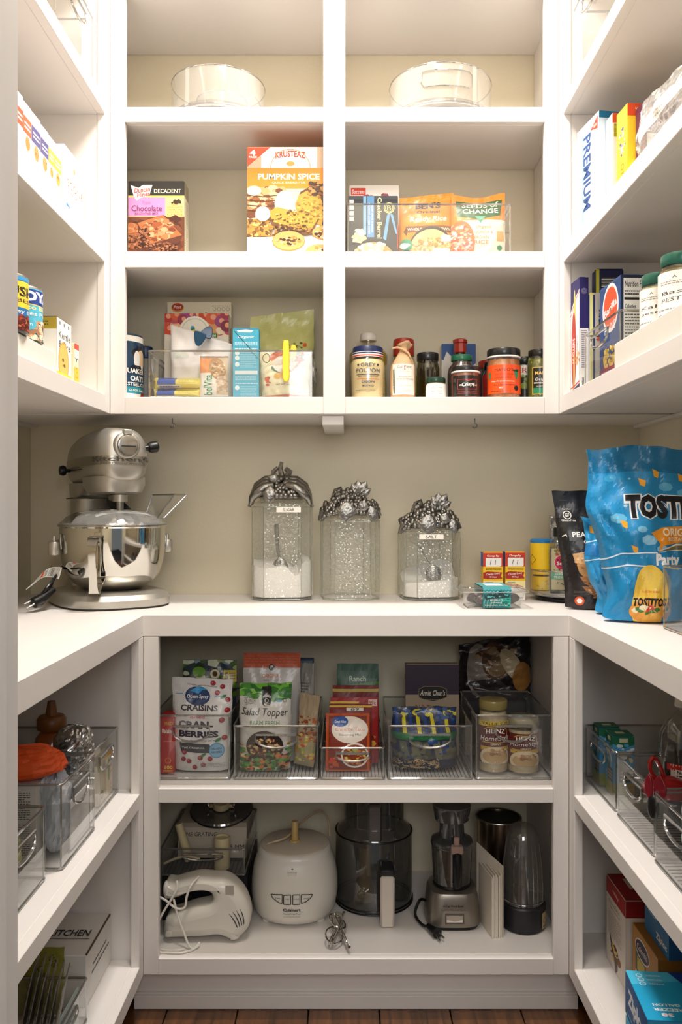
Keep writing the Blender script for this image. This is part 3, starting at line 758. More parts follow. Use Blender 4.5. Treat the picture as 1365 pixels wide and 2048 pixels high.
# ================================================================ upper right wall, third shelf
def mueller(c):
    c.rect(0, 0, 1, 1, 'f5f2ee'); c.poly([(0, 0), (1, 0), (1, .1), (.4, .17), (0, .26)], '29215e'); c.line([(0, .3), (.4, .2), (1, .12)], .05, 'c83a2c')
    c.ell(.45, .33, .13, 1.1, 'd8c66a'); c.ell(.35, .62, .28, 1.5, 'b8322a', n=22); c.text("MUELLER'S", .35, .62, .25, .22, 'ffffff', .02, rot=PI/2); c.text('Lasagne', .75, .6, .13, .2, '7a8aa0', 0, rot=PI/2)
    c.ell(.4, .82, .1, 1.0, 'c8a860'); c.blobs(.6, .66, 1, .76, ['e88a4a', 'f0b080'], 14, .1); c.poly([(0, .97), (.4, .96), (1, .93), (1, 1), (0, 1)], '29215e'); c.line([(0, .95), (.4, .94), (1, .91)], .05, 'c83a2c')
def mside(c):
    c.rect(0, 0, 1, 1, '2a2266'); c.rect(0, .45, 1, 1, 'efece8'); c.ring(.5, .12, .3, .02, 'c8c8e0'); c.ring(.5, .12, .2, .02, 'c8c8e0'); c.ring(.5, .12, .12, .02, 'c8c8e0'); c.para(.2, .46, .8, .8, 18, '7a74a0'); c.text('Nutrition', .35, .93, .3, .1, '222222', .02, rot=PI/2)
side_box('lasagne_box', 'tall navy and white lasagne box nearest the back of the right shelf', 1143, 1160, .512, .515, .252, .020, S3, '2a2266', mueller, mside, 'pasta boxes on the right shelf')
carton('pasta_box', 'navy pasta box with a yellow edge and a barcode, behind the others', 'box', .590, 1.868, S3, .062, .030, .277, 0, col='1c2250', group='pasta boxes on the right shelf',
       front=lambda c: (c.rect(0, 0, .12, 1, 'd8d23a'), c.bars(.2, .07, .92, .45, 26, '222222', 'f0f0ee', True)))
carton('pasta_box', 'plain dark box standing behind the penne box on the right shelf', 'box', .65, 1.865, S3, .05, .03, .262, 0, col='1c1624', group='pasta boxes on the right shelf')
def sangio(c):
    c.rect(0, 0, 1, 1, '2a4f98'); c.rect(0, 0, 1, .02, 'f0e870'); c.rect(.0, .0, .12, 1, 'f0e06a'); c.text('SAN GIORGIO', .55, .35, .4, .5, 'ffffff', .01, rot=PI/2)
def sanside(c):
    c.rect(0, 0, 1, 1, 'd9d4cc'); c.rect(.0, .0, .12, 1, 'f4f0a0'); c.rect(.1, .02, .16, 1, '24357a'); c.rect(.6, .03, 1, .35, 'c8c62e'); c.text('DIRECTIONS', .35, .30, .16, .26, '2a2a2a', .02, rot=PI/2); c.blobs(.4, .4, 1.1, .8, ['f0c23a', 'e8b02c', 'd89a24', 'f4d468'], 60, .12, False); c.blobs(.2, .38, .4, .5, ['d85a2a'], 5, .08)
side_box('egg_noodle_box', 'blue and yellow egg noodle box inside the clear pasta bin', 1171, 1180, .536, .537, .213, .075, S3+.004, 'dcd6c4', sangio, sanside, 'pasta boxes on the right shelf')
def barilla(c):
    c.rect(0, 0, 1, 1, '27477e'); c.rect(0, 0, 1, .02, '3a5c98'); c.ell(.52, .26, .38, .42, 'f6f2ee', n=24); c.ell(.52, .26, .33, .36, 'e2502a', n=24); c.text('Barilla', .52, .26, .6, .08, 'ffffff', .01, rot=.25)
    c.text('PENNE', .5, .46, .5, .09, 'f4f4f4', .0, rot=.1); c.blobs(.1, .66, .95, .86, ['e2c14a', 'c8a030', 'f0d878'], 70, .06); c.rect(0, .86, 1, 1, '5c2448'); c.para(.1, .89, .7, .96, 2, 'd8c0d0')
side_box('penne_box', 'dark blue penne box showing its nutrition panel, right shelf', 1201, 1243, .538, .543, .199, .06, S3+.004, '27477e', barilla, lambda c: (c.rect(0, 0, 1, 1, '1e2a4a'), c.facts(.08, .03, 1, 1)), 'pasta boxes on the right shelf')
bin_('storage_bin', 'clear bin holding pasta boxes on the right wall shelf', .645, 1.672, S3, .232, .262, .113, -PI/2)
riser('white stepped riser carrying jars on the right shelf', .502, .775, .95, 1.55, S3, (.049, .098, .150))
def whitelab(words, arch=True):
    def f(c):
        if arch: c.rect(0, .25, 1, 1, 'f4efe8'); c.ell(.5, .27, .48, .25, 'f4efe8', n=24)
        else: c.rect(0, 0, 1, 1, 'f4efe8')
        c.text('A', .5, .14, .06, .06, '555555'); c.para(.3, .22, .7, .32, 2, '9a8a84'); 
        for i, w in enumerate(words): c.text(w, .5, .5+.17*i, .36, .09, '2c2c30', -.004, .15, rot=.05)
        c.para(.25, .86, .75, .93, 1, '9a9a98')
    return f
jar('pesto_jar', 'green-lidded jar with a white handwritten label, left one on the riser', 'jar', .5475, 1.45, S3+.0495, .031, .10, '17594a', fillc='a8a470', draw=whitelab(['Kale', 'pesto']), lab=(.006, .072, .12), rz=math.radians(-42), group='green-lidded jars')
jar('pesto_jar', 'larger green-lidded jar of dark herbs at the picture edge on the riser', 'jar', .549, 1.355, S3+.0495, .0355, .106, '17594a', fillc='5a4c1c', draw=whitelab(['Basil', 'PESTO']), lab=(.006, .074, .13), rz=math.radians(-38), group='green-lidded jars')
jar('blue_lid_jar', 'blue-lidded jar behind the green-lidded jars', 'jar', .615, 1.47, S3+.0985, .028, .062, '1f3a78', fillc='8a8468', rz=0)
jar('relish_jar', 'brown jar with a patterned gold and green label, highest on the riser', 'jar', .672, 1.375, S3+.1505, .034, .12, '8a7a34', fillc='6a2c14', draw=lambda c: (c.rect(0, 0, 1, 1, '5a5c34'), c.rect(0, 0, 1, .12, 'c8a840'), c.text('CLASSICO', .5, .45, .8, .3, 'e8dcb0', .02)), lab=(.02, .07, .14), rz=math.radians(-40))
# ================================================================ back wall, second shelf
def choc(c):
    c.rect(0, 0, 1, 1, '2a2622'); c.rect(0, .19, 1, .215, 'e2c35a'); c.rect(0, .215, .66, .47, 'd48cc0'); c.rect(.66, .215, 1, .47, 'ecd98a'); c.rect(0, .465, 1, .475, 'e2c35a')
    c.poly([(.04, .05), (.18, .09), (.26, .05), (.43, .05), (.37, .2), (.22, .22), (.15, .26), (.1, .2)], 'f6f0ea'); c.text('Duncan', .25, .115, .28, .065, 'b8301c', .025, .15, .12); c.text('Hines', .27, .175, .22, .06, 'b8301c', .025, .15, .12)
    c.text('DECADENT', .7, .13, .48, .055, 'f4ead0', .01); c.blobs(.75, .23, .95, .3, ['3a2a1a'], 9, .04)
    for i, w in enumerate(('REAL', 'CHOCOLATE', 'CHUNKS AND', 'CHOCOLATE', 'CHIPS')): c.text(w, .83, .31+.033*i, .28 if i else .12, .024, 'a8823c')
    c.text('Triple', .32, .29, .16, .05, 'b0609a', -.01, .3); c.text('Chocolate', .33, .36, .54, .08, '6a2458', .0); c.text('BROWNIE MIX', .33, .43, .42, .03, '8a4a78')
    c.rect(0, .475, 1, 1, '6a3a22'); c.blobs(0, .5, 1, .98, ['5a2e1a', '7a4428', '4a2414'], 60, .1, False)
    c.poly([(0, .63), (.14, .56), (.24, .66), (.2, .9), (.04, .9), (0, .84)], 'a8623c'); c.blobs(0, .72, .22, .9, ['4a2416', '8a5436', 'b87c58'], 70, .025, False); c.blobs(0, .58, .2, .7, ['d08a60', 'b06a40', 'c87c50'], 20, .05)
    c.poly([(.17, .56), (.62, .45), (.68, .47), (.96, .72), (.92, .82), (.4, .95), (.3, .9), (.18, .68)], '5c3020'); c.poly([(.17, .56), (.62, .45), (.96, .72), (.38, .84)], 'b4693c')
    c.blobs(.3, .5, .8, .78, ['d28c5c', '9c5430', 'e0a478', '7a3c22', 'c07848'], 130, .05); c.blobs(.3, .82, .92, .93, ['3a1c10', '8a5436', 'a87050'], 110, .022); c.blobs(.18, .62, .4, .88, ['3a1c10', '8a5436', 'a87050'], 60, .022)
    for i in range(4): c.rect(.05+.08*i, .955, .115+.08*i, .99, 'd8c48a')
carton('brownie_mix_box', 'dark chocolate brownie mix box on the left of the second shelf', 'box', X(313, 1.965), 1.965+.024, S2, .1335, .048, .179, 0, col='3a332c', front=choc, right=lambda c: (c.rect(0, 0, 1, 1, 'cfc4a8'), c.rect(0, 0, 1, .2, '8a7f68'), c.para(.2, .25, .8, .9, 22, '8a8470')))
def pump(c):
    c.rect(0, 0, 1, 1, 'efe9e4'); c.rect(0, 0, 1, .19, 'c8ac90'); c.rect(.17, .0, .84, .19, 'fbf6f2'); c.poly([(0, 0), (.28, 0), (0, .18)], 'e8502e'); c.text('4', .065, .05, .07, .055, 'ffffff', .03); c.text('PACK', .07, .09, .1, .02, 'ffffff', .02)
    c.text('KRUSTEAZ', .52, .075, .36, .06, 'd03c1c', .03, 0, 0, .25); c.ring(.52, .2, .24, .008, 'ee9440', 24, 0, PI); c.ell(.52, .15, .05, .03, 'f0a04a')
    c.rect(0, .19, 1, .38, 'f08a24'); c.text('PUMPKIN SPICE', .5, .27, .74, .055, 'fff4e6', .025); c.text('QUICK BREAD MIX', .5, .325, .4, .022, 'ffe2c0', .01)
    c.rect(0, .38, 1, .6, 'd9c2a8'); c.blobs(.0, .37, .42, .62, ['b87a48', '8c5428', 'd8a068', '6c3c1c', 'e6c090'], 90, .06, False)
    for i in range(4): c.line([(0, .44+.045*i), (.2, .455+.045*i), (.38, .44+.045*i)], .012, '5a3218')
    c.ell(.08, .40, .09, .06, 'f4e4b8'); c.ell(.45, .52, .12, .16, 'f2ece6')
    c.poly([(.58, .52), (.64, .41), (.78, .35), (1, .32), (1, .74), (.86, .7), (.62, .64)], '5e3a1a'); c.poly([(.58, .53), (.62, .44), (.72, .40), (.86, .42), (.93, .56), (.9, .72), (.62, .64)], 'c99434'); c.blobs(.6, .42, .92, .7, ['8a6420', 'dcae54', 'a67a28'], 90, .018)
    c.blobs(.75, .33, 1, .44, ['7a4a20', '3a2410', 'b08040'], 60, .025, False); c.blobs(.92, .44, 1, .7, ['7a4a20', '3a2410', '4c2c14'], 40, .025, False)
    c.rect(0, .66, .26, .82, 'c8903a'); c.blobs(0, .66, .4, .84, ['6c4620', 'b8863c', 'dcb468', '8c5c28'], 120, .022, False)
    c.poly([(.25, .6), (.36, .55), (.86, .65), (.78, .8), (.7, .81), (.3, .72)], '6e4820'); c.poly([(.25, .6), (.36, .55), (.86, .65), (.76, .77), (.32, .69)], 'c49434'); c.blobs(.3, .58, .82, .74, ['8a6420', 'dcae54', '5a4010'], 110, .014); c.blobs(.3, .71, .78, .81, ['4a2c10', 'a07840'], 70, .018)
    c.ell(.19, .615, .09, .09, 'f8f4ee'); c.para(.12, .60, .26, .63, 2, 'b8a898')
    c.rect(0, .83, 1, 1, 'f2eeea'); c.poly([(.3, .98), (.5, .86), (1, .86), (1, .95), (.6, 1)], 'd8d2c8')
    for (u, v, s) in ((.5, .865, .2), (.92, .79, .14), (.86, .97, .16)): c.ell(u, v, s, s*.62, 'b07c3c'); c.ell(u, v-.005, s*.96, s*.57, 'd6a05c'); c.blobs(u-s*.7, v-.045, u+s*.7, v+.04, ['5a3418', '3c2210', 'ecc894', 'b8823c'], 34, .02)
    c.text('30', .07, .97, .04, .02, '777777'); c.ring(.07, .97, .03, .005, '888888')
carton('bread_mix_box', 'large orange pumpkin bread mix box against the centre post', 'box', X(578, 1.965), 1.965+.05, S2, .198, .10, .260, 0, col='f0e8e0', front=pump, top=lambda c: c.rect(0, 0, 1, 1, 'f08a24'))
bin_('storage_bin', 'clear bin of rice pouches on the second shelf, right cubby', X(859, 1.95), 2.052, S2, .388, .20, .119, 0, handle=False)
def succ(c):
    c.rect(0, 0, 1, 1, 'f0ece8'); c.rect(.03, .03, .33, .12, 'd8402c'); c.text('Success', .18, .075, .25, .05, 'ffffff', .01, .1); c.ell(.55, .2, .35, .16, 'fbf9f6'); c.blobs(.3, .1, .9, .22, ['c8452c', '9a4a6a', 'e8a890', '6a3a2a'], 16, .07)
carton('rice_box', 'white and red rice box behind the black macaroni box', 'box', X(749, 2.06), 2.085, S2+.003, .124, .035, .206, 0, col='efeae6', front=succ)
def cracker(c):
    c.rect(0, 0, 1, 1, '23262c'); c.rect(0, 0, 1, .05, '3a3d44'); c.rect(.3, .0, .36, .62, '7fb0d8'); c.rect(.38, 0, .52, .66, '5b95c8'); c.text('MACARONI & CHEESE DINNER', .42, .36, .03, .5, 'ffffff', 0, rot=-PI/2); c.text('SHARP WHITE CHEDDAR', .48, .36, .03, .45, 'ffffff', 0, rot=-PI/2)
    c.text('Cracker Barrel', .63, .35, .09, .66, 'efe2a8', .02, rot=-PI/2); c.ring(.82, .19, .1, .02, 'e8d890'); c.ring(.82, .19, .075, .01, 'e8d890'); c.text('B', .82, .19, .08, .08, 'e8d890', .01)
    c.poly([(.78, .3), (.84, .28), (.76, .72), (.7, .68)], '6aa4d4'); c.poly([(.84, .28), (.9, .3), (.99, .62), (.95, .6)], '6aa4d4'); c.rect(.98, .45, 1, .85, 'a83226')
    for i in range(4): c.rect(.02, .06+.09*i, .11, .13+.09*i, 'c8ccd2')
    c.ell(.5, 1.0, .46, .36, '0f1012'); c.ell(.5, 1.0, .43, .33, 'a8894a'); c.blobs(.14, .74, .86, 1.1, ['f2eac8', 'e6dab0', 'f8f2dc', 'd8c890'], 130, .055); c.poly([(.12, .6), (.28, .52), (.34, .6), (.26, .76), (.08, .74)], 'e2dab4'); c.blobs(.1, .55, .32, .74, ['f0eacc', 'd2c898'], 14, .05)
carton('macaroni_box', 'black macaroni and cheese box lying on its side with sideways lettering, in the clear bin', 'box', X(747, 1.985), 2.005, S2+.003, .120, .030, .150, 0, col='1c1e24', front=cracker)
def bens(c):
    c.rect(0, 0, 1, 1, 'f08c26'); c.para(.05, .03, .95, .10, 3, 'f6a248', .3); c.text("BEN'S", .53, .165, .46, .10, '1c1440', .05); c.text('Original', .53, .275, .42, .06, '2a1c48', .03)
    c.text('Ready Rice', .53, .40, .66, .11, 'fff8f0', .015, .2); c.rect(.12, .50, .98, .60, '8a5330'); c.poly([(.08, .58), (.14, .5), (.14, .66)], '6a3c20'); c.text('WHOLE GRAIN BROWN', .54, .55, .78, .04, 'fff2e2', .02)
    c.ell(.58, .88, .42, .44, '3a3434', n=28); c.ell(.58, .89, .40, .40, 'e8c98a', n=28); c.blobs(.16, .68, 1, 1.1, ['f0d8a0', 'd8b068', 'c89850', 'f6e6bc', 'b88848'], 320, .03)
    c.ell(.13, .79, .11, .11, '3f9a72'); c.blobs(.08, .75, .18, .84, ['dff0e4'], 5, .05); c.ring(.13, .95, .1, .02, '2c3a68'); c.rect(.76, .64, .93, .74, 'f2e8e0'); c.rect(.6, .84, .92, .9, 'f6ece0')
pouch('rice_pouch', 'orange ready rice pouch standing in the clear bin', 'pouch', X(853, 2.01), 2.01, S2+.003, .133, .158, .036, .0, 'f08c26', bens, seed=2, amp=.0016, skew=.014)
def seeds(c):
    c.rect(0, 0, 1, 1, 'f08a30'); c.poly([(.08, .1), (.95, .1), (.9, .35), (.5, .42), (.1, .36)], '2f5f34'); c.text('SEEDS of', .53, .16, .68, .09, 'eef4e4', .02); c.text('CHANGE', .53, .27, .66, .085, 'eef4e4', .02)
    c.poly([(.2, .43), (1, .43), (1, 1), (.05, 1), (0, .5)], 'f0ecd8'); c.poly([(.42, .36), (.62, .36), (.52, .48)], '5fa684'); c.ell(.17, .78, .25, .42, 'd87a4c', n=22); c.blobs(-.05, .5, .38, 1.02, ['f0d8c8', 'e0a890', 'c8604a', 'f6ece4', 'd8b8a0'], 170, .03)
    c.text('Organic', .58, .54, .3, .06, 'd89a68', 0, .15)
    for i, w in enumerate(('QUINOA &', 'BROWN', 'RICE')): c.text(w, .58 if i == 0 else .54, .62+.075*i, .34 if i == 0 else .26, .05, 'dc8a58', .0)
    c.rect(.82, .6, .95, .75, 'e8a868'); c.ell(.88, .85, .05, .05, '3c8a5c'); c.para(.65, .9, .95, .97, 2, 'b8a890')
pouch('rice_pouch', 'green-topped quinoa pouch on the right side of the clear bin', 'pouch', X(957, 2.0), 2.0, S2+.003, .130, .158, .036, .0, 'ee8a30', seeds, seed=4, amp=.0016, skew=.006, dip=.010)
# ================================================================ back wall, third shelf, left
def oats(c):
    c.rect(0, 0, 1, 1, '20405c'); c.rect(0, 0, 1, .10, 'f2efe9'); c.rect(0, 0, 1, .012, '2a2a2a'); c.ell(.76, .27, .16, .08, '141824'); c.rect(.69, .16, .83, .27, '161a28'); c.ell(.80, .36, .11, .14, 'e6c8a4'); c.ell(.70, .37, .06, .13, 'f0ece8'); c.poly([(.5, .58), (.62, .46), (.82, .47), (1, .52), (1, .62)], '10182a'); c.poly([(.78, .46), (.86, .46), (.84, .58)], 'f0ece8')
    c.text('QUAKER', .66, .56, .44, .09, 'f6f2ea', .03); c.text('OATS', .72, .67, .28, .085, 'f6f2ea', .03); c.text('STEEL CUT', .74, .76, .4, .055, 'f6f2ea', .02)
    c.rect(0, .80, 1, .905, '2f8a98'); c.text('QUICK 3-MINUTE', .76, .855, .4, .04, 'f6f2ea', .01); c.rect(0, .905, 1, 1, 'e6e0d8'); c.ell(.84, .96, .07, .09, 'b8302c')
t = empty('oat_canister', (X(243, 2.01), 2.01, S3+.0005), .42, 'round blue and white oat canister at the left end of the third shelf', 'canister')
G().lathe([(.05, 0), (.0515, .002), (.0515, .156), (.050, .158), (.0465, .158), (.046, .155), (.001, .155)], 48).build('canister_body', mat('oat_card', '20405c', .45), t, smooth=True)
c = Cv(.16, .155, 3); oats(c); emit([(c, cylmap(.0515, 0, None, .16), .008)], t, GLOSSY, 'printed_label')
t = empty('blue_cap_bottle', (X(291, 2.13), 2.13, S3+.0005), 0, 'small bottle with a dark blue cap behind the oat canister', 'bottle')
G().lathe([(.019, 0), (.02, .003), (.02, .11), (.016, .125)], 24).build('bottle_body', mat('mid_grey_plastic', (.50, .50, .50), .35), t, smooth=True)
G().lathe([(.0185, .1255), (.019, .127), (.019, .153), (.017, .156)], 24).build('cap', mat('navy_cap', '1c3a66', .3), t, smooth=True)
bin_('storage_bin', 'long clear bin of cereals and bagged food on the third shelf', X(461, 1.96), 2.073, S3, .389, .227, .113, 0, handle=False)
b = empty('bin_side_grip', (0, 0, 0)); b.parent = bpy.data.objects[[o.name for o in COL.objects if o.get('label', '').startswith('long clear bin')][0]]
for s in (-1, 1):
    x = s*.1965; pts = [(x, -.07, .10), (x, .055, .10), (x, .045, .06), (x, .02, .045), (x, -.03, .045), (x, -.055, .065)]
    G().tube(pts, .003, 7, True).build('side_handle', EDGE, b, smooth=True)
def great1(c):
    c.rect(0, 0, 1, 1, 'e6dcc4'); c.ell(.16, .05, .10, .075, 'd89a2c'); c.ell(.16, .045, .09, .06, 'b82c1e'); c.text('Post', .16, .045, .12, .03, 'fff4e0', .02, .1); c.text('great', .42, .14, .46, .1, '2a2018', .0); c.para(.7, .03, .98, .04, 1, '6a5c48')
    for i in range(4): c.ring(.74+.07*i, .065, .025, .006, '8a7c68')
    c.rect(0, .25, 1, 1, '8a3040')
carton('cereal_box', 'pale cereal box at the back of the long bin, tallest thing in it', 'box', X(399, 2.15), 2.165, S3+.004, .166, .032, .272, 0, col='ddd0b4', front=great1, group='cereal boxes in the long bin')
def great2(c):
    c.rect(0, 0, 1, 1, 'e9e2d8')
    c.blobs(-.1, -.05, 1.1, .2, ['b8485a', 'd8704a', '8c2c44', 'e8b080', 'a04a88', 'c8562e', 'f0dcc0', 'd89a60'], 90, .12, False)
    for (u, v, r, k) in ((.04, .04, .09, 'b8301e'), (.17, .02, .08, 'd8603a'), (.28, .07, .08, '9c3048'), (.63, .02, .1, 'c4421e'), (.74, .05, .1, 'd65a34'), (.87, .09, .09, '98407c'), (.96, .14, .09, '7c2038'), (.06, .17, .09, 'd2442a'), (.95, .01, .08, 'a03044'), (.4, .02, .07, 'a83c84')): c.ell(u, v, r, r, k, n=18); c.ell(u+.02, v-.01, r*.45, r*.45, 'e8a080', n=10)
    c.ell(.47, .2, .24, .24, 'f2ede2', n=28); c.ring(.47, .2, .2, .008, 'a8b890', 26); c.rect(.66, .22, .82, .28, '2c7a48'); c.text('FARM', .74, .25, .12, .035, 'e8f2e0', .02); c.blobs(.35, .14, .5, .22, ['2c7a48', '3c9ad0', 'e8c848'], 8, .04)
    c.poly([(0, .3), (1, .26), (1, 1), (0, 1)], 'e6dfd4'); c.text('great grains', .5, .7, .8, .12, '2a2018', .02); c.blobs(0, .8, .3, 1, ['d8a860', 'b87a40'], 20, .06)
carton('cereal_box', 'cereal box with a red and purple fruit picture behind the white bag', 'box', X(394, 2.10), 2.115, S3+.004, .163, .034, .231, 0, col='e0d8cc', front=great2, group='cereal boxes in the long bin')
pouch('white_bag', 'white bag folded over and pinched by a dark blue clip', 'bag', X(404, 2.055), 2.05, S3+.004, .155, .168, .06, .0, 'e6e2e0', seed=6, amp=.004, skew=-.05, rough=.4, seal=.12,
      draw=lambda c: (c.blobs(.02, .75, .35, .98, ['d8c89c', 'c8b484', 'e6dcc0'], 60, .03), c.blobs(.1, .25, .35, .45, ['d8dcd4'], 6, .06)))
cl = empty('bag_clip', (X(404, 2.0), 2.012, S3+.162), 0, 'dark navy clip holding the white bag shut', 'clip'); cl.rotation_euler = (0, .35, 0)
NAVY = mat('navy_plastic', '17395c', .3)
wing = smoothline([(-.014, 0), (-.012, .016), (-.004, .031), (.006, .032), (.013, .018), (.014, 0)], 4)
slab([(x, z) for x, z in wing], .004, .0015, 'upper_jaw', NAVY, cl, M=Matrix.Translation((.006, 0, -.002)) @ Matrix.Rotation(-.4, 4, 'X'))
slab([(x, -z) for x, z in wing], .004, .0015, 'lower_jaw', mat('teal_navy_plastic', '1a4a6c', .3), cl, M=Matrix.Translation((-.006, -.004, .004)) @ Matrix.Rotation(.3, 4, 'X'))
def belv(c):
    c.rect(0, 0, 1, 1, 'f0eae0'); c.rect(0, .04, .6, .4, 'ef9a58'); c.rect(0, 0, 1, .05, 'a08878'); c.text('belVita', .3, .68, .3, .46, '2c8a62', .02, rot=PI/2); c.rect(.6, .04, 1, .9, 'd8c4a4'); c.ell(.62, .3, .28, .42, 'b88c5c', rot=.3); c.blobs(.4, .12, .86, .5, ['c8a070', '9c7044', 'e0c498'], 60, .06); c.blobs(.6, .5, 1, .98, ['e8d0c0', 'c8a888'], 30, .06, False)
pouch('biscuit_pack', 'upright orange and white breakfast biscuit pack', 'packet', X(428, 1.995), 2.0, S3+.004, .068, .104, .022, .06, 'e8dccc', belv, seed=9, amp=.0014, stand=False, seal=.06)
def yel(c): c.rect(0, 0, 1, 1, 'f0e07a'); c.rect(.08, 0, .48, .75, '4a66b4'); c.para(.55, .15, .95, .6, 4, 'c8b850'); c.rect(.1, .78, .6, .98, 'f4ece0'); c.para(.12, .82, .55, .94, 1, '5a4a8a')
for i, (dx, lb_) in enumerate(((0, 'lower of the two yellow and blue wrapped packs in the long bin'), (.002, 'upper of the two yellow and blue wrapped packs in the long bin'))):
    pouch('cracker_pack', lb_, 'packet', X(352, 1.985)+dx, 2.002, S3+.0045+i*.026, .112, .0245, .05, .03*i, 'ecd964', yel, seed=12+i, amp=.001, stand=False, seal=.02, group='yellow wrapped packs', ny=10, nx=22)
def org(c):
    c.rect(0, 0, 1, 1, '45b1d2'); c.rect(0, .0, 1, .02, '3a8fb0'); c.poly([(.15, .03), (.5, .015), (.8, .03), (.7, .06), (.2, .055)], 'dceef4'); c.text('Organic', .5, .125, .62, .05, 'f0f8fa', .02, .12)
    c.para(.08, .19, .95, .25, 2, 'd8f0f6'); c.para(.08, .27, .95, .31, 1, 'e6f6fa'); 
    for v in (.35, .42, .51, .84): c.ell(.17, v, .09, .09, 'dff0f4')
    c.para(.3, .33, .9, .56, 9, 'a8dcea', .3); c.rect(.08, .60, .95, .65, 'e6f2f6'); c.para(.1, .67, .9, .74, 3, 'b8e2ee', .35); c.para(.1, .77, .95, .79, 1, 'dff2f8'); c.para(.3, .81, .9, .98, 7, 'a8dcea', .3)
    c.line([(.06, .04), (.7, .30)], .02, '1c2024'); c.line([(.6, .31), (.8, .36), (1, .44)], .015, '3a5a68')
carton('organic_box', 'tall narrow bright blue organic box in front of the green bag', 'box', X(492, 1.995), 2.013, S3+.004, .063, .035, .171, 0, col='45b1d2', front=org)
def green(c):
    c.rect(0, 0, 1, 1, 'c3c27e'); c.text("TRADER JOE'S", .38, .56, .2, .02, '1e1e18', .02); c.text('gluten free', .41, .61, .26, .04, '1e1e18', .0); c.text('Granola', .42, .68, .34, .07, '1e1e18', .02, .2)
    c.blobs(.68, .42, .78, .56, ['6a2448', '843258', '4c1834'], 34, .02); c.blobs(.8, .62, .88, .74, ['6a2448', '843258'], 20, .02); c.ell(.86, .37, .03, .035, 'd8622c'); c.line([(.6, .42), (.68, .38), (.75, .38), (.82, .4)], .008, '7a8a3c'); c.blobs(.58, .34, .84, .42, ['7a8a3c', '5a6a2c'], 14, .02); c.line([(.84, .42), (.82, .52), (.8, .6)], .01, '8a9a44')
pouch('granola_bag', 'large pale green granola bag standing at the back of the long bin', 'bag', X(563, 2.11), 2.122, S3+.004, .164, .238, .044, .02, 'c3c27e', green, seed=15, amp=.004, skew=.022, rough=.5, lean=-.02)
def cream(c):
    c.rect(0, 0, 1, 1, 'e6deba'); c.poly([(.05, .2), (.35, .0), (.5, .06), (.3, .22)], 'a84428'); c.poly([(.12, .18), (.4, .02), (.46, .08), (.24, .24)], 'c8603a'); c.ell(.13, .17, .07, .09, 'e8e0b8'); c.ring(.13, .17, .07, .014, '1e1e1a', ry=.09)
    c.blobs(.7, .0, .9, .26, ['b8382a', '2c7a58', 'c84a34', '8a2c20'], 40, .035); c.blobs(.72, .0, .82, .06, ['2c7a58'], 6, .05); c.line([(.84, .2), (.76, .34), (.66, .44), (.5, .48)], .05, 'c8603a'); c.blobs(.25, .32, .4, .48, ['2c7a58', '3a6a50', '5a4a5a'], 24, .04)
    c.ell(.36, .56, .08, .06, 'e2b45a'); c.ell(.5, .52, .1, .08, 'dca24a', rot=.3); c.blobs(.1, .56, .2, .74, ['c8502c', 'd86a3a'], 16, .035); c.text('NET WT 12 OZ', .5, .73, .36, .024, '4a4638', .01, .1); c.ring(.72, .74, .03, .006, '6a6450'); c.poly([(.0, 1), (.1, .96), (.6, .93), (1, .98), (1, 1)], 'd06a34'); c.ell(.46, .3, .2, .18, 'e2d8cc')
pouch('snack_bag', 'small cream bag with a vegetable wreath picture, pinched by the yellow clip', 'bag', X(571, 1.99), 2.0, S3+.004, .124, .118, .05, -.04, 'e6deba', cream, seed=17, amp=.004, rough=.45, taper=.12)
cl = empty('bag_clip', (X(573, 1.965), 1.955, S3+.066), 0, 'bright yellow clip on the small cream bag', 'clip'); YEL = mat('yellow_plastic', 'f2cb1e', .3)
slab(smoothline([(-.008, .0), (-.007, .066), (0, .072), (.007, .066), (.008, 0), (.007, -.02), (0, -.026), (-.007, -.02)], 3), .006, .002, 'clip_arm', YEL, cl)
slab(smoothline([(.010, .03), (.010, .058), (.017, .064), (.024, .058), (.024, .04), (.016, .03)], 3), .006, .002, 'thumb_tab', YEL, cl, M=Matrix.Translation((0, .012, 0)))
# ================================================================ back wall, third shelf, right
t = empty('oil_bottle', (X(737, 2.13), 2.13, S3+.0005), 0, 'clear bottle of yellow oil with a white cap behind the mustard', 'bottle')
OIL = mat('cooking_oil', (.78, .66, .10), .25, var=.1, coat=.4)
pf = [(.036, 0), (.046, .004), (.047, .06), (.043, .10), (.0475, .115), (.0475, .135), (.038, .150), (.018, .158)]
G().lathe([(a*(1), b) for a, b in pf], 40).build('oil', OIL, t, smooth=True)
gl = G(); n = 48; rings = [[((a+.0012+(.0012*(i % 2) if .105 < b < .15 else 0))*math.cos(2*PI*i/n), (a+.0012+(.0012*(i % 2) if .105 < b < .15 else 0))*math.sin(2*PI*i/n), b) for i in range(n)] for a, b in pf]
gl.loft(rings, cap=False); gl.shell([(.0195, .158), (.0185, .166), (.021, .168), (.021, .171)], 24); gl.build('bottle_body', GLASS, t, smooth=True)
G().lathe([(.021, .1705), (.022, .172), (.0205, .187), (.018, .190)], 28).build('cap', WPLAS, t, smooth=True)
c = Cv(.10, .07, 4); c.rect(0, 0, 1, 1, 'e6dcb0'); c.bars(.72, .1, .98, .95, 14, '3a3a3a', 'e0d8b8', True); c.para(.1, .2, .6, .8, 6, '8a7a40'); emit([(c, cylmap(.0485, .01, None, .1), .008)], t, GLOSSY, 'printed_label')
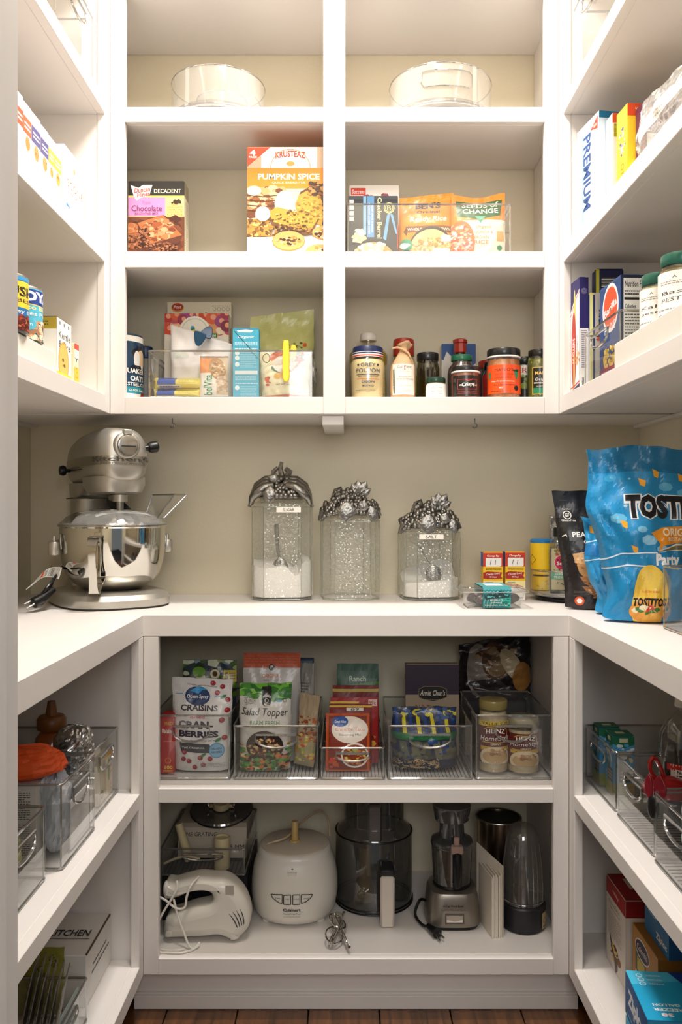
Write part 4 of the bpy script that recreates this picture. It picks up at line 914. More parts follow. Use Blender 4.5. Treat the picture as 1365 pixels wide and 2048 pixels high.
def grey(c):
    c.text('GREY', .5, .10, .42, .11, '2b2f5e', .01); c.text('POUPON', .5, .28, .70, .13, '2b2f5e', .01); c.rect(.16, .40, .84, .425, '2b2f5e'); c.text('MADE WITH WHITE WINE', .5, .475, .58, .035, '4a3c30'); c.rect(.16, .54, .84, .56, 'd8602c')
    c.text('DIJON', .5, .65, .36, .09, '2b2f5e', .02); c.text('MUSTARD', .5, .77, .32, .055, '2b2f5e', .01); c.para(.12, .88, .7, .93, 1, '8a8478'); c.ell(.22, .10, .035, .035, '3a3550', n=6); c.ell(.78, .10, .035, .035, '3a3550', n=6)
MUS = mat('mustard', 'e6cf98', .45, var=.05)
t = empty('mustard_jar', (X(736, 2.0), 2.0, S3+.0005), 0, 'cream mustard jar with a navy lid and striped band', 'jar')
pf = [(.036, 0), (.0385, .003), (.0405, .05), (.042, .084), (.040, .092), (.036, .097)]
G().lathe([(a-.0008, b) for a, b in pf], 40).build('contents', MUS, t, smooth=True)
G().shell([(a+.001, b) for a, b in pf]+[(.035, .101), (.035, .106)], 40).build('glass_body', GLASS, t, smooth=True)
G().lathe([(.0355, .107), (.0365, .108), (.0365, .126), (.035, .128)], 44).build('lid', mat('navy_lid', '1d2a56', .3), t, smooth=True)
c = Cv(.12, .012, 2); c.rect(0, 0, 1, 1, 'f2eeea'); c.rect(0, .12, 1, .38, '33406c'); c.rect(0, .62, 1, .88, 'd8503a'); emit([(c, cylmap(.0372, .102, None, .12), .005)], t, GLOSSY, 'striped_band')
c = Cv(.085, .075, 2); grey(c); emit([(c, cylmap(.0405, .014, lambda b: .0390+.0425*(b/1.6), .085), .006)], t, GLOSSY, 'printed_label', off=.0012)
t = empty('paper_wrapped_bottle', (X(806, 1.99), 1.99, S3+.0005), 0, 'bottle wrapped in brown paper with a twisted top and a white label', 'bottle')
KR = mat('kraft_paper', 'c8a47c', .7, var=.1, bump=.4, bs=40)
g = G(); rings = []
for j, (r, zz, k) in enumerate(((.0285, 0, 0), (.030, .02, .0), (.0305, .07, 0), (.029, .084, .3), (.022, .100, .8), (.012, .118, 1.2), (.009, .124, 1.5), (.014, .131, 2), (.018, .137, 2.2))):
    rings.append([((r*(1+.14*min(k, 1)*math.sin(5*a+k*3)))*math.cos(a+k*.5)+.002*k, (r*(1+.14*min(k, 1)*math.sin(5*a+k*3)))*math.sin(a+k*.5), zz+.004*min(k, 1)*math.sin(2*a)) for a in (2*PI*i/30 for i in range(30))])
g.loft(rings).build('paper_wrap', KR, t, smooth='all')
G().tube([(-.026, -.018, .122), (-.014, -.019, .124), (0, -.018, .119), (.012, -.02, .110), (.018, -.022, .098)], [.0022, .003, .0035, .003, .001], 7).build('paper_fold', KR, t, smooth=True)
c = Cv(.058, .073, 3); c.rect(0, 0, 1, 1, 'ece6da'); c.poly([(.02, .16), (.1, .12), (.12, .4), (.14, .94), (.06, .96), (.02, .7)], '6a6a4c'); c.text('Col. Pabst', .55, .09, .62, .09, '3a342c', .0); c.text('P', .55, .09, .05, .09, 'c84a34', .03); c.ell(.55, .17, .03, .03, 'c84a34', n=8)
c.para(.35, .22, .75, .25, 1, 'b8b0a0'); c.para(.3, .40, .85, .43, 1, '8a8478'); c.text('WORCESTERSHIRE', .58, .49, .74, .05, '4a4640', -.01); c.text('General Reserve', .58, .70, .5, .04, '7a7468', -.01); c.para(.4, .84, .8, .90, 2, 'b8b0a0')
emit([(c, cylmap(.0305, .010, None, .058), .006)], t, PAPER, 'paper_label')
t = empty('cooking_spray_can', (X(808, 2.12), 2.12, S3+.0005), 0, 'spray can with a tall red cap behind the paper wrapped bottle', 'can')
G().lathe([(.026, 0), (.0275, .003), (.0275, .115), (.024, .128)], 32).build('can_body', mat('olive_can', '9c9a3c', .35), t, smooth=True)
G().lathe([(.0245, .1285), (.0275, .130), (.0272, .163), (.0255, .172), (.02, .1745)], 36).build('cap', mat('red_cap', 'a82a1c', .3, coat=.3), t, smooth=True)
c = Cv(.06, .08, 3); c.rect(0, 0, 1, 1, 'aaa83e'); c.rect(.5, .0, .8, .4, 'f0ece0'); emit([(c, cylmap(.0275, .03, None, .06), .006)], t, GLOSSY, 'printed_label')
jar('caper_jar', 'dark jar with a black lid and gold herbs in it, behind the small white-labelled jar', 'jar', X(856, 2.07), 2.07, S3, .030, .128, '17171a', fillm=mat('dried_herbs', '7a6a2a', .7, var=.6, vs=180), filltop=.52, glassm=clear('dark_jar_glass', (.35, .33, .26), .08, .8, .04), ribbed=False)
jar('herb_mustard_jar', 'small green-lidded jar with an arched handwritten label on the third shelf', 'jar', X(872, 1.985), 1.985, S3, .0245, .053, '17382c', lidh=.009, fillc='b8b070', draw=whitelab(['Blue Cheese', 'herb mustard']), lab=(.001, .037, .066), neck=.9)
def bluewave(c): c.rect(0, 0, 1, 1, 'ddd8d2'); c.poly([(0, 0), (1, 0), (1, .30), (.9, .34), (.8, .28), (.7, .2), (.45, .16), (.3, .2), (.15, .12), (.05, .26), (0, .24)], '1c4a8c')
carton('white_blue_box', 'white box with a wavy blue top standing behind the red-capped bottle', 'box', X(918, 2.15), 2.165, S3, .089, .03, .168, 0, col='d8d3cd', front=bluewave)
t = empty('sauce_bottle', (X(921, 2.10), 2.10, S3+.0005), 0, 'dark sauce bottle with a red faceted cap', 'bottle')
G().lathe([(.024, 0), (.026, .003), (.026, .09), (.014, .125), (.013, .135)], 28).build('bottle_body', mat('dark_sauce', '24100c', .2, coat=.5), t, smooth=True)
G().lathe([(.016, .1345), (.0165, .137), (.0155, .158), (.0185, .160), (.0185, .167), (.016, .169)], 10).build('cap', mat('red_cap', 'a82a1c', .3), t)
t = jar('sauce_jar', 'brown round-shouldered jar with a bright green lid, behind the black-labelled jar', 'jar', X(924, 2.045), 2.045, S3, .036, .118, '1f6a4c', fillc='3a1d10', filltop=.97, body=[(.032, 0), (.035, .004), (.036, .07), (.034, .085), (.024, .098), (.0235, .106)], cap_r=.026, lidh=.011,
    draw=lambda c: c.text('CALIFORNIA', .5, .5, .8, .6, 'd8d0c4', .01, arc=.5), lab=(.078, .092, .05))
def crispy(c):
    c.rect(0, 0, 1, 1, '26221f'); c.line([(.2, .2), (.8, .2), (.8, .66), (.2, .66), (.2, .2)], .012, 'b83a3c'); c.line([(.42, .18), (.5, .26), (.62, .22), (.66, .16)], .02, 'c0403e'); c.text('Crispy', .52, .45, .4, .22, 'f2ece4', .02, .12, .1); c.text('the', .3, .46, .1, .08, 'f2ece4', .02); c.text('oil', .75, .46, .1, .09, 'e8c0b0'); c.para(.2, .74, .8, .9, 2, '8a3030'); c.rect(.02, .14, .13, .32, '4a4644')
jar('chilli_oil_jar', 'black-labelled jar of crisp chilli oil with a white ringed lid', 'jar', X(932, 1.985), 1.985, S3, .0345, .079, '1b1a1b', lidh=.010, fillc='9a4416', draw=crispy, lab=(.005, .055, .08), group='chilli jars', neck=.93, band='e8e4e0', ribbed=False)
jar('red_lid_jar', 'dark jar with a red lid left of the orange-labelled salsa', 'jar', X(983, 2.12), 2.12, S3, .036, .117, '9a2a18', fillc='1c1210', filltop=.97, ribbed=False)
jar('red_label_jar', 'dark jar with a black lid and a red label tucked behind the salsa', 'jar', X(992, 2.06), 2.065, S3, .032, .104, '121214', fillc='241411', filltop=.97, draw=lambda c: c.rect(0, 0, 1, 1, '9c2420'), lab=(.008, .072, .15), ribbed=False)
def mateo(c):
    c.rect(0, 0, 1, 1, 'e2501e'); c.rect(.92, .0, 1, 1, 'b83a1c'); c.text("MATEO'S", .44, .18, .40, .10, '5a1c14', .0); c.text('GOURMET SALSA', .44, .33, .40, .07, '8a2c18', -.01); c.text('HABANERO', .42, .45, .36, .06, '8a2c18', -.01); c.text('No Preservatives', .42, .57, .50, .05, 'ffe8d8', .0, .1)
    c.para(.22, .68, .68, .73, 1, '7a2414'); c.text('HOT', .38, .80, .09, .06, 'ffe8d8', .02); c.para(.15, .90, .6, .94, 1, '5a1c14'); c.ell(.72, .81, .06, .055, '231814')
    c.poly([(.66, .2), (.76, .2), (.77, .38), (.73, .52), (.68, .38)], '2c8a5c'); c.poly([(.62, .18), (.8, .15), (.76, .24), (.66, .24)], '18301c'); c.poly([(.08, .25), (.14, .25), (.13, .5), (.08, .45)], '2c8a5c')
jar('salsa_jar', 'orange-labelled salsa jar with a black lid, widest on the third shelf', 'jar', X(1008, 1.99), 1.99, S3, .0405, .122, '16191a', lidh=.017, fillc='b06a34', draw=mateo, lab=(.012, .080, .112), neck=.93, band='e6e2de', ribbed=False)
jar('verde_jar', 'dark-lidded jar with a white green-printed label between salsa and olives', 'jar', X(1050, 2.10), 2.10, S3, .034, .122, '1a1f18', fillc='3c3a18', filltop=.97, draw=lambda c: (c.rect(0, 0, 1, .28, 'dcd6c8'), c.text('VERDE', .45, .14, .5, .14, '9a3028', .02), c.rect(0, .28, 1, 1, '2c2a1c'), c.blobs(0, .25, 1, .6, ['8a9a3c', '5c6a28'], 30, .06)), lab=(.01, .098, .13), ribbed=False)
def olive(c):
    c.rect(0, 0, 1, 1, 'c8a850'); c.rect(.05, .03, .95, .97, '1c1e1c'); c.text('MARIO', .5, .22, .7, .12, 'e0b860', .02); c.text('Original', .5, .46, .7, .13, 'f2eee4', .0, .15); c.text('MANZANILLA', .5, .58, .8, .05, 'f2eee4', .02); c.rect(.05, .76, .95, .97, '1f7a50'); c.para(.2, .68, .8, .72, 1, 'c8c0a8')
ol = jar('olive_jar', 'jar of green olives with a black and green label at the right post', 'jar', X(1080, 2.0), 2.0, S3, .030, .122, '1d1c14', lidh=.012, fillm=mat('brine', (.42, .42, .12), .3, var=.3, vs=60), filltop=.9, draw=olive, lab=(.012, .078, .05), ribbed=False)
g = G(); rr = random.Random(3)
for i in range(46):
    a = rr.random()*2*PI; g.ball((.0215*math.cos(a), .0215*math.sin(a), .012+.086*rr.random()), .007, n=8, m=6)
g.build('olives', mat('olive_green', '8a8f34', .35, var=.2), ol, smooth=True)['kind'] = 'stuff'
# ================================================================ worktop: stand mixer
mx = empty('stand_mixer', (-.579, 2.0, CT+.0005), math.radians(33), 'brushed silver stand mixer with a polished steel bowl on the left of the worktop', 'mixer')
SIL = mat('silver_enamel', (.74, .725, .69), .38, .8, var=.03, vs=5)
def sell(cx, cy, z, a, b, p=2.6, n=36):
    out = []
    for i in range(n):
        t = 2*PI*i/n; c, s = math.cos(t), math.sin(t)
        out.append((cx+a*abs(c)**(2/p)*(1 if c >= 0 else -1), cy+b*abs(s)**(2/p)*(1 if s >= 0 else -1), z))
    return out
g = G(); g.loft([sell(0, .0, 0, .122, .160, 2.8), sell(0, 0, .004, .128, .166, 2.8), sell(0, 0, .020, .129, .168, 2.8), sell(0, .0, .031, .122, .160, 2.8), sell(0, .0, .036, .10, .135, 2.6), sell(0, .01, .038, .06, .09, 2.4)])
g.build('base', SIL, mx, smooth=True)
G().loft([sell(0, 0, .0, .118, .157, 2.8), sell(0, 0, -.0004+.004, .1285, .1665, 2.8)]).build('base_gasket', BLACK, mx)
g = G(); g.loft([sell(0, .120, .034, .068, .05), sell(0, .125, .06, .060, .045, 3), sell(0, .125, .20, .056, .044, 3), sell(0, .122, .255, .056, .050, 3), sell(0, .112, .272, .059, .066, 3), sell(0, .10, .290, .061, .080, 3)])
g.build('column', SIL, mx, smooth=True)
G().box(-.057, .057, .072, .175, .252, .2545, .001).build('column_seam', DARK, mx)
# head: rings along its length (y from rear to front)
rings = []
for y, a, zc, hu, hd, p in ((.190, .012, .340, .02, .03, 2), (.187, .036, .340, .036, .046, 2.6), (.176, .052, .342, .050, .056, 3), (.15, .0595, .346, .057, .062, 3.4), (.09, .063, .350, .0625, .066, 3.6), (.0, .0645, .352, .0655, .068, 3.6), (-.07, .064, .352, .0655, .068, 3.4), (-.105, .060, .350, .063, .066, 3), (-.126, .051, .349, .054, .060, 2.7), (-.136, .037, .348, .040, .048, 2.4), (-.139, .016, .348, .02, .024, 2)):
    r = []
    for i in range(36):
        t = 2*PI*i/36; c, s = math.cos(t), math.sin(t)
        r.append((a*abs(c)**(2/p)*(1 if c >= 0 else -1), y, zc+(hu if s > 0 else hd)*abs(s)**(2/(p if s < 0 else 2.1))*(1 if s >= 0 else -1)))
    rings.append(r)
G().loft(rings).build('motor_head', SIL, mx, smooth=True)
HX = ((.190, .012), (.187, .036), (.176, .052), (.15, .0595), (.09, .063), (.0, .0645), (-.07, .064), (-.105, .060), (-.126, .051), (-.136, .037), (-.139, .016))
def headx(y):
    for (y0, a0), (y1, a1) in zip(HX, HX[1:]+((-.1391, .0),)):
        if y1 <= y <= y0: return a0+(a1-a0)*(y0-y)/(y0-y1)
    return .0
# trim band round the head: path in plan, left side -> front -> right side
plan = [(-headx(y), y) for y in (.17, .15, .12, .06, 0, -.05, -.09, -.115, -.128, -.136)]+[(0, -.1395)]+[(headx(y), y) for y in (-.136, -.128, -.115, -.09, -.05, 0, .06, .12, .15, .17)]
S = [0]
for a, b in zip(plan, plan[1:]): S.append(S[-1]+math.hypot(b[0]-a[0], b[1]-a[1]))
def onhead(a, b, o):
    a = min(max(a, 0), S[-1]-1e-6); i = max(k for k in range(len(S)) if S[k] <= a); i = min(i, len(plan)-2); t = (a-S[i])/(S[i+1]-S[i])
    p, q = plan[i], plan[i+1]; dx, dy = q[0]-p[0], q[1]-p[1]; l = math.hypot(dx, dy); nx, ny = dy/l, -dx/l
    x, y = p[0]+dx*t, p[1]+dy*t
    if nx*x+ny*(y-.02) < 0: nx, ny = -nx, -ny
    return (x+nx*(o+.0012), y+ny*(o+.0012), .328+b)
g = G(); n = 60; vs = []
for i in range(n+1):
    a = S[-1]*i/n; vs += [onhead(a, 0, -.001), onhead(a, .0, .0005), onhead(a, .020, .0005), onhead(a, .020, -.001)]
g.v = vs; g.f = [(4*i+k, 4*i+k+1, 4*i+5+k, 4*i+4+k) for i in range(n) for k in range(3)]
g.build('trim_band', mat('satin_band', (.72, .70, .66), .3, 1), mx, smooth=True)
c = Cv(S[-1], .020, 2); mid = .5
c.text('KitchenAid', .50, .36, .26, .55, '4a4844', .02); c.text('PROFESSIONAL 600', .50, .84, .18, .2, '6a6864', .01)
emit([(c, onhead, .006)], mx, GLOSSY, 'printed_badge', off=.0016)
G().loft([sell(0, -.045, .262, .045, .062), sell(0, -.045, .266, .056, .080, 3), sell(0, -.04, .284, .0625, .090, 3.2), sell(0, -.04, .302, .062, .090, 3.2)]).build('gear_housing', SIL, mx, smooth=True)
# attachment hub on the front with its cap and hinge, and the black hub screw
Mf = Matrix.Translation((0, -.1375, .372)) @ Matrix.Rotation(PI/2, 4, 'X')
hub = G().lathe([(.031, -.012), (.031, .002), (.028, .006), (.025, .007)], 32, M=Mf).build('attachment_hub', SIL, mx, smooth=True)
G().lathe([(.024, .0072), (.0245, .009), (.023, .0125), (.020, .0135)], 32, M=Mf).build('hub_cap', mat('hub_cap_silver', (.72, .71, .68), .25, 1), hub, smooth=True)
G().box(-.010, .010, -.149, -.135, .396, .408, .002).build('hub_hinge', SIL, hub)
G().box(-.017, .017, -.1518, -.1509, .368, .371).build('hub_lettering', DARK, hub)
kb = G().lathe([(.006, 0), (.006, .012), (.011, .014), (.013, .02), (.013, .033), (.009, .037)], 20, M=Matrix.Translation((.045, -.118, .368)) @ Matrix.Rotation(math.radians(80), 4, 'Y')).build('hub_knob', BLACK, mx, smooth=True)
Ms = Matrix.Translation((-.061, .115, .322)) @ Matrix.Rotation(-PI/2, 4, 'Y')
G().lathe([(.004, 0), (.005, .01), (.011, .012), (.0135, .018), (.011, .026), (.004, .028)], 20, M=Ms).build('speed_knob', BLACK, mx, smooth=True)
G().box(-.0655, -.0635, .0, .10, .3205, .3225).build('speed_slot', DARK, mx)
# drive and shaft
G().box(-.012, .012, -.09, -.035, .246, .263, .004).lathe([(.017, .0), (.017, .016), (.010, .020)], 20, M=Matrix.Translation((0, -.088, .244))).build('planetary_arm', SIL, mx, smooth=True)
G().lathe([(.0075, .188), (.0085, .19), (.0085, .244)], 16, M=Matrix.Translation((0, -.088, 0))).tube([(0, -.088, .218), (.013, -.088, .218)], .003, 8).build('beater_shaft', STEEL, mx, smooth=True)
# bowl
by = -.035
Mb = Matrix.Translation((0, by, 0))
g = G(); g.lathe([(.045, .036), (.070, .040), (.094, .055), (.110, .078), (.119, .11), (.122, .15), (.1225, .183), (.1255, .186), (.1255, .189), (.121, .188), (.119, .15), (.107, .078), (.09, .058), (.001, .045)], 64, M=Mb)
bowl = g.build('mixing_bowl', CHROME, mx, smooth=True)
g = G(); a0 = math.radians(-123)+0
hp = lambda r, z, da=0: (r*math.cos(a0+da), by+r*math.sin(a0+da), z)
pts = [hp(.121, .165), hp(.140, .164), hp(.157, .156), hp(.163, .14), hp(.159, .10), hp(.150, .050), hp(.143, .042), hp(.112, .068)]
pts = smoothline(pts, 4, False); w = .0105; tt = Vector((-math.sin(a0), math.cos(a0), 0)); vs = []; m = len(pts)
for i, p in enumerate(pts):
    p = Vector(p); t = (Vector(pts[min(i+1, m-1)])-Vector(pts[max(0, i-1)])).normalized(); nn = t.cross(tt).normalized(); ww = w*(1+.25*math.sin(i*.3))
    for a, b in ((-1, -1), (1, -1), (1, 1), (-1, 1)): vs.append(p+tt*ww*a+nn*.0022*b)
g.v = vs; g.f = [(4*i+k, 4*i+(k+1) % 4, 4*i+4+(k+1) % 4, 4*i+4+k) for i in range(m-1) for k in range(4)]+[(0, 1, 2, 3), (4*m-4, 4*m-3, 4*m-2, 4*m-1)]
g.build('bowl_handle', CHROME, bowl, smooth=True)
G().box(-.007, .007, -.002, .002, .075, .175, .001, M=Matrix.Translation((.1235*math.cos(a0), by+.1235*math.sin(a0), 0)) @ Matrix.Rotation(a0+PI/2, 4, 'Z')).build('handle_plate', CHROME, bowl)
# bowl lift arms with pins
for s in (-1, 1):
    g = G().tube([(s*.062, .085, .145), (s*.105, .06, .142), (s*.128, .0, .140), (s*.134, -.03, .140)], [.013, .011, .010, .010], 10)
    arm = g.build('bowl_support_arm', SIL, mx, smooth=True)
    G().lathe([(.0125, .0), (.014, .003), (.014, .026), (.012, .030), (.005, .032), (.004, .044)], 20, M=Matrix.Translation((s*.136, -.034, .121))).build('bowl_pin', SIL, arm, smooth=True)
    G().tube([(s*.124, -.05, .135), (s*.126, -.052, .155), (s*.124, -.046, .168), (s*.121, -.036, .165)], .0022, 6).build('spring_latch', STEEL, arm, smooth=True)
# clear pouring shield and its chute, paper and whisk parts lying under it
sh = G(); sh.shell([(.124, .190), (.122, .194), (.108, .208), (.085, .219), (.055, .224)], 60, M=Mb)
n6 = 60; sh.f = [f for k, f in enumerate(sh.f) if not (26 <= (k % n6) <= 33 and k//n6 >= 1)]
shield = sh.build('pouring_shield', FILMC, mx, smooth=True, fix=False)
G().tube([(.055*math.cos(a), by+.055*math.sin(a), .224) for a in (2*PI*i/40 for i in range(40))], .0014, 6, True).tube([(.124*math.cos(a), by+.124*math.sin(a), .1905) for a in (2*PI*i/60 for i in range(60))], .0018, 6, True).build('shield_rim', EDGE, shield, smooth=True)
ch = G(); A = Vector((.075, -.005, .205))
lo = [(.095, -.065, .200), (.125, -.04, .205), (.115, .0, .210), (.085, -.015, .205)]
hi = [(.130, -.10, .262), (.178, -.055, .262), (.160, .02, .262), (.105, -.015, .262)]
ch.loft([lo, hi], cap=False).build('chute', ACR, shield, fix=False)
G().tube(hi, .0018, 6, True).tube([lo[0], hi[0]], .0018, 6).tube([lo[1], hi[1]], .0018, 6).tube([lo[3], hi[3]], .0014, 6).build('chute_rim', EDGE, shield, smooth=True)
g = G(); g.shell([(.020, -.003), (.062, .0), (.060, .012), (.02, .014)], 30, M=Matrix.Translation((.045, .02, .205)) @ Matrix.Rotation(.9, 4, 'Y')).build('splash_disc', DARK, mx, smooth=True)
pp = G(); pp.v = []; nn_ = 10
for i in range(nn_+1):
    for j in range(nn_+1):
        u, v = i/nn_, j/nn_; x = -.085+.17*u; y = -.12+.13*v; rr_ = math.hypot(x, y-by)
        zz = .224-.9*max(0, rr_-.045)**2*4+.003*noise.noise((u*4, v*4, 2)); pp.v.append((x*.95, y, zz))
pp.f = [(i*(nn_+1)+j, (i+1)*(nn_+1)+j, (i+1)*(nn_+1)+j+1, i*(nn_+1)+j+1) for i in range(nn_) for j in range(nn_) if math.hypot(-.085+.17*(i+.5)/nn_, -.12+.13*(j+.5)/nn_-by) < .1]
pp.build('shield_flap', clear('milky_film', (.7, .7, .7), .2, .6, .2, haze=.5, hcol=(.95, .94, .92)), shield, smooth='all')
# whisk shaft shadowing the column, hanging cord with tag and plug
cord = G().tube(smoothline([(-.05, .10, .10), (-.075, .06, .10), (-.115, .0, .085), (-.14, -.055, .070), (-.165, -.085, .05), (-.178, -.07, .025), (-.168, -.05, .012), (-.15, -.03, .03), (-.13, -.01, .07)], 6, False), .0034, 8).build('power_cord', BLACK, mx, smooth=True)
G().tube([(-.145, -.065, .045), (-.175, -.085, .028), (-.195, -.095, .020)], [.007, .011, .012], 10).build('plug', BLACK, cord, smooth=True)
G().tube([(-.195, -.091, .026), (-.215, -.10, .019)], .0022, 6).tube([(-.193, -.100, .019), (-.212, -.11, .010)], .0022, 6).build('plug_prong', PEWTER, cord, smooth=True)
tagm = G(); tagm.v = []; 
for i in range(13):
    u = i/12; x = -.118-.085*u; y = -.035-.045*u+.010*math.sin(u*5); z = .092-.028*u+.010*math.sin(u*4)
    tagm.v += [(x, y, z), (x-.01, y-.01, z-.026*(1-.75*u))]
tagm.f = [(2*i, 2*i+1, 2*i+3, 2*i+2) for i in range(12)]
tagm.build('paper_tag', mat('tag_paper', 'e8e4dc', .6), cord, smooth='all')
def tagp(a, b, o):
    u = a/.15; v = b/.026; x = -.118-.085*u; y = -.035-.045*u+.010*math.sin(u*5); z = .092-.028*u+.010*math.sin(u*4)
    p = Vector((x, y, z)).lerp(Vector((x-.01, y-.01, z-.026*(1-.75*u))), 1-v); return (p.x-.3*o, p.y-o-.0006, p.z+.4*o)
c = Cv(.15, .026, 4); c.bars(.04, .1, .34, .9, 12, '2a2a2a', 'e8e4dc'); c.para(.36, .1, .46, .9, 5, '2a2a2a'); c.rect(.48, .05, .58, .8, 'd8562c'); c.para(.6, .2, .95, .8, 3, '55524e')
emit([(c, tagp, .01)], cord, PAPER, 'printed_tag')
# ================================================================ worktop: three glass canisters with pewter lids
def leaf(M, L, W_, m, parent):
    g = G(); n = 8; ring = []
    for i in range(n+1):
        t = i/n; w = W_*math.sin(PI*t**.8)*(1+.18*math.sin(t*20)); z = -L*t; b = .006*math.sin(PI*t)
        g.v += [(-w, b*.2, z), (-w*.5, -b*.7, z), (0, -b*.2, z), (w*.5, -b*.7, z), (w, b*.2, z)]
    for i in range(n):
        for k in range(4): g.f.append((5*i+k, 5*i+k+1, 5*i+k+6, 5*i+k+5))
    k = len(g.v); g.v += [(x, y+.0018, z) for x, y, z in g.v]; g.f += [tuple(a+k for a in f[::-1]) for f in g.f]
    q = G(); q.add(g.v, g.f, M); return q.build('leaf', m, parent, smooth='all', fix=False)
def canister(label, px, Y, w, h, word, wpos, seed, fill=None, style=0):
    t = empty('glass_canister', (X(px, Y), Y, CT+.0005), 0, label, 'canister', 'glass canisters with pewter lids')
    n = 8; a = w/2; cut = a*.26
    def octo(s, z): 
        k = a*s; c = cut*s*1.5
        return [(k, -k+c, z), (k, k-c, z), (k-c, k, z), (-k+c, k, z), (-k, k-c, z), (-k, -k+c, z), (-k+c, -k, z), (k-c, -k, z)]
    R = Matrix.Rotation(math.radians(6), 4, 'Z')
    g = G(); g.loft([octo(.90, 0), octo(.99, .006), octo(1, .014), octo(1, h*.88), octo(.95, h*.915), octo(.80, h*.945), octo(.72, h*.955)], cap=False, M=R)
    g.shell([(a*.74, h*.953), (a*.74, h)], 32)
    g.build('glass_body', HAMMER, t, fix=False)
    e = G(); o = octo(1, 0)
    for p in o: q = R @ Vector(p); e.tube([(q.x, q.y, .008), (q.x, q.y, h*.88)], .0011, 5)
    e.tube([tuple(R @ Vector((p[0]*.97, p[1]*.97, .003))) for p in o], .0016, 5, True).tube([tuple(R @ Vector((p[0], p[1], h*.885))) for p in o], .0012, 5, True)
    e.tube([(a*.74*math.cos(b), a*.74*math.sin(b), h*.965) for b in (2*PI*i/28 for i in range(28))], .0016, 5, True)
    e.build('glass_edge', clear('jar_edge', (.80, .82, .78), .18, .6, .08, haze=.10, hcol=(.7, .74, .66)), t, smooth=True)
    if fill:
        f = G(); nn = 14; k = a*.955; c2 = cut*.95*1.5; zb = .008
        def inside(x, y):
            m_ = max(abs(x), abs(y)); s = abs(x)+abs(y); lim = 2*k-c2; sc_ = min(1, k/m_ if m_ else 1, lim/s if s else 1); return x*sc_, y*sc_
        for i in range(nn+1):
            for j in range(nn+1):
                x, y = inside(-k+2*k*i/nn, -k+2*k*j/nn); q = R @ Vector((x, y, 0)); f.v.append((q.x, q.y, fill(x/k, y/k)*h))
        m_ = len(f.v); f.v += [(p[0], p[1], zb) for p in f.v]
        for i in range(nn):
            for j in range(nn):
                q = (i*(nn+1)+j, (i+1)*(nn+1)+j, (i+1)*(nn+1)+j+1, i*(nn+1)+j+1); f.f += [q, tuple(m_+x for x in q[::-1])]
        for i in range(nn):
            for q in ((i, i+1), (nn*(nn+1)+i, nn*(nn+1)+i+1), (i*(nn+1), (i+1)*(nn+1)), (i*(nn+1)+nn, (i+1)*(nn+1)+nn)): f.f.append((q[0], q[1], q[1]+m_, q[0]+m_))
        f.build('sugar' if word == 'SUGAR' else 'salt', mat('white_granules', (.93, .92, .90), .9, bump=.3, bs=900), t, smooth=True)
        sp = G(); hl = G()
        sx = -.004 if word == 'SUGAR' else -.012
        if word == 'SUGAR':
            hl.tube([(-.012, -.03, h*.72), (-.008, -.035, h*.5), (-.002, -.04, h*.32)], [.006, .0045, .004], 8); 
            for i in range(14):
                b = i*.9; hl.ball((-.004+.026*math.cos(b)*(i/14), -.05, h*(.23+.10*(1-i/14))+.012*math.sin(b)), .006, n=8, m=6)
            hl.ball((0, -.045, h*.30), .020, .006, .026)
        else:
            hl.tube([(-.034, -.03, h*.72), (-.022, -.035, h*.66), (-.014, -.04, h*.56), (.0, -.042, h*.46)], [.0015, .0022, .002, .003], 6); hl.ball((.008, -.045, h*.33), .020, .006, .024)
        hl.build('scoop_spoon', PEWTER, t, smooth=True)
    if word:
        c = Cv(.060, .0125, 2); c.rect(0, 0, 1, 1, 'f4efe6'); c.text(word, .5, .5, .46, .62, '2a2826', .01)
        sm = G(); x0 = X(wpos[0], Y-a)-X(px, Y); z0 = Z(wpos[1], Y-a)-CT; yy = -a*1.03-.002
        sm.box(x0-.030, x0+.030, yy, yy+.0008, z0-.00625, z0+.00625); sm.build('name_strip', mat('strip_white', 'f4efe6', .5), t)
        emit([(c, lambda p, q, o: (x0-.030+p, yy-o, z0-.00625+q), None)], t, PAPER, 'printed_word')
    # lid
    L = empty('pewter_lid', (0, 0, h)); L.parent = t
    G().lathe([(a*.70, -.012), (a*.82, -.006), (a*.84, .002), (a*.74, .010), (a*.5, .022), (a*.2, .030), (.001, .031)], 40).build('lid_dome', PEWTER, L, smooth=True)
    rr = random.Random(seed); g = G()
    def dome(ang, r): return (r*math.cos(ang), r*math.sin(ang), .004+.030*(1-(r/(a*.9))**2))
    def gar(n, x0, x1, top, bot, rb):
        for i in range(n):
            u = x0+(x1-x0)*rr.random(); e = abs(u)/1.08; hi = top*(1-e**2.4)+.004; lo = bot*e**2.5-.004; v = rr.random()
            z = lo+(hi-lo)*v; dep = math.sqrt(max(0, 1-min(1, abs(u))**2))
            g.ball((a*u, -a*(.30+.62*dep)*(1-.55*v)-.004, z), rb, n=10, m=7)
    if style == 0:
        for x_ in (-1, 1):
            for k in range(3):
                y0 = -.020-.016*k; g.tube([(x_*a*(.14+.05*k), y0, .040-.008*k), (x_*a*.50, y0-.006, .037-.009*k), (x_*a*.78, y0-.006, .022-.009*k), (x_*a*.93, y0-.002, .000-.004*k), (x_*a*1.0, y0+.004, -.024)], [.010, .0125, .0125, .009, .0045], 9)
            g.tube([(x_*a*.96, -.03, -.012), (x_*a*1.06, -.034, -.030)], [.005, .0045], 8)
        gar(46, -.15, .55, .038, .0, .0072)
        g.ball((a*.52, -a*.72, .012), .017, .012, .011); g.ball((-a*.55, -a*.7, .010), .015, .010, .012); g.ball((0, -a*.1, .036), .034, .022, .016)
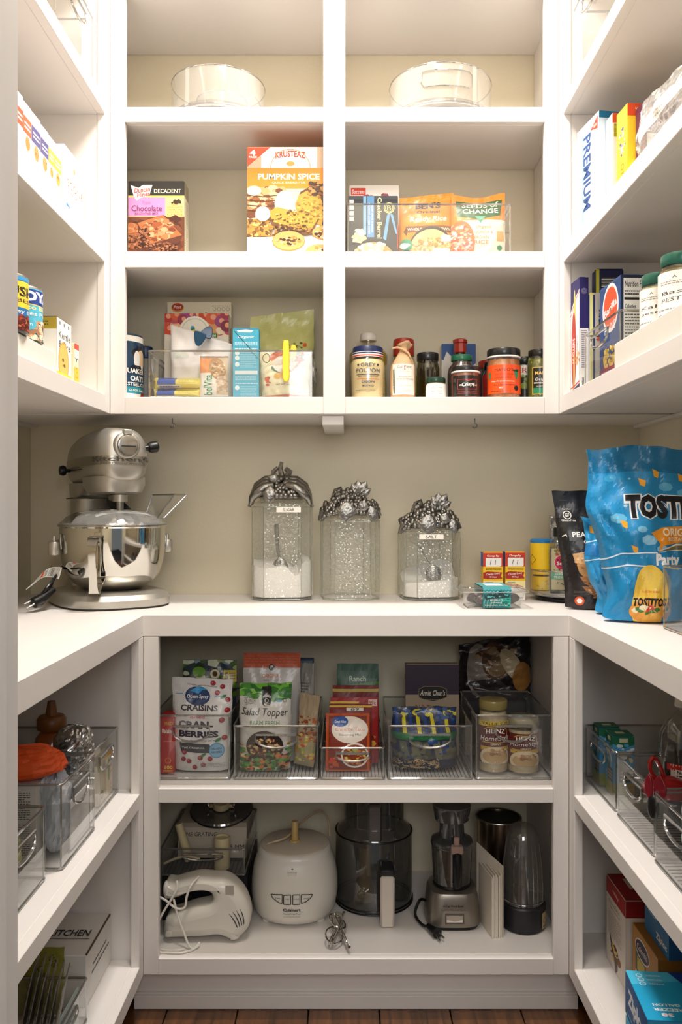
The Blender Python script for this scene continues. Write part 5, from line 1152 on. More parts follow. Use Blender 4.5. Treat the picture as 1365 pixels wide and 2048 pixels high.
        g.tube([(-.016, -.012, .044), (-.020, -.014, .060), (-.008, -.014, .070)], [.008, .006, .005], 8).tube([(.002, -.012, .044), (-.003, -.014, .068), (.001, -.014, .084)], [.008, .006, .0045], 8).tube([(.014, -.012, .044), (.020, -.012, .060), (.010, -.012, .068)], [.008, .009, .006], 8)
        lv = [((-a*.30, -a*1.0, .020), .12, .046, .017, .1), ((-a*.05, -a*.7, .036), 1.9, .030, .013, .1)]
    else:
        gar(150, -1.02, 1.02, .040, -.020, .0068); gar(26, -.5, .1, .052, .02, .0075)
        g.tube([(-a*.62, -a*.4, .026), (-a*.50, -a*.46, .052), (-a*.34, -a*.46, .058), (-a*.24, -a*.42, .040)], [.0055, .0055, .0055, .004], 8)
        g.tube([(-a*.92, -a*.5, .0), (-a*1.03, -a*.52, -.016), (-a*1.06, -a*.52, -.026)], [.007, .006, .0045], 8); g.tube([(a*.96, -a*.4, .0), (a*1.04, -a*.42, -.014)], [.008, .007], 8)
        lv = [((-a*.10, -a*1.04, .022), .05, .052, .024, .0), ((a*.30, -a*1.0, .018), -1.2, .030, .014, .0), ((a*.70, -a*.86, .012), -.25, .042, .015, .3)]
        for q_, (ro, ll) in enumerate(((-2.0, .036), (-2.6, .042), (-3.15, .040), (2.6, .034), (2.0, .026))): lv.append(((a*.30, -a*.52, .040), ro, ll, .013, 0))
    g.build('grape_cluster', PEWTER, L, smooth=True)
    for p, ro, LL, W2, _ in lv: leaf(Matrix.Translation(p) @ Matrix.Rotation(ro, 4, 'Y'), LL, W2, PEWTER, L)
    return t
def fs(x, y): return .34-.06*x+.05*math.sin(2.2*x+.4)+(.07 if x > .6 else 0)+.03*y-(.10*math.exp(-((x-.45)/.25)**2))
def fsalt(x, y): return .25+.03*x+.26*max(0, y)*(.6+.5*max(0, x))
canister('tallest glass canister, labelled sugar, with a pewter vegetable lid', 564, 2.110, .150, .262, 'SUGAR', (578, 1020), 1, fs, 0)
canister('middle glass canister, empty, with a pewter grape lid', 700, 2.112, .143, .222, None, None, 2, None, 1)
canister('shortest glass canister, labelled salt, with a pewter grape lid', 858, 2.110, .143, .190, 'SALT', (863, 1074), 3, fsalt, 1)
# ================================================================ worktop: right of the canisters
def change(c):
    c.rect(0, 0, 1, 1, 'f4c21c'); c.rect(0, 0, 1, .30, 'c8301e'); c.rect(0, 0, 1, .02, 'e88a3a'); c.text('Change By:', .5, .08, .62, .05, 'fff0e0', .02); c.poly([(.12, .12), (.92, .12), (.92, .28), (.84, .30), (.12, .30)], 'f4f0ec'); c.line([(.35, .26), (.4, .16)], .03, '22222a'); c.line([(.6, .26), (.63, .16)], .03, '22222a')
    c.para(.12, .325, .92, .375, 2, '3a2a10'); c.poly([(0, .43), (.2, .40), (.95, .42), (.9, .50), (.98, .55), (.3, .56), (0, .55)], 'a82a22'); c.text('Change Every', .5, .455, .7, .05, 'fff0e0', .01, .1, .1); c.text('30 Days', .5, .52, .35, .04, 'fff0e0', .01); c.rect(0, .60, 1, .72, 'f4e4a0'); c.line([(.1, .63), (.5, .63)], .03, '3a8ab8'); c.rect(0, .72, 1, 1, 'f0ece6'); c.rect(.5, .94, .9, .96, '6a6a6a')
for i, (px, lb_) in enumerate(((987, 'red and yellow dated box nearer the salt canister'), (1031.5, 'red and yellow dated box to the right of its twin, behind the date tub'))):
    carton('baking_soda_box', lb_, 'box', X(px, 2.05), 2.068, CT, .049, .034, .119 if i == 0 else .120, 0, col='f0c020', front=change, left=lambda c: c.rect(0, 0, 1, .3, '3a62b0'), group='pair of dated baking soda boxes')
t = empty('date_tub', (X(985, 1.915), 1.925, CT+.0005), .02, 'clear plastic tub of dates with a teal patterned sleeve', 'tub')
def rrect(a, b, z, r, n=5):
    out = []
    for cx_, cy_, s in ((a-r, b-r, 0), (-a+r, b-r, 90), (-a+r, -b+r, 180), (a-r, -b+r, 270)):
        for k in range(n): q = math.radians(s+90*k/(n-1)); out.append((cx_+r*math.cos(q), cy_+r*math.sin(q), z))
    return out
G().loft([rrect(.060, .042, .001, .012), rrect(.070, .052, .036, .014), rrect(.074, .056, .037, .014)], cap=False).add(rrect(.060, .042, .001, .012), [tuple(range(20))]).build('tub_body', ACR, t, smooth=True, fix=False)
G().loft([rrect(.077, .059, .0375, .014), rrect(.078, .060, .040, .014), rrect(.070, .052, .043, .012), rrect(.066, .048, .049, .012)], cap=False).add(rrect(.066, .048, .049, .012), [tuple(range(20))]).build('tub_lid', ACR, t, smooth=True, fix=False)
G().tube(rrect(.077, .059, .0385, .014), .0016, 6, True).tube(rrect(.060, .042, .002, .012), .0014, 6, True).build('tub_rim', EDGE, t, smooth=True)
g = G(); rr = random.Random(8)
for i in range(26): g.ball(((rr.random()*2-1)*.047, (rr.random()*2-1)*.030, .012+.014*rr.random()), .016, .012, .010, 10, 7)
g.build('dates', mat('dates_brown', '2e1814', .35, var=.4, vs=60), t, smooth=True)['kind'] = 'stuff'
g = G(); prof = [(.0445, .0015), (.0545, .036), (.0612, .040), (.054, .0445), (.049, .0502)]
pts = [(-p[0]-.0006, p[1]) for p in prof]+[(p[0]+.0006, p[1]) for p in prof[::-1]]
g.v = [(x, y, z) for y, z in pts for x in (-.030, .034)]; g.f = [(2*i, 2*i+1, 2*i+3, 2*i+2) for i in range(len(pts)-1)]
g.build('paper_sleeve', mat('teal_sleeve', '4a9aa0', .5), t)
c = Cv(.064, .062, 5); c.rect(0, 0, 1, 1, '2c8488')
for i in range(9): c.line([(.02+.05*i, 1), (.0+.06*i, .75), (.05+.06*i, .5)], .018, '8ab8a0' if i % 2 else '1c5a60')
c.poly([(.05, .45), (.4, .2), (.9, .3), (.95, .5), (.5, .55), (.1, .6)], '14383c'); c.blobs(.05, .2, .95, .55, ['1c4a4c', '8ad0cc', '0e2a2c', '4ab0b0'], 40, .05); c.poly([(.62, .55), (1, .5), (1, 1), (.72, .9)], '2aa89c'); c.blobs(.65, .55, 1, .95, ['1c6a64', '3cc0b0'], 20, .06)
c.text('BONDATE', .5, .62, .46, .08, 'eef4ee', .0); c.text('pitted', .5, .75, .36, .1, 'eef4ee', .0); c.text('MEDJOOL DATES', .5, .88, .8, .07, 'eef4ee', .0)
def slv(x, y, o):
    z = y*.8
    yy = -(.0445+(.0545-.0445)*min(z, .036)/.036) if z < .036 else -(.0545+(.0612-.0545)*(z-.036)/.004) if z < .04 else -(.0612-(.0122)*(z-.04)/.0102)
    return (x-.030, yy-.0008-o, z+.0015)
emit([(c, slv, .008)], t, PAPER, 'printed_sleeve')
c = Cv(.04, .05, 1); c.rect(0, 0, 1, 1, 'eee6e2'); emit([(c, lambda x, y, o: (x-.018, y-.03, .0505+o), None)], t, PAPER, 'top_label')
# turntable with spices in the right corner
t = empty('turntable', (X(1150, 2.08), 2.075, CT+.0005), 0, 'clear spice turntable in the right corner of the worktop', 'turntable')
rt = .112
G().lathe([(rt*.85, 0), (rt*.88, .003), (rt*.85, .008), (rt*.5, .010)], 56).build('base', DARK, t, smooth=True)
G().lathe([(rt*.96, .012), (rt, .015), (rt, .020), (rt*.97, .022), (.001, .022)], 64).build('tray', clear('grey_tray', (.6, .6, .6), .2, .6, .08, haze=.2), t, smooth=True)
G().shell([(rt*.985, .021), (rt*.985, .075)], 64).build('clear_wall', ACR, t, smooth=True)
G().tube([(rt*.985*math.cos(a), rt*.985*math.sin(a), .075) for a in (2*PI*i/64 for i in range(64))], .0018, 6, True).tube([(rt*math.cos(a), rt*math.sin(a), .018) for a in (2*PI*i/64 for i in range(64))], .0022, 6, True).build('rim', EDGE, t, smooth=True)
tx, ty = X(1150, 2.08), 2.075
t = empty('yellow_tin', (tx-.077, ty+.018, CT+.0235), 0, 'yellow canister with a blue lid on the corner turntable', 'canister')
G().lathe([(.031, 0), (.032, .002), (.032, .118)], 36).build('canister_body', mat('tin_yellow', 'f0c42a', .4), t, smooth=True)
G().lathe([(.0325, .1185), (.0325, .124), (.028, .128), (.001, .128)], 36).build('lid', mat('tin_blue', '2a7ab8', .35), t, smooth=True)
c = Cv(.09, .116, 4); c.rect(0, 0, 1, 1, 'f2c828'); c.bars(.58, .08, .74, .5, 22, '333333', 'f0ece0', True); c.ring(.08, .35, .14, .02, '222222', 4); c.rect(.1, .67, .9, .71, '3a2a1a'); c.para(.2, .55, .9, .62, 2, 'a8862a'); c.bars(.6, .76, .72, .9, 8); c.blobs(.2, .8, .9, .98, ['d8a81c', 'e8d060'], 30, .04)
emit([(c, cylmap(.032, .001, None, .09), .007)], t, GLOSSY, 'printed_label')
t = empty('herb_shaker', (tx-.045, ty-.046, CT+.0235), math.radians(-14), 'clear square herb shaker with a black cap and pink round logo on the turntable', 'shaker')
G().lathe([(.030, 0), (.032, .004), (.032, .112), (.026, .128), (.018, .136)], 32, p=4).build('shaker_body', GLASS, t, smooth=True)
G().lathe([(.029, .002), (.0305, .006), (.0305, .10)], 32, p=4).build('herbs', mat('herb_mix', '6c6444', .8, var=.6, vs=260, bump=.6, bs=400), t, smooth=True)
G().lathe([(.020, .1362), (.021, .138), (.021, .157), (.019, .159)], 28).build('cap', BLACK, t, smooth=True)
c = Cv(.050, .10, 3); c.rect(0, 0, 1, 1, 'c4b890'); c.blobs(.05, 0, .9, .22, ['b8603c', '6c7a3c', 'd8ccb0'], 20, .08); c.ell(.5, .34, .37, .37, 'd8345c', n=28); c.ring(.5, .34, .36, .02, 'f0e0d8', 28); c.text('FUNKY', .5, .29, .5, .06, '2a1a20', .02); c.text('Soul', .5, .36, .5, .09, 'fff4ee', .02, .1); c.text('SPICES', .5, .42, .3, .03, '2a1a20', .01)
c.blobs(.05, .48, .95, .56, ['5a5a34', '7a7a4a'], 14, .04); c.rect(0, .57, 1, .75, '5fb48a'); c.text('HERBS DE', .5, .62, .66, .06, 'f4f4e8', .01); c.text('PROVENCE', .5, .70, .74, .06, 'f4f4e8', .01); c.blobs(.2, .8, .8, .88, ['4a4a2c'], 12, .03)
emit([(c, lambda x, y, o: (x-.025, -.0322-o, .008+y), None)], t, GLOSSY, 'printed_label')
pouch('foil_pouch', 'grey half-clear pouch behind the herb shaker', 'pouch', tx-.012, ty+.050, CT+.0235, .080, .185, .024, 0, 'a8a8a4', seed=31, m=clear('grey_film', (.66, .65, .63), .2, .7, .12, haze=.3, hcol=(.6, .6, .58), bump=.6, bs=40), amp=.003)
# black pretzel crisp pouch
def crisp(c):
    c.rect(0, 0, 1, 1, '1a1819'); c.rect(0, .55, 1, 1, '241d1d'); c.line([(.08, .08), (.2, .08)], .005, '555555'); c.ring(.17, .205, .058, .012, 'e8e4de'); c.text('GF', .17, .205, .07, .028, 'f0ece6', .02); c.text('Certified', .17, .155, .13, .012, 'c8c4be'); c.text('Gluten-Free', .18, .25, .2, .018, 'e8e4de', .01)
    c.ell(.80, .20, .16, .16, 'c8a02c', n=28); c.ell(.80, .20, .14, .14, 'e2bc34', n=28); c.text('SB', .80, .20, .14, .06, '1a1819', .02); c.text('PEANUT', .42, .37, .44, .045, 'f0ece6', .02); c.text('CRISPS', .52, .43, .34, .035, 'f0ece6', .0); c.line([(.06, .385), (.11, .37), (.12, .385)], .014, 'f0ece6')
    pts = [((0.16, .53), (0.5, .50), (0.75, .6), (0.7, .66), (0.3, .65), (0.18, .60)), ((0.2, .62), (0.5, .6), (0.8, .66), (0.8, .75), (0.3, .74), (0.22, .68)), ((0.22, .72), (0.6, .72), (0.8, .78), (0.8, .86), (0.5, .84), (0.28, .78)), ((0.24, .80), (0.6, .82), (0.8, .9), (0.8, .96), (0.6, .94), (0.3, .85))]
    for i, p in enumerate(pts): c.poly(p, ['d8a870', 'c8945a', 'b87c48', 'a86c3c'][i])
    c.blobs(.18, .5, 1, .68, ['ecc898', 'c88a50', 'e8b078', 'a86838'], 170, .022); c.blobs(.26, .68, 1, .92, ['c8945c', '8a5830', 'b07844', 'dcae74'], 170, .022); c.ell(.2, .93, .07, .07, 'd8562c'); c.ell(.2, .93, .04, .04, 'f4ece4'); c.para(.12, .84, .34, .89, 4, '5a5048')
pouch('crisp_pouch', 'black pouch of peanut crisps with a yellow roundel, leaning by the blue chip bags', 'pouch', X(1203, 1.85), 1.868, CT, .150, .268, .05, math.radians(-6), '1a1819', crisp, seed=33, amp=.0022, rough=.45, side=lambda u, v: -.034*max(0, (v-.15))**1.0+(.010 if v < .5 else 0)*0)
# blue chip bags
def tost(c):
    c.rect(0, 0, 1, 1, '1f88c0'); c.rect(0, 0, 1, .14, '136f9f'); 
    for (u, v, r, k) in ((.2, .17, .06, '3a9aca'), (.72, .22, .07, '5ab0d8'), (.88, .25, .06, '5ab0d8'), (.26, .40, .08, '6ab8e0'), (.52, .52, .08, '8ac4e4'), (.46, .46, .05, '7abce0'), (.34, .33, .02, 'a8d8f0'), (.38, .18, .015, '8accec'), (.43, .28, .025, '6ab8e0'), (.64, .57, .06, '8ac4e4')): c.ell(u, v, r, r*.6, k, n=7)
    for (u, v, s) in ((.50, .20, 1), (.62, .15, 1), (.86, .16, 1), (.30, .43, 1), (.36, .57, 1), (.5, .70, 1.2), (.93, .55, 1)): c.poly([(u-.035*s, v-.022*s), (u+.03*s, v-.008*s), (u+.02*s, v+.026*s), (u-.02*s, v+.018*s)], 'f0a82c')
    c.text('TOSTITOS', .80, .335, .92, .135, '14141a', .06, 0, 0, 0, out='e8eef2', ow=.07)
    c.poly([(.54, .48), (.66, .45), (1, .43), (1, .52), (.66, .55), (.60, .60), (.62, .54)], 'f09a28'); c.text('ORIGINAL', .86, .475, .4, .045, 'fff4e0', .02); c.text('RESTAURANT', .86, .515, .3, .02, 'fff4e0')
    c.line([(0, .64), (.2, .60), (.58, .59), (.6, .62)], .012, 'd8ecf6'); c.line([(0, .69), (.25, .665), (.56, .67)], .012, 'd8ecf6'); c.text('Party Size', .80, .64, .46, .09, 'f4f6f8', .04); c.poly([(.6, .58), (.8, .54), (1, .54), (1, .58)], 'f0ece0'); c.poly([(.62, .58), (.8, .55), (1, .55), (1, .57)], '7a7048')
    c.ell(.50, .86, .21, .32, 'f2c84a', n=26); c.ell(.5, .93, .22, .12, 'e8a040', n=24); c.ell(.5, .75, .17, .10, 'f4d25a', n=20); c.text('TOSTITOS', .5, .88, .40, .05, '14141a', .05); c.blobs(.34, .90, .62, .95, ['c8452c', '4a8a3c', 'f4e8c8', '3a7a34'], 30, .03); c.text('SALSA CON QUESO', .5, .82, .2, .014, 'd8602c'); c.ell(.56, .985, .12, .07, 'eab04a')
pouch('tortilla_chip_bag', 'large bright blue tortilla chip bag standing nearest on the right worktop', 'bag', X(1296, 1.66), 1.668, CT, .215, .345, .085, math.radians(-8), '1f88c0', tost, seed=41, amp=.0085, rough=.26, skew=-.004, dip=-.012, nx=30, ny=40, taper=.26, side=lambda u, v: -.006-.012*max(0, v-.8)*5*(1-u)+.012*math.sin(v*7)*(1-u))
def tost2(c):
    c.rect(0, 0, 1, 1, '2a94cc'); c.line([(0, .26), (.5, .2), (1, .2)], .02, 'd8ecf6'); c.line([(0, .45), (.5, .4), (1, .4)], .02, 'd8ecf6'); c.rect(.0, .28, 1, .4, '1f78b8'); c.poly([(.1, .08), (.24, .1), (.26, .17), (.1, .16)], 'f0a82c'); c.poly([(.4, .42), (.8, .4), (.8, .48), (.38, .5)], 'd87a2c')
    c.ell(.85, .72, .34, .62, 'e8c060', n=20); c.text('TOSTITOS', 1.0, .74, .8, .08, '14141a', .05); c.blobs(.6, .78, 1, .86, ['c8452c', '4a8a3c', 'f4e8c8'], 14, .05)
pouch('tortilla_chip_bag', 'smaller crumpled blue chip bag between the black pouch and the large blue bag', 'bag', X(1226, 1.79), 1.788, CT, .110, .205, .06, math.radians(-10), '2a94cc', tost2, seed=44, amp=.0075, rough=.28, skew=-.01, nx=22, ny=28, taper=.3, side=lambda u, v: -.022*max(0, v-.2)+.008*math.sin(v*9))
bin_('storage_bin', 'clear bin on the right worktop at the picture edge', .690, 1.475, CT, .205, .172, .118, -PI/2, handle=False)
def wbag(c): c.rect(0, 0, 1, 1, 'f2ece4'); c.poly([(.1, .35), (.6, .3), (.6, .75), (.1, .8)], 'f4cc2c'); c.blobs(.05, .15, .5, .3, ['e8682c', 'f0a040'], 10, .06); c.text('o.', .12, .25, .1, .06, 'e8562c', .03)
pouch('snack_pouch', 'white and yellow pouch in the clear bin at the right edge of the worktop', 'pouch', .668, 1.49, CT+.004, .10, .215, .04, math.radians(-20), 'f0eae2', wbag, seed=47, amp=.003)
# ================================================================ lower back, upper compartment: bins of packets
YB = 1.826
def cbin(label, p0, p1, ytop, d=.28, ribs=0, Y0=YB, **kw):
    x0, x1 = X(p0, Y0), X(p1, Y0); h = Z(ytop, Y0)-L1
    return bin_('storage_bin', label, (x0+x1)/2, Y0+d/2, L1, x1-x0, d, h, 0, ribs=ribs, **kw)
cbin('clear bin of dried fruit bags, leftmost in the lower back compartment', 306, 460, 1432)
cbin('clear bin holding salad topper bags, second from the left post', 468, 637, 1453, ribs=22)
cbin('low clear bin of seasoning packets in the middle of the lower compartment', 642, 769, 1497, ribs=18, hs=.55)
cbin('clear bin holding noodles in a green-striped bag', 777, 945, 1453, ribs=22)
cbin('clear bin with gravy jars at the right of the lower compartment', 952, 1104, 1432, d=.24)
carton('raisin_box', 'slim red raisin box in the leftmost bin, cut off by the post', 'box', X(335, 1.86), 1.885, L1+.004, .030, .05, .130, 0, col='b82a26',
       front=lambda c: (c.rect(0, 0, 1, 1, 'b82a26'), c.text('MAID', .6, .14, .6, .06, 'f0b83a', .02), c.text('Raisins', .5, .27, .8, .08, 'f6ece0', .02), c.line([(.2, .45), (.8, .45)], .03, 'e8a0a0'), c.ring(.55, .78, .2, .05, 'f0883a'), c.text('100', .6, .9, .6, .06, 'f0c83a', .03), c.para(.2, .94, .9, .98, 1, 'f0c83a')))
def veg(c): c.rect(0, 0, 1, 1, '35404a'); c.blobs(-.05, -.02, 1.05, .4, ['5a7a2c', '3a5a24', 'c8ccb4', '6a5a6a', '9aa86a', '2a3a24', '7c94a8'], 60, .10, False); c.ell(.3, .12, .12, .1, '6a9a34'); c.ell(.6, .14, .09, .09, 'd8d4b8'); c.ell(.6, .14, .05, .05, '5a4028'); c.ell(.85, .2, .12, .12, '8aaa3c'); c.rect(.76, .10, .99, .22, 'c8b048'); c.text('5', .81, .16, .06, .07, '2a2a1a', .02); c.para(.86, .12, .97, .2, 3, '4a4a2c')
pouch('vegetable_bag', 'dark bag with a green vegetable picture behind the cranberry pouch', 'bag', X(418, 1.95), 1.965, L1+.004, .128, .236, .05, .0, '2e3840', veg, seed=51, amp=.003)
def crais(c):
    c.rect(0, 0, 1, 1, 'dcdad8'); c.text('100% NORTH AMERICAN CRANBERRIES', .5, .08, .5, .014, '3a3440', .02, rot=-.06)
    c.ell(.43, .19, .21, .15, '2a3f6c', n=28, rot=-.05); c.poly([(.3, .14), (.42, .09), (.6, .12), (.5, .13), (.44, .17)], '3a9ad8'); c.text('Ocean Spray', .43, .20, .36, .05, 'f4f6f8', .01, .1); c.line([(.05, .175), (.18, .17)], .01, '3a9ad8'); c.line([(.72, .19), (.88, .19)], .01, '3a9ad8')
    c.text('CRAISINS', .47, .31, .62, .06, '3a3440', .03); c.text('dried', .45, .40, .25, .03, 'c8406a', .02); c.text('CRAN-', .42, .48, .60, .08, '3a3440', .05); c.text('BERRIES', .47, .58, .68, .07, '3a3440', .05); c.para(.15, .64, .75, .66, 1, '5a5460')
    c.poly([(.14, .67), (.66, .69), (.74, .79), (.16, .78)], '3c4048'); c.text('THE ORIGINAL', .38, .73, .4, .022, 'e0dcd8', .02); c.ell(.78, .76, .13, .13, '5a9ac8', n=24); c.ell(.78, .76, .11, .11, '8ab8d8', n=24); c.text('SALADS', .78, .74, .17, .022, '2a4a6c', .02); c.text('RECIPES', .78, .78, .17, .022, '2a4a6c', .02)
    for (u, v) in ((.68, .05), (.84, .08), (.76, .15), (.93, .22), (.93, .33), (.86, .43), (.9, .62), (.5, .84), (.67, .85), (.3, .88), (.2, .86), (.4, .95), (.55, .92), (.22, .78)): c.ell(u, v, .045, .042, '9c2430', n=12); c.ell(u-.012, v-.006, .016, .014, 'c8606a', n=8)
    for (u, v) in ((.86, .19), (.8, .64), (.55, .81)): c.ell(u, v, .06, .025, '3a7a44', n=8, rot=.5)
    c.para(.5, .90, .92, .95, 3, 'a8a4a4')
pouch('cranberry_pouch', 'silver-white dried cranberry pouch in the leftmost bin', 'pouch', X(403, 1.87), 1.885, L1+.004, .139, .209, .05, -.03, 'd8d6d4', crais, seed=53, amp=.0025, skew=-.006, taper=.08)
def orig(c): c.rect(0, 0, 1, 1, 'b8b4b0'); c.rect(0, 0, 1, .14, 'a8482a'); c.para(.0, .02, 1, .12, 4, 'c06040', .2); c.ell(.5, .135, .055, .055, '1c1a18', n=20); c.text('P', .5, .135, .04, .03, 'f0ece4', .02); c.text('ORIGINAL', .5, .21, .32, .035, 'b85a34', .02); c.text('FRIED ONIONS', .5, .25, .28, .016, '6a6460')
pouch('fried_onion_bag', 'grey bag with an orange-red top band behind the salad topper', 'bag', X(543, 1.93), 1.945, L1+.0066, .134, .254, .045, .0, 'b0aca8', orig, seed=55, amp=.002, skew=.0)
carton('navy_pack', 'flat dark navy pack standing at the back of the salad topper bin', 'packet', X(562, 2.02), 2.03, L1+.0066, .162, .012, .225, 0, col='22344a', front=lambda c: (c.rect(0, 0, 1, 1, '22344a'), c.rect(.02, .02, .98, .05, '5a6a7c')), rough=.3)
def topper(c):
    c.rect(0, 0, 1, 1, 'c9c6c0'); c.blobs(-.05, -.02, 1.05, .17, ['4a8a34', '6aae3c', '3a7a2c', '8ac458', '2c6a2c'], 90, .10, False); c.rect(.43, .04, .62, .2, '1e1e1e'); c.ell(.525, .205, .095, .095, '1e1e1e', n=22); c.text('MODERN', .525, .16, .15, .03, 'f0ece4', .02, arc=.4); c.text('MILL', .525, .235, .1, .03, 'f0ece4', .02, arc=-.3); c.ring(.525, .2, .035, .008, 'f0ece4')
    c.text('FOR A LITTLE', .2, .165, .2, .018, '3a3a38', .01, rot=.08); c.text('CRUNCH', .2, .20, .21, .04, '3a3a38', .0, rot=.05); c.line([(.12, .235), (.32, .225)], .006, '3a3a38'); c.rect(.72, .19, .82, .215, '3a8ab8'); c.ring(.88, .2, .03, .008, '3a3a38')
    c.text('Salad Topper', .5, .33, .88, .105, '232320', .0, .15, rot=-.03); c.text('FARM FRESH', .5, .435, .56, .05, '5a8a5c', .0); c.para(.25, .47, .75, .49, 1, '9a968e')
    c.blobs(0, .66, 1, 1.02, ['3a7a34', 'd8742c', '5a9a3c', '2a5a2c', 'c8502c', 'e8d8a8', '4a8a3c'], 150, .05, False); c.ell(.5, .70, .36, .30, '2c201c', n=26); c.blobs(.2, .60, .8, .82, ['6a4830', '3a2018', 'b08a5c', '8a2c2c', 'd8b884', '4a3424'], 150, .035); c.blobs(.1, .78, .95, 1.0, ['6a4830', 'd8742c', '3a7a34', 'b08a5c', '2a1a14', '5a9a3c'], 110, .04, False)
pouch('salad_topper_bag', 'salad topper bag with green leaf border in the second bin', 'bag', X(531, 1.87), 1.878, L1+.0066, .118, .197, .05, .02, 'c4c1bb', topper, seed=57, amp=.003, taper=.04)
pouch('silver_pouch', 'narrow silver pouch edge right of the salad topper', 'pouch', X(608, 1.95), 1.975, L1+.0066, .055, .225, .03, -.5, '8e8c86', lambda c: (c.rect(0, 0, 1, 1, '8e8c86'), c.para(.2, .2, .8, .6, 14, '5a5850'), c.bars(.3, .7, .8, .9, 10)), seed=59, amp=.003)
def pasta(c): c.rect(0, 0, 1, 1, 'a89a78'); c.rect(0, 0, 1, .35, '9c8a70'); c.blobs(0, .3, 1, .6, ['8a3c24', 'a85a34', '6a4028'], 30, .1, False); c.blobs(0, .55, 1, .95, ['d8b84a', 'b8862c', 'c84a2c', 'e8d080', '9aa84a'], 50, .09, False)
pouch('pasta_side_packet', 'small orange-brown side dish packet leaning in the salad topper bin', 'packet', X(607, 1.87), 1.890, L1+.012, .048, .165, .022, -.35, 'a08c6c', pasta, seed=61, amp=.002, ry=.10, stand=False)
# seasoning packets
def tacoc(c):
    c.rect(0, 0, 1, 1, 'b8501e'); c.rect(.06, .04, .94, .97, '7a2a18'); c.ell(.55, .28, .42, .30, 'e8ddd0', n=26); c.ell(.33, .14, .18, .12, '1f4f9c', n=20); c.text('Great Value', .33, .14, .26, .05, 'f0f4f8', .01); c.text('Chipotle Taco', .55, .28, .68, .075, 'd0622c', .0); c.text('Seasoning Mix', .55, .37, .5, .045, '3a2a22', .0)
    c.ell(.66, .72, .32, .28, 'e8e0d4', n=24); c.ell(.66, .72, .28, .24, '8a3c1c', n=24); c.blobs(.4, .58, .92, .88, ['c8742c', '8a2c14', 'd8a83c', '5a2010', 'e0c060'], 90, .035); c.ell(.66, .62, .06, .05, '9aa84a'); c.blobs(.08, .75, .35, .95, ['b8582c', 'e8b84a', 'c83a24'], 20, .05)
def packet(label, p, Y, w, h, colr, draw, seed, rz=0., lean=-.10, x=None):
    return pouch('seasoning_packet', label, 'packet', X(p, Y), Y, L1+.0066, w, h, .010, rz, colr, draw, seed=seed, amp=.0009, stand=False, seal=.04, lean=lean, group='seasoning packets in the low bin', nx=10, ny=12)
packet('front orange-edged taco seasoning packet with a white oval', 696, 1.865, .099, .128, 'a8481c', tacoc, 63)
packet('dark red seasoning packet just behind the front taco packet', 702, 1.895, .098, .142, '7a1c18', lambda c: (c.rect(0, 0, 1, 1, '7a1c18'), c.rect(0, .02, 1, .05, 'd8b040'), c.rect(.4, .06, .8, .11, 'e0d8cc'), c.text('89', .6, .085, .2, .04, '3a2020', .02)), 64)
packet('bright red seasoning packet with a small price mark', 709, 1.925, .112, .150, 'a01f1f', lambda c: (c.rect(0, 0, 1, 1, 'a01f1f'), c.rect(.0, .06, .6, .09, 'e0c040'), c.rect(.80, .03, .98, .13, 'd8c0b8'), c.text('99c', .88, .08, .14, .06, 'b83a30', .02), c.blobs(.1, .4, .95, .9, ['c8742c', '5a1410', 'd8a83c'], 30, .08)), 65)
packet('dark crimson packet rearmost of the red ones', 712, 1.955, .110, .172, '701818', lambda c: (c.rect(0, 0, 1, 1, '701818'), c.rect(0, .05, 1, .09, 'b8a040')), 66)
packet('tall green ranch packet at the back of the low bin', 716, 2.00, .102, .215, '1c4a32', lambda c: (c.rect(0, 0, 1, 1, '1c4a32'), c.text('Ranch', .5, .17, .4, .06, 'b8c8b0', .01), c.poly([(0, .25), (1, .2), (1, .45), (0, .5)], '3f6f2c')), 67)
# noodles bin
def padthai(c):
    c.rect(0, 0, 1, 1, '9a8a74'); c.rect(0, 0, 1, .33, '2c1c30'); c.poly([(.25, .27), (.35, .24), (.65, .24), (.77, .27), (.77, .36), (.65, .385), (.52, .40), (.35, .385), (.25, .36)], '17120f'); c.line([(.25, .27), (.35, .24), (.65, .24), (.77, .27), (.77, .36), (.65, .385), (.35, .385), (.25, .36), (.25, .27)], .008, '8a7a54'); c.text("Annie Chun's", .51, .31, .46, .06, 'e8e0d0', .0, .15)
    c.text('PAD THAI', .40, .50, .43, .11, '8a4420', .0); c.text('RICE', .7, .48, .11, .04, '3a3024', .0); c.text('NOODLES', .75, .53, .21, .04, '3a3024', .0); c.para(.18, .60, .58, .62, 1, '4a4030'); c.ell(.73, .73, .15, .15, '4a3020', n=22); c.ell(.73, .73, .12, .12, '7a6450', n=20)
    for i in range(7): c.line([(.64+.025*i, .66), (.65+.025*i, .8)], .008, '4c3a2c')
carton('pad_thai_box', 'beige and dark purple pad thai box standing in the noodle bin', 'box', X(865, 1.99), 2.005, L1+.0066, .129, .034, .217, 0, col='8c7d68', front=padthai, rough=.6)
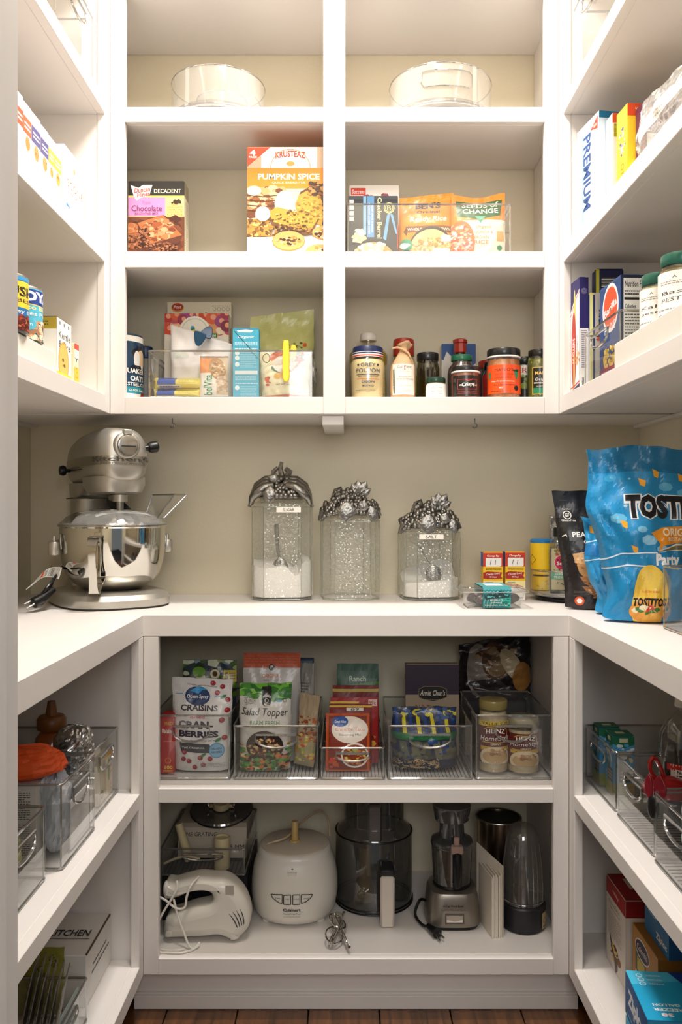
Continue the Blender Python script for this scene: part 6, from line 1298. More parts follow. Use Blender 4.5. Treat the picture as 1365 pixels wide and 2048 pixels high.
def noodles(c):
    c.rect(0, 0, 1, 1, '26304a'); 
    for i in range(9): c.poly([(.02+.11*i, 0), (.07+.11*i, 0), (.12+.11*i, .4), (.06+.11*i, .4)], 'c8bc2c' if i % 2 else '1f3f7c')
    c.blobs(0, 0, 1, .16, ['1c2c5c', '3a5a8c', '26304a', 'c8bc2c'], 40, .05, False); c.rect(0, .38, 1, .48, '1f6a3c')
    for i in range(5): c.poly([(.1+.17*i, .5), (.2+.17*i, .5), (.28+.17*i, .8), (.16+.17*i, .82)], ['5a5c4c', '6a6a50', '4c5044', '74705a', '5c5c4a'][i])
    c.blobs(.0, .5, 1, .8, ['4c5a5c', '5c5844', '1f3f7c', '6c6a50'], 40, .05, False)
    P = []
    for i in range(110):
        u = .04+.66*c.r.random(); v = .80+.18*c.r.random(); a = c.r.random()*2.6; l = .035; c.k += .1; c.line([(u-l*math.cos(a), v-l*.5*math.sin(a)), (u+l*math.cos(a), v+l*.5*math.sin(a))], .010, c.r.choice(['c8a878', 'b0905c', 'dcc094']))
pouch('noodle_bag', 'zip bag of noodles with blue and yellow packets and a green seal', 'bag', X(850, 1.88), 1.895, L1+.0066, .148, .138, .07, .0, '26304a', noodles, seed=71, amp=.004, stand=True, seal=.02)
# gravy jars and a dark bag
def heinz(val):
    def f(c):
        c.rect(0, 0, 1, 1, '5c1c1c')
        if val: c.poly([(0, .0), (1, .0), (1, .10), (0, .12)], 'd8b82c'); c.text('VALUE SIZE', .5, .055, .7, .07, '1c1414', .02)
        o = .08 if val else 0
        c.line([(.2, .12+o), (.3, .06+o), (.7, .06+o), (.8, .12+o), (.86, .5), (.14, .5)], .02, 'c8a850'); c.text('HEINZ', .5, .17+o, .48, .11, 'f0ece4', .02, arc=.3); c.text('HomeStyle', .5, .34+o, .80, .16, 'f4efe8', .0, .2, rot=.04); c.text('GRAVY', .5, .46+o, .26, .05, 'e8dcc8', .01)
        c.rect(.1, .52+o, .9, .62+o, 'c8a030'); c.text('Roasted Turkey', .5, .57+o, .5, .05, '4a2010', .0); c.ell(.5, .86, .42, .26, 'd8c8a8', n=22); c.ell(.5, .84, .34, .16, 'b8986c', n=20); c.blobs(.2, .66, .9, .78, ['a8845c', 'd8b888', '8a6444'], 24, .05)
    return f
GR = 'c8b490'
jar('gravy_jar', 'taller gravy jar with a yellow band, in the right-hand bin', 'jar', X(987, 1.885), 1.885, L1+.004, .0345, .162, '8a7c4a', fillc=GR, filltop=.93, draw=heinz(True), lab=(.024, .118, .092), group='gravy jars', ribbed=False, neck=.88)
jar('gravy_jar', 'shorter gravy jar in the right-hand bin, next to the post', 'jar', X(1046, 1.88), 1.88, L1+.004, .0365, .124, '7c7450', fillc=GR, filltop=.9, draw=heinz(False), lab=(.020, .092, .092), group='gravy jars', ribbed=False, neck=.92)
def darkbag(c): c.rect(0, 0, 1, 1, '221a1c'); c.ell(.25, .5, .16, .4, '8a8078', n=12); c.ell(.5, .35, .2, .26, '5a3c28', n=16); c.ell(.5, .36, .16, .2, '8a7458', n=16); c.blobs(.2, .1, .8, .4, ['6a5040', '3a2a24', 'a08868', '4a3428'], 50, .05); c.ell(.72, .42, .12, .24, 'b8a888', n=12, rot=.6); c.ell(.86, .62, .14, .2, '9a6c34', n=14); c.poly([(.1, .7), (.5, .6), (.8, .95), (.3, 1)], '3a3436'); c.line([(.2, .8), (.7, .92)], .01, 'b8b0a8')
pouch('dried_mushroom_bag', 'dark crumpled bag with a food picture lying over the gravy bin', 'bag', X(990, 2.13), 2.13, L1+.112, .183, .150, .06, -.05, '221a1c', darkbag, seed=73, amp=.008, skew=.03, rough=.3)
carton('black_pack', 'dark carton underneath the crumpled bag at the back of the gravy bin', 'box', X(985, 2.13), 2.13, L1+.001, .17, .07, .108, 0, col='1c1c22')
# ================================================================ lower back, bottom compartment: appliances
z0 = L2
blk = carton('black_appliance_box', 'black box behind the hand mixer, carrying a clear bin', 'box', (X(325, 1.935)+X(494, 1.935))/2, 1.935+.11, z0, .200, .22, .103, 0, col='17171b', front=lambda c: (c.rect(0, 0, 1, 1, '17171b'), c.ring(.08, .5, .04, .006, '8a8a8a')), rough=.4)
bx = (X(322, 1.93)+X(490, 1.93))/2; bz = z0+.1055
bin_('storage_bin', 'clear bin of appliance attachments on the black box', bx, 1.93+.128, bz, X(490, 1.93)-X(322, 1.93), .256, .063, 0, ribs=20)
def grat(c): c.rect(0, 0, 1, 1, 'b8ac9c'); c.rect(0, 0, 1, .12, '9a8e80'); c.text('FINE GRATING', .32, .32, .5, .12, '1a1a1a', -.002, .1); c.text('5 MM', .86, .68, .2, .12, '1a1a1a', -.002, .1); c.line([(.05, .8), (.9, .78)], .006, '4a4038')
carton('disc_box', 'grey card box with handwriting in the attachments bin', 'box', bx+.008, 2.08, bz+.0066, .168, .13, .085, 0, col='b0a494', front=grat, flap=False)
t = empty('slicing_disc', (bx+.022, 2.075, bz+.100), 0, 'smoked round food processor disc with a cream hub on top of the card box', 'disc', rx=math.radians(14))
G().lathe([(.066, .0), (.075, .002), (.077, .008), (.074, .012), (.068, .010), (.03, .008), (.001, .008)], 48).build('smoked_disc', clear('smoked_disc_m', (.25, .25, .24), .14, .7, .06, haze=.06), t, smooth=True)
G().tube([(.076*math.cos(a), .076*math.sin(a), .006) for a in (2*PI*i/48 for i in range(48))], .0025, 6, True).build('disc_rim', BLACK, t, smooth=True)
G().lathe([(.020, .0095), (.022, .012), (.020, .024), (.018, .026), (.001, .022)], 28).box(-.032, .032, -.005, .005, .010, .018, .002).build('hub', CREAM, t, smooth=True)
for s in (-1, 1): G().ball((s*.032, -.004, .020), .005).build('bolt', CHROME, t, smooth=True)
t = empty('food_pusher', (X(443, 1.955), 1.965, bz+.0045), 0, 'cream cylindrical food pusher standing in the attachments bin', 'pusher')
G().lathe([(.018, 0), (.0185, .002), (.0185, .072), (.0175, .074), (.0165, .074), (.016, .070), (.001, .070)], 32).build('pusher_body', CREAM, t, smooth=True)
t = empty('blade_stem', (X(366, 1.96), 1.975, bz+.0066), 0, 'cream stem with a blade, leaning at the left of the attachments bin', 'attachment')
G().tube([(.012, 0, .012), (.004, 0, .04), (-.014, .004, .098)], [.010, .011, .009], 14).build('stem', CREAM, t, smooth=True)
G().tube(smoothline([(-.045, -.01, .008), (-.02, -.012, .020), (.01, -.012, .026), (.04, -.012, .020)], 4, False), [.003]*13, 8).build('blade', CREAM, t, smooth=True)
# hand mixer: side profile
hm = empty('hand_mixer', (X(412, 1.862), 1.862, z0+.0005), 0, 'white hand mixer lying in front of the black box, its cord looped over it', 'hand mixer')
def hp_(a, b): return ((310+a/6.205-412)*1.862/F, (CY-(1590+b/6.205))*1.862/F-(L2-CZ)-.0005)
out = [(135, 1600), (150, 1500), (200, 1430), (330, 1385), (520, 1325), (680, 1290), (735, 1235), (725, 1170), (650, 1135), (520, 1140), (430, 1160), (330, 1205), (260, 1225), (180, 1230), (145, 1180), (150, 1060), (180, 1030), (260, 1040), (380, 1005), (560, 965), (720, 975), (880, 985), (1010, 1060), (1120, 1190), (1185, 1350), (1200, 1480), (1170, 1590), (1090, 1680), (1040, 1735), (960, 1740), (930, 1715), (800, 1672), (640, 1690), (400, 1700), (180, 1705), (140, 1680)]
# body below and handle above meet at the right; the gap between them is the hand hole
pts = smoothline([hp_(a, b) for a, b in out], 4)
HMM = mat('mixer_white', 'd8d3c8', .35, var=.02, coat=.2)
slab(pts, .074, .022, 'mixer_body', HMM, hm, res=4)
g = G()
for i, (a0_, b0_, a1_, b1_) in enumerate(((950, 1375, 1050, 1540), (995, 1350, 1080, 1530), (1040, 1335, 1105, 1515), (1085, 1315, 1130, 1500), (1085, 1310, 1152, 1480))):
    if i == 4: continue
    p = [hp_(a0_+(a1_-a0_)*t_+14*math.sin(PI*t_), b0_+(b1_-b0_)*t_) for t_ in (0, .25, .5, .75, 1)]
    g.tube([(x, -.0372, z) for x, z in p], [.0003, .0009, .0012, .0013, .0009], 6)
g.build('vent_slots', DARK, hm)
p = [hp_(*q) for q in ((905, 1020), (1010, 1070), (925, 1140))]
G().box(p[0][0], p[1][0], -.0375, -.0365, p[2][1], p[0][1]-.002, .0004).build('badge', mat('badge_grey', 'a8a296', .4), hm)
G().ball((hp_(170, 1120)[0], -.02, hp_(170, 1120)[1]), .008, .012, .020).build('cord_boot', WPLAS, hm, smooth=True)
cordp = [(95, 1140, -.045), (200, 1180, -.05), (330, 1270, -.052), (430, 1250, -.052), (450, 1130, -.05), (500, 1000, -.046), (570, 960, -.02)]
cw = [(x, y, z) for (x, z), y in ((hp_(a, b), d) for a, b, d in cordp)]
G().tube(smoothline(cw, 5, False), .0026, 7).build('power_cord', WPLAS, hm, smooth=True)
cordp = [(320, 950, -.045), (335, 1020, -.05), (270, 1150, -.054), (180, 1290, -.056), (100, 1450, -.06), (80, 1590, -.066), (140, 1730, -.07), (260, 1850, -.073), (400, 1890, -.074), (500, 1830, -.066), (545, 1740, -.058), (600, 1700, -.045)]
cw = [(x, y, max(z, .003)) for (x, z), y in ((hp_(a, b), d) for a, b, d in cordp)]
G().tube(smoothline(cw, 5, False), .0026, 7).build('power_cord', WPLAS, hm, smooth=True)
cordp = [(290, 1160, -.05), (350, 1380, -.052), (420, 1560, -.054), (480, 1700, -.056), (540, 1752, -.057), (600, 1715, -.05)]
cw = [(x, y, max(z, .003)) for (x, z), y in ((hp_(a, b), d) for a, b, d in cordp)]
G().tube(smoothline(cw, 5, False), .0026, 7).build('power_cord', WPLAS, hm, smooth=True)
cw = [(hp_(*q)[0], d, .0032) for q, d in (((110, 1900), -.058), ((200, 1900), -.064), ((330, 1900), -.066), ((430, 1900), -.060))]
G().tube(smoothline(cw, 5, False), .0026, 7).build('power_cord', WPLAS, hm, smooth=True)
# white food processor base
fp = empty('food_processor_base', (X(590, 1.985), 1.985, z0+.0005), 0, 'white rounded food processor base with four printed buttons and a cream stem on top', 'food processor')
BP = [(.080, .006), (.090, .010), (.0985, .025), (.103, .055), (.1025, .085), (.097, .120), (.0905, .140), (.088, .146), (.0875, .150)]
G().lathe([(.001, .006)]+BP+[(.085, .158), (.080, .1615), (.001, .163)], 64, p=2.25).build('motor_base', HMM, fp, smooth=True)
G().lathe([(.080, .1612), (.0805, .1645), (.078, .166), (.001, .166)], 56, p=2.1).build('lid_plate', mat('warm_white', 'c8bca8', .4), fp, smooth=True)
G().lathe([(.0135, .166), (.0125, .169), (.0085, .170), (.0080, .212), (.007, .2135)], 20).build('drive_stem', mat('amber_stem', 'b89a60', .4), fp, smooth=True)
for s in (-1, 1):
    for q in (-1, 1): G().lathe([(.010, 0), (.011, .002), (.011, .012)], 16, M=Matrix.Translation((s*.062, q*.05, 0))).build('foot', HMM, fp, smooth=True)
def rfp(b):
    for (ra, za), (rb, zb) in zip(BP, BP[1:]):
        if za <= b <= zb: return ra+(rb-ra)*(b-za)/(zb-za)
    return BP[-1][0]
c = Cv(.16, .145, 4)
def bt(pts): c.line(pts+[pts[0]], .012, '2a2a28')
bt([(.28, .435), (.45, .42), (.45, .555), (.40, .55), (.31, .49)]); bt([(.47, .43), (.57, .42), (.57, .57), (.47, .57)]); bt([(.60, .42), (.70, .42), (.70, .57), (.60, .57)]); bt([(.72, .42), (.88, .435), (.86, .48), (.78, .54), (.72, .555)])
for w_, u in (('OFF', .385), ('ON', .52), ('PULSE', .65), ('DOUGH', .79)): c.text(w_, u, .485, .055 if w_ == 'ON' else .075, .02, '2a2a28', .01)
c.text('Cuisinart', .585, .66, .25, .05, '1c1c1a', .04); c.text('PowerPrep Plus', .585, .73, .25, .03, '3a3a38', .01); c.text('14-CUP FOOD PROCESSOR', .585, .775, .25, .015, '5a5a56', .0)
def fmap(x, y, o):
    a = (x-.094)/.103; r = rfp(y)+o; ca, sa = math.sin(a), math.cos(a); k = (abs(ca)**2.25+abs(sa)**2.25)**(-1/2.25); return (r*k*ca, -r*k*sa, y)
emit([(c, fmap, .008)], fp, GLOSSY, 'printed_buttons', off=.0012)
G().lathe([(.013, 0), (.014, .002), (.014, .022), (.016, .024)], 4, M=Matrix.Translation((0, -.086, .108)) @ Matrix.Rotation(PI/4, 4, 'Z')).build('latch', HMM, fp)
G().box(-.0022, .0022, -.0925, -.090, .137, .1385).build('indicator_slot', DARK, fp)
G().tube(smoothline([(-.088, .02, .12), (-.085, -.01, .15), (-.06, -.02, .168), (-.02, -.01, .178), (.01, .06, .185), (.05, .10, .20), (.07, .11, .19), (.080, .10, .17), (.082, .095, .14)], 5, False), .0028, 7).build('power_cord', mat('tan_cord', 'b8a080', .4), fp, smooth=True)
# large smoked processor bowl with a white handle
pb = empty('processor_bowl', (X(748, 2.045), 2.045, z0+.0005), 0, 'large smoked food processor bowl with a white upright handle', 'processor bowl')
G().shell([(.001, .004), (.090, .004), (.095, .006), (.094, .17), (.088, .182), (.078, .190), (.074, .198), (.074, .31), (.077, .313), (.077, .318)], 56).build('smoked_bowl', SMOKE, pb, smooth=True, fix=False)
for r, z in ((.0955, .010), (.0955, .003), (.0945, .172), (.0765, .295), (.078, .318)): G().tube([(r*math.cos(a), r*math.sin(a), z) for a in (2*PI*i/52 for i in range(52))], .002, 6, True).build('bowl_ring', BLACK, pb, smooth=True)
G().shell([(.001, .262), (.026, .262), (.028, .266), (.028, .31)], 30, M=Matrix.Translation((-.012, -.015, 0))).build('feed_tube', SMOKE, pb, smooth=True, fix=False)
G().lathe([(.024, .008), (.022, .04), (.016, .06), (.015, .125), (.012, .135)], 28, M=Matrix.Translation((-.022, -.02, 0))).build('inner_hub', mat('amber_hub', '9c8448', .4), pb, smooth=True)
G().box(-.0165, .0165, -.118, -.098, .175, .262, .004, M=Matrix.Translation((.0, .024, 0))).build('latch_channel', SMOKE, pb)
M_ = Matrix.Translation((X(775, 1.91)-X(748, 2.045), 0, 0))
G().box(-.0165, .0165, -.150, -.136, -.0, .118, .005, M=M_).build('handle', mat('handle_white', 'd0c6ba', .35), pb, smooth=True)
G().box(-.0165, .0165, -.1355, -.096, .0, .016, .004, M=M_).build('handle_frame', DARK, pb, smooth=True)
G().box(-.0165, .0165, -.149, -.096, .119, .134, .004, M=M_).build('handle_top', DARK, pb, smooth=True)
# beaters
for k, (lb_, pa, pb_, ya, yb_, hw) in enumerate((('chrome beater lying left, its cage toward the shelf front', 662, 688, 1.80, 1.925, 0), ('chrome beater lying right, its shaft end at the shelf edge', 699, 668, 1.785, 1.915, 1))):
    A = Vector((X(pa, ya), ya, z0+.0175)); B = Vector((X(pb_, yb_), yb_, z0+.024)); dr = (B-A); L_ = dr.length
    t = empty('beater', A, 0, lb_, 'beater', 'hand mixer beaters'); q = dr.to_track_quat('X', 'Z'); t.rotation_mode = 'QUATERNION'; t.rotation_quaternion = q
    s0, s1 = (.05, 0) if hw else (0, .05)
    g = G(); g.tube([(0, 0, 0), (L_, 0, 0)], .003, 8)
    if hw: g.tube([(0, 0, 0), (.006, 0, 0)], .0034, 8).tube([(.018, 0, 0), (.022, 0, 0)], .0042, 8)
    g.build('shaft', CHROME, t, smooth=True)
    for i in range(4):
        a = PI/2*i+.5; ca, sa = math.cos(a), math.sin(a); c0 = L_-.062 if hw else .0
        pts = [(c0+.062*u, .021*math.sin(PI*u)**.55*ca, .021*math.sin(PI*u)**.55*sa*.72) for u in (0, .08, .2, .35, .5, .65, .8, .92, 1)]
        G().tube(pts, .0021, 6).build('loop', CHROME, t, smooth=True)
# mini processor
mp = empty('mini_processor', (X(904, 1.945), 1.945, z0+.0005), 0, 'small silver-based food processor with a dark bowl and black handle', 'food processor')
SB = mat('satin_base', (.58, .55, .51), .33, .8, var=.04)
G().loft([sell(0, 0, .006, .060, .060, 4), sell(0, 0, .012, .064, .064, 4), sell(0, 0, .070, .0575, .058, 4), sell(0, 0, .080, .053, .054, 3.6), sell(0, 0, .083, .045, .046, 3.2)]).build('motor_base', SB, mp, smooth=True)
G().loft([sell(0, 0, 0, .058, .058, 4), sell(0, 0, .0062, .061, .061, 4)]).build('rubber_foot', BLACK, mp)
c = Cv(.10, .06, 3); c.text('4-Cup Work Bowl', .46, .24, .46, .10, '3a302a', .02); c.text('Cuisinart Blend & Serve', .46, .36, .56, .08, '6a5c50', .0); c.line([(.28, .52), (.7, .52), (.7, .86), (.28, .86), (.28, .52)], .012, '4a4038'); c.rect(.31, .57, .67, .82, 'a89c90'); c.poly([(.31, .72), (.49, .78), (.67, .72), (.67, .80), (.31, .80)], 'e0d8cc')
emit([(c, lambda x, y, o: (x-.05, -.0642-o+.0065*(y+.004)/.064, .010+y), None)], mp, GLOSSY, 'printed_front', off=.0012)
G().shell([(.001, .088), (.040, .088), (.044, .092), (.047, .15), (.048, .175), (.044, .180)], 40).build('work_bowl', SMOKE, mp, smooth=True, fix=False)
G().lathe([(.044, .0835), (.045, .086), (.042, .090)], 36).build('bowl_collar', BLACK, mp, smooth=True)
G().lathe([(.049, .176), (.050, .180), (.048, .188), (.030, .196), (.028, .23), (.040, .235), (.044, .262), (.043, .270), (.036, .272), (.001, .272)], 36).build('lid', clear('dark_lid', (.12, .12, .12), .12, .7, .08, haze=.05), mp, smooth=True)
G().tube([(.044*math.cos(a), .044*math.sin(a), .268) for a in (2*PI*i/40 for i in range(40))], .0014, 6, True).build('lid_rim', EDGE, mp, smooth=True)
G().tube([(.004, -.050, .178), (.004, -.076, .172), (.004, -.080, .150), (.004, -.074, .112), (.004, -.052, .100)], [.010, .011, .0105, .0105, .009], 10).build('handle', BLACK, mp, smooth=True)
G().box(-.010, .018, -.072, -.052, .178, .196, .003).box(-.003, .010, -.066, -.056, .196, .215, .002).build('safety_latch', mat('blush_latch', 'a08478', .4), mp, smooth=True)
G().lathe([(.012, .090), (.010, .16)], 16).build('blade_hub', mat('blush_latch', 'a08478', .4), mp, smooth=True)
cd_ = G().tube(smoothline([(-.055, .02, .03), (-.075, -.005, .045), (-.088, -.02, .02), (-.075, -.045, .008), (-.060, -.065, .012)], 5, False), .0034, 8).build('power_cord', BLACK, mp, smooth=True)
G().tube([(-.062, -.062, .013), (-.050, -.085, .013), (-.044, -.096, .0135)], [.006, .010, .012], 10).build('plug', BLACK, cd_, smooth=True)
G().tube([(-.048, -.098, .011), (-.040, -.114, .006)], .002, 6).tube([(-.040, -.096, .014), (-.031, -.110, .010)], .002, 6).build('plug_prong', PEWTER, cd_, smooth=True)
# booklet, steel canister, travel cup
t = empty('instruction_booklet', (X(983, 1.885), 1.900, z0+.0005), math.radians(10), 'thin white instruction booklets standing upright beside the mini processor', 'booklet')
for i in range(6): G().box(-.013+.0042*i, -.0098+.0042*i, -.048+.002*(i % 2), .05, 0, .136+.004*(i % 3), .0004).build('booklet_page', mat('page_white', 'd8cfc0', .6), t)
g = G(); g.v = [(-.0155, .05, 0), (-.0155, .05, .178), (.0135, -.046, 0), (.0135, -.046, .160), (.0150, -.046, 0), (.0150, -.046, .160), (-.0140, .0505, 0), (-.0140, .0505, .178)]; g.f = [(0, 2, 3, 1), (4, 6, 7, 5), (1, 3, 5, 7), (0, 1, 7, 6), (2, 4, 5, 3), (0, 6, 4, 2)]
g.build('front_cover', mat('page_white', 'd8cfc0', .6), t)
t = empty('steel_canister', (X(1000, 2.07), 2.085, z0+.0005), 0, 'tall steel canister with a black rim at the back right', 'canister')
G().lathe([(.055, 0), (.057, .004), (.057, .178), (.0575, .180), (.0575, .186), (.054, .186), (.053, .10), (.001, .10)], 48).build('steel_body', mat('warm_steel', (.66, .58, .50), .22, 1, var=.1), t, smooth=True)
G().tube([(.056*math.cos(a), .056*math.sin(a), .187) for a in (2*PI*i/48 for i in range(48))], .0022, 6, True).build('rim', STEEL, t, smooth=True)
G().lathe([(.0535, .150), (.054, .184), (.001, .182)], 40).build('dark_inner', BLACK, t, smooth=True)
t = empty('blender_cup', (X(1047, 1.91), 1.915, z0+.0005), 0, 'clear domed blender cup standing upside down on a black base, bottom right', 'cup')
G().lathe([(.048, 0), (.051, .003), (.0525, .055), (.050, .058), (.046, .060)], 44).build('black_base', DARK, t, smooth=True)
G().shell([(.047, .058), (.048, .10), (.045, .15), (.038, .20), (.031, .224), (.022, .231), (.001, .233)], 44).build('clear_cup', clear('cup_plastic', (.72, .70, .66), .12, .8, .04, haze=.05), t, smooth=True, fix=False)
g = G()
for a in (-2.2, -1.95, -1.25, -1.0, -.6): g.tube([(.0475*math.cos(a), .0475*math.sin(a), .062), (.0485*math.cos(a), .0485*math.sin(a), .10), (.0455*math.cos(a), .0455*math.sin(a), .15), (.039*math.cos(a), .039*math.sin(a), .196)], .0011, 5)
g.tube([(.049*math.cos(a), .049*math.sin(a), .066) for a in (2*PI*i/44 for i in range(44))], .0014, 6, True).build('moulded_rib', EDGE, t, smooth=True)
c = Cv(.02, .036, 2); c.rect(0, 0, 1, 1, 'b8a078'); c.ring(.5, .5, .3, .06, '6a5438'); c.rect(.2, .82, .8, .9, '6a5438'); emit([(c, lambda x, y, o: ((.0525+o)*math.sin(.75+x/.05), -(.0525+o)*math.cos(.75+x/.05), .008+y), .006)], t, PAPER, 'printed_sticker')
# ================================================================ lower left wall: bins on the middle shelf
def wbin(label, xf, ynear, yfar, h, z, side, d=.26, **kw):
    s = -1 if side == 'l' else 1
    return bin_('storage_bin', label, xf+s*d/2, (ynear+yfar)/2, z, yfar-ynear, d, h, PI/2 if side == 'l' else -PI/2, **kw)
wbin('clear bin at the far end of the lower left shelf, with tea packets', -.488, 1.562, 1.757, .134, L1, 'l')
wbin('clear bin with the orange wrapped packet, middle of the lower left shelf', -.474, 1.369, 1.548, .142, L1, 'l')
wbin('clear bin nearest the doorway on the lower left shelf', -.490, 1.14, 1.338, .117, L1, 'l')
def tea(c): c.rect(0, 0, 1, 1, 'd8ccae'); c.rect(0, 0, .14, 1, 'b8b4a0'); c.rect(.55, .1, .62, 1, 'f0e4c0'); c.ell(.72, .4, .08, .24, '6a8a5c', n=16); c.blobs(.8, .1, .95, .9, ['c85a44', 'd88a6a', 'e8d0a0'], 24, .03, False); c.bars(.28, .05, .44, .32, 9); c.ring(.22, .8, .08, .02, '6a6450'); c.ring(.22, .8, .05, .01, '6a6450'); c.poly([(.3, 0), (1, 0), (1, .08)], 'e8a23c')
carton_ab('tea_box', 'cream tea box with a barcode lying in the far clear bin, left shelf', 'box', (-.498, 1.650), (-.498, 1.747), L1+.004, .088, .03, col='d4c8a8', front=tea)
t = empty('honey_bottle', (-.590, 1.645, L1+.0045), 0, 'amber honey bottle with a brown nozzle cap', 'bottle')
G().lathe([(.034, 0), (.037, .004), (.037, .05), (.036, .115), (.030, .142), (.019, .156)], 36).build('bottle_body', mat('honey_amber', '8a4410', .18, coat=.6, var=.2), t, smooth=True)
G().lathe([(.0205, .1565), (.0275, .158), (.0285, .163), (.0285, .178), (.024, .184), (.012, .186), (.0095, .200), (.0075, .213), (.001, .214)], 36).build('nozzle_cap', mat('cap_brown', '74471c', .4), t, smooth=True)
c = Cv(.12, .07, 3); c.rect(0, 0, 1, 1, 'd8d0c0'); c.rect(0, 0, 1, .18, '2c2018'); c.text('PURE HONEY', .5, .09, .8, .12, 'e8dcc0', .02); emit([(c, cylmap(.037, .03, None, .12), .006)], t, GLOSSY, 'printed_label')
t = empty('foil_wrapped_cup', (-.532, 1.607, L1+.0045), 0, 'white paper cup topped with crumpled foil', 'cup')
G().lathe([(.024, 0), (.025, .002), (.033, .115)], 36).build('paper_cup', mat('paper_cup', 'd6d4d2', .5), t, smooth=True)
g = G(); rings = []; n = 44
for j in range(20):
    v = j/19; r0 = .036 if v < .55 else .036*math.sqrt(max(0, 1-((v-.55)/.45)**2))**.7; z = .088+.088*v; r = []
    for i in range(n):
        a = 2*PI*i/n; q = noise.noise((math.cos(a)*2.6, math.sin(a)*2.6, v*6)); q2 = noise.noise((math.cos(a)*7, math.sin(a)*7, v*14))
        rr_ = max(.0005, r0*(1+.10*q+.09*q2)+.001); r.append((rr_*math.cos(a), rr_*math.sin(a), z+.003*q2+(.010*q if v < .1 else 0)))
    rings.append(r)
g.loft(rings).build('foil_cap', mat('foil', (.80, .80, .80), .2, 1, var=.05, bump=.8, bs=120), t, smooth=False)
carton('white_carton', 'white carton with printed paragraphs, seen through the middle left bin', 'carton', -.588, 1.415, L1+.005, .125, .05, .128, .02, col='dcd8d6', flap=False,
       front=lambda c: (c.rect(0, 0, 1, 1, 'e0dcda'), c.para(.55, .08, .92, .45, 13, '3a3a3a', .4), c.para(.55, .5, .92, .92, 15, '4a4a4a', .4)))
carton_ab('white_card', 'plain white card standing against the front of the middle left bin', 'card', (-.482, 1.44), (-.482, 1.54), L1+.005, .085, .003, col='e8e6e6', flap=False)
GREYF = mat('grey_blue_film', '8c94a2', .35, var=.1, coat=.2)
def crumple(name, label, cat, loc, sx, sy, sz, m, seed, amp=.18, rz=0., p=2.6, n=36, mm=24, **kw):
    t = empty(name, loc, rz, label, cat); g = G(); rings = []
    for j in range(mm):
        v = j/(mm-1); ph = -PI/2+PI*v; cz = math.sin(ph); cr = abs(math.cos(ph))**(2/p)+.02; r = []
        for i in range(n):
            a = 2*PI*i/n; c_, s_ = math.cos(a), math.sin(a)
            dx, dy = abs(c_)**(2/p)*(1 if c_ >= 0 else -1), abs(s_)**(2/p)*(1 if s_ >= 0 else -1)
            q = 1+amp*(noise.noise((c_*1.6+seed, s_*1.6, cz*1.6))+1.2*abs(noise.noise((c_*3.4+seed, s_*3.4, cz*3.0+5)))-.3+.4*noise.noise((c_*7+seed, s_*7, cz*7)))
            r.append((sx*dx*cr*q, sy*dy*cr*q, sz+sz*abs(cz)**.8*(1 if cz >= 0 else -1)*(q if cz > 0 else 1)))
        rings.append(r)
    g.loft(rings); g.build('wrapper', m, t, smooth=False)
    return t
crumple('plastic_bag', 'crumpled grey-blue plastic bag filling the back of the middle left bin', 'bag', (-.585, 1.495, L1+.006), .065, .032, .078, GREYF, 3.1, .22)
crumple('plastic_bag', 'pale blue-grey bag crumpled behind the orange packet', 'bag', (-.508, 1.435, L1+.006), .022, .030, .070, mat('pale_grey_film', 'b0b6c0', .35, var=.1), 7.7, .25)
crumple('orange_packet', 'bright orange twisted paper packet on top of the white carton', 'packet', (-.572, 1.425, L1+.134), .078, .035, .028, mat('orange_paper', 'e2571f', .55, var=.08), 5.2, .16, rz=.1)
crumple('green_wrapped_bag', 'pale green food in clear wrinkled wrap, nearest left bin', 'bag', (-.575, 1.262, L1+.006), .062, .050, .066, mat('pale_green_film', 'a8a878', .3, var=.25, vs=50, coat=.4), 9.9, .2)
crumple('dark_blue_bag', 'dark blue bag behind the grey one near the left wall', 'bag', (-.69, 1.48, L1+.006), .025, .04, .080, mat('dark_blue_film', '2c3c58', .3), 11.3, .15)
# ---------------- bottom left shelf
def kit(c): c.text('KITCHEN', .80, .50, .28, .15, '26241f', .02); c.line([(.52, .64), (.96, .64)], .006, '3a3630'); c.text('01', .52, .76, .06, .1, '26241f', .02)
t = carton('kitchen_box', 'white flat shipping box marked kitchen, far end of the bottom left shelf', 'box', -.655, 1.678, L2, .300, .165, .101, 0, col='dedbd6', flap=False, top=kit, right=lambda c: (c.para(.25, .35, .8, .42, 1, '4a4844', .5), c.para(.2, .48, .9, .55, 1, '4a4844', .5)), rough=.5)
for q in ((.147, .150, -.08, .08),): G().box(q[0], q[1]+.0005, q[2], q[3], .0995, .1015).build('dark_edge', mat('kraft_dark', '5a4a3c', .7), t)
wbin('shallow clear bin of sachets on the bottom left shelf', -.492, 1.30, 1.56, .078, L2, 'l', hs=.5)
SA = mat('sachet_grey', '8c857a', .35, .25, var=.1, coat=.2)
for i in range(6):
    y = 1.37+.026*i
    pouch('spice_sachet', ['leftmost grey-brown sachet of the leaning row, shallow left bin', 'second grey-brown sachet from the left in the shallow bin', 'third sachet of the leaning row in the shallow bin', 'fourth sachet of the leaning row in the shallow bin', 'fifth sachet of the leaning row in the shallow bin', 'rightmost sachet of the row, before the white kitchen box'][i], 'sachet', -.582+.0135*i, 1.455-.008*i, L2+.006, .085, .158, .004, math.radians(101), '8c857a',
          lambda c: (c.rect(0, 0, 1, 1, '8c857a'), c.para(.1, .1, .8, .8, 6, '6a6458', .2)), seed=80+i, amp=.0009, stand=False, lean=.20, group='sachets in the shallow bin', m=SA, nx=8, ny=10)
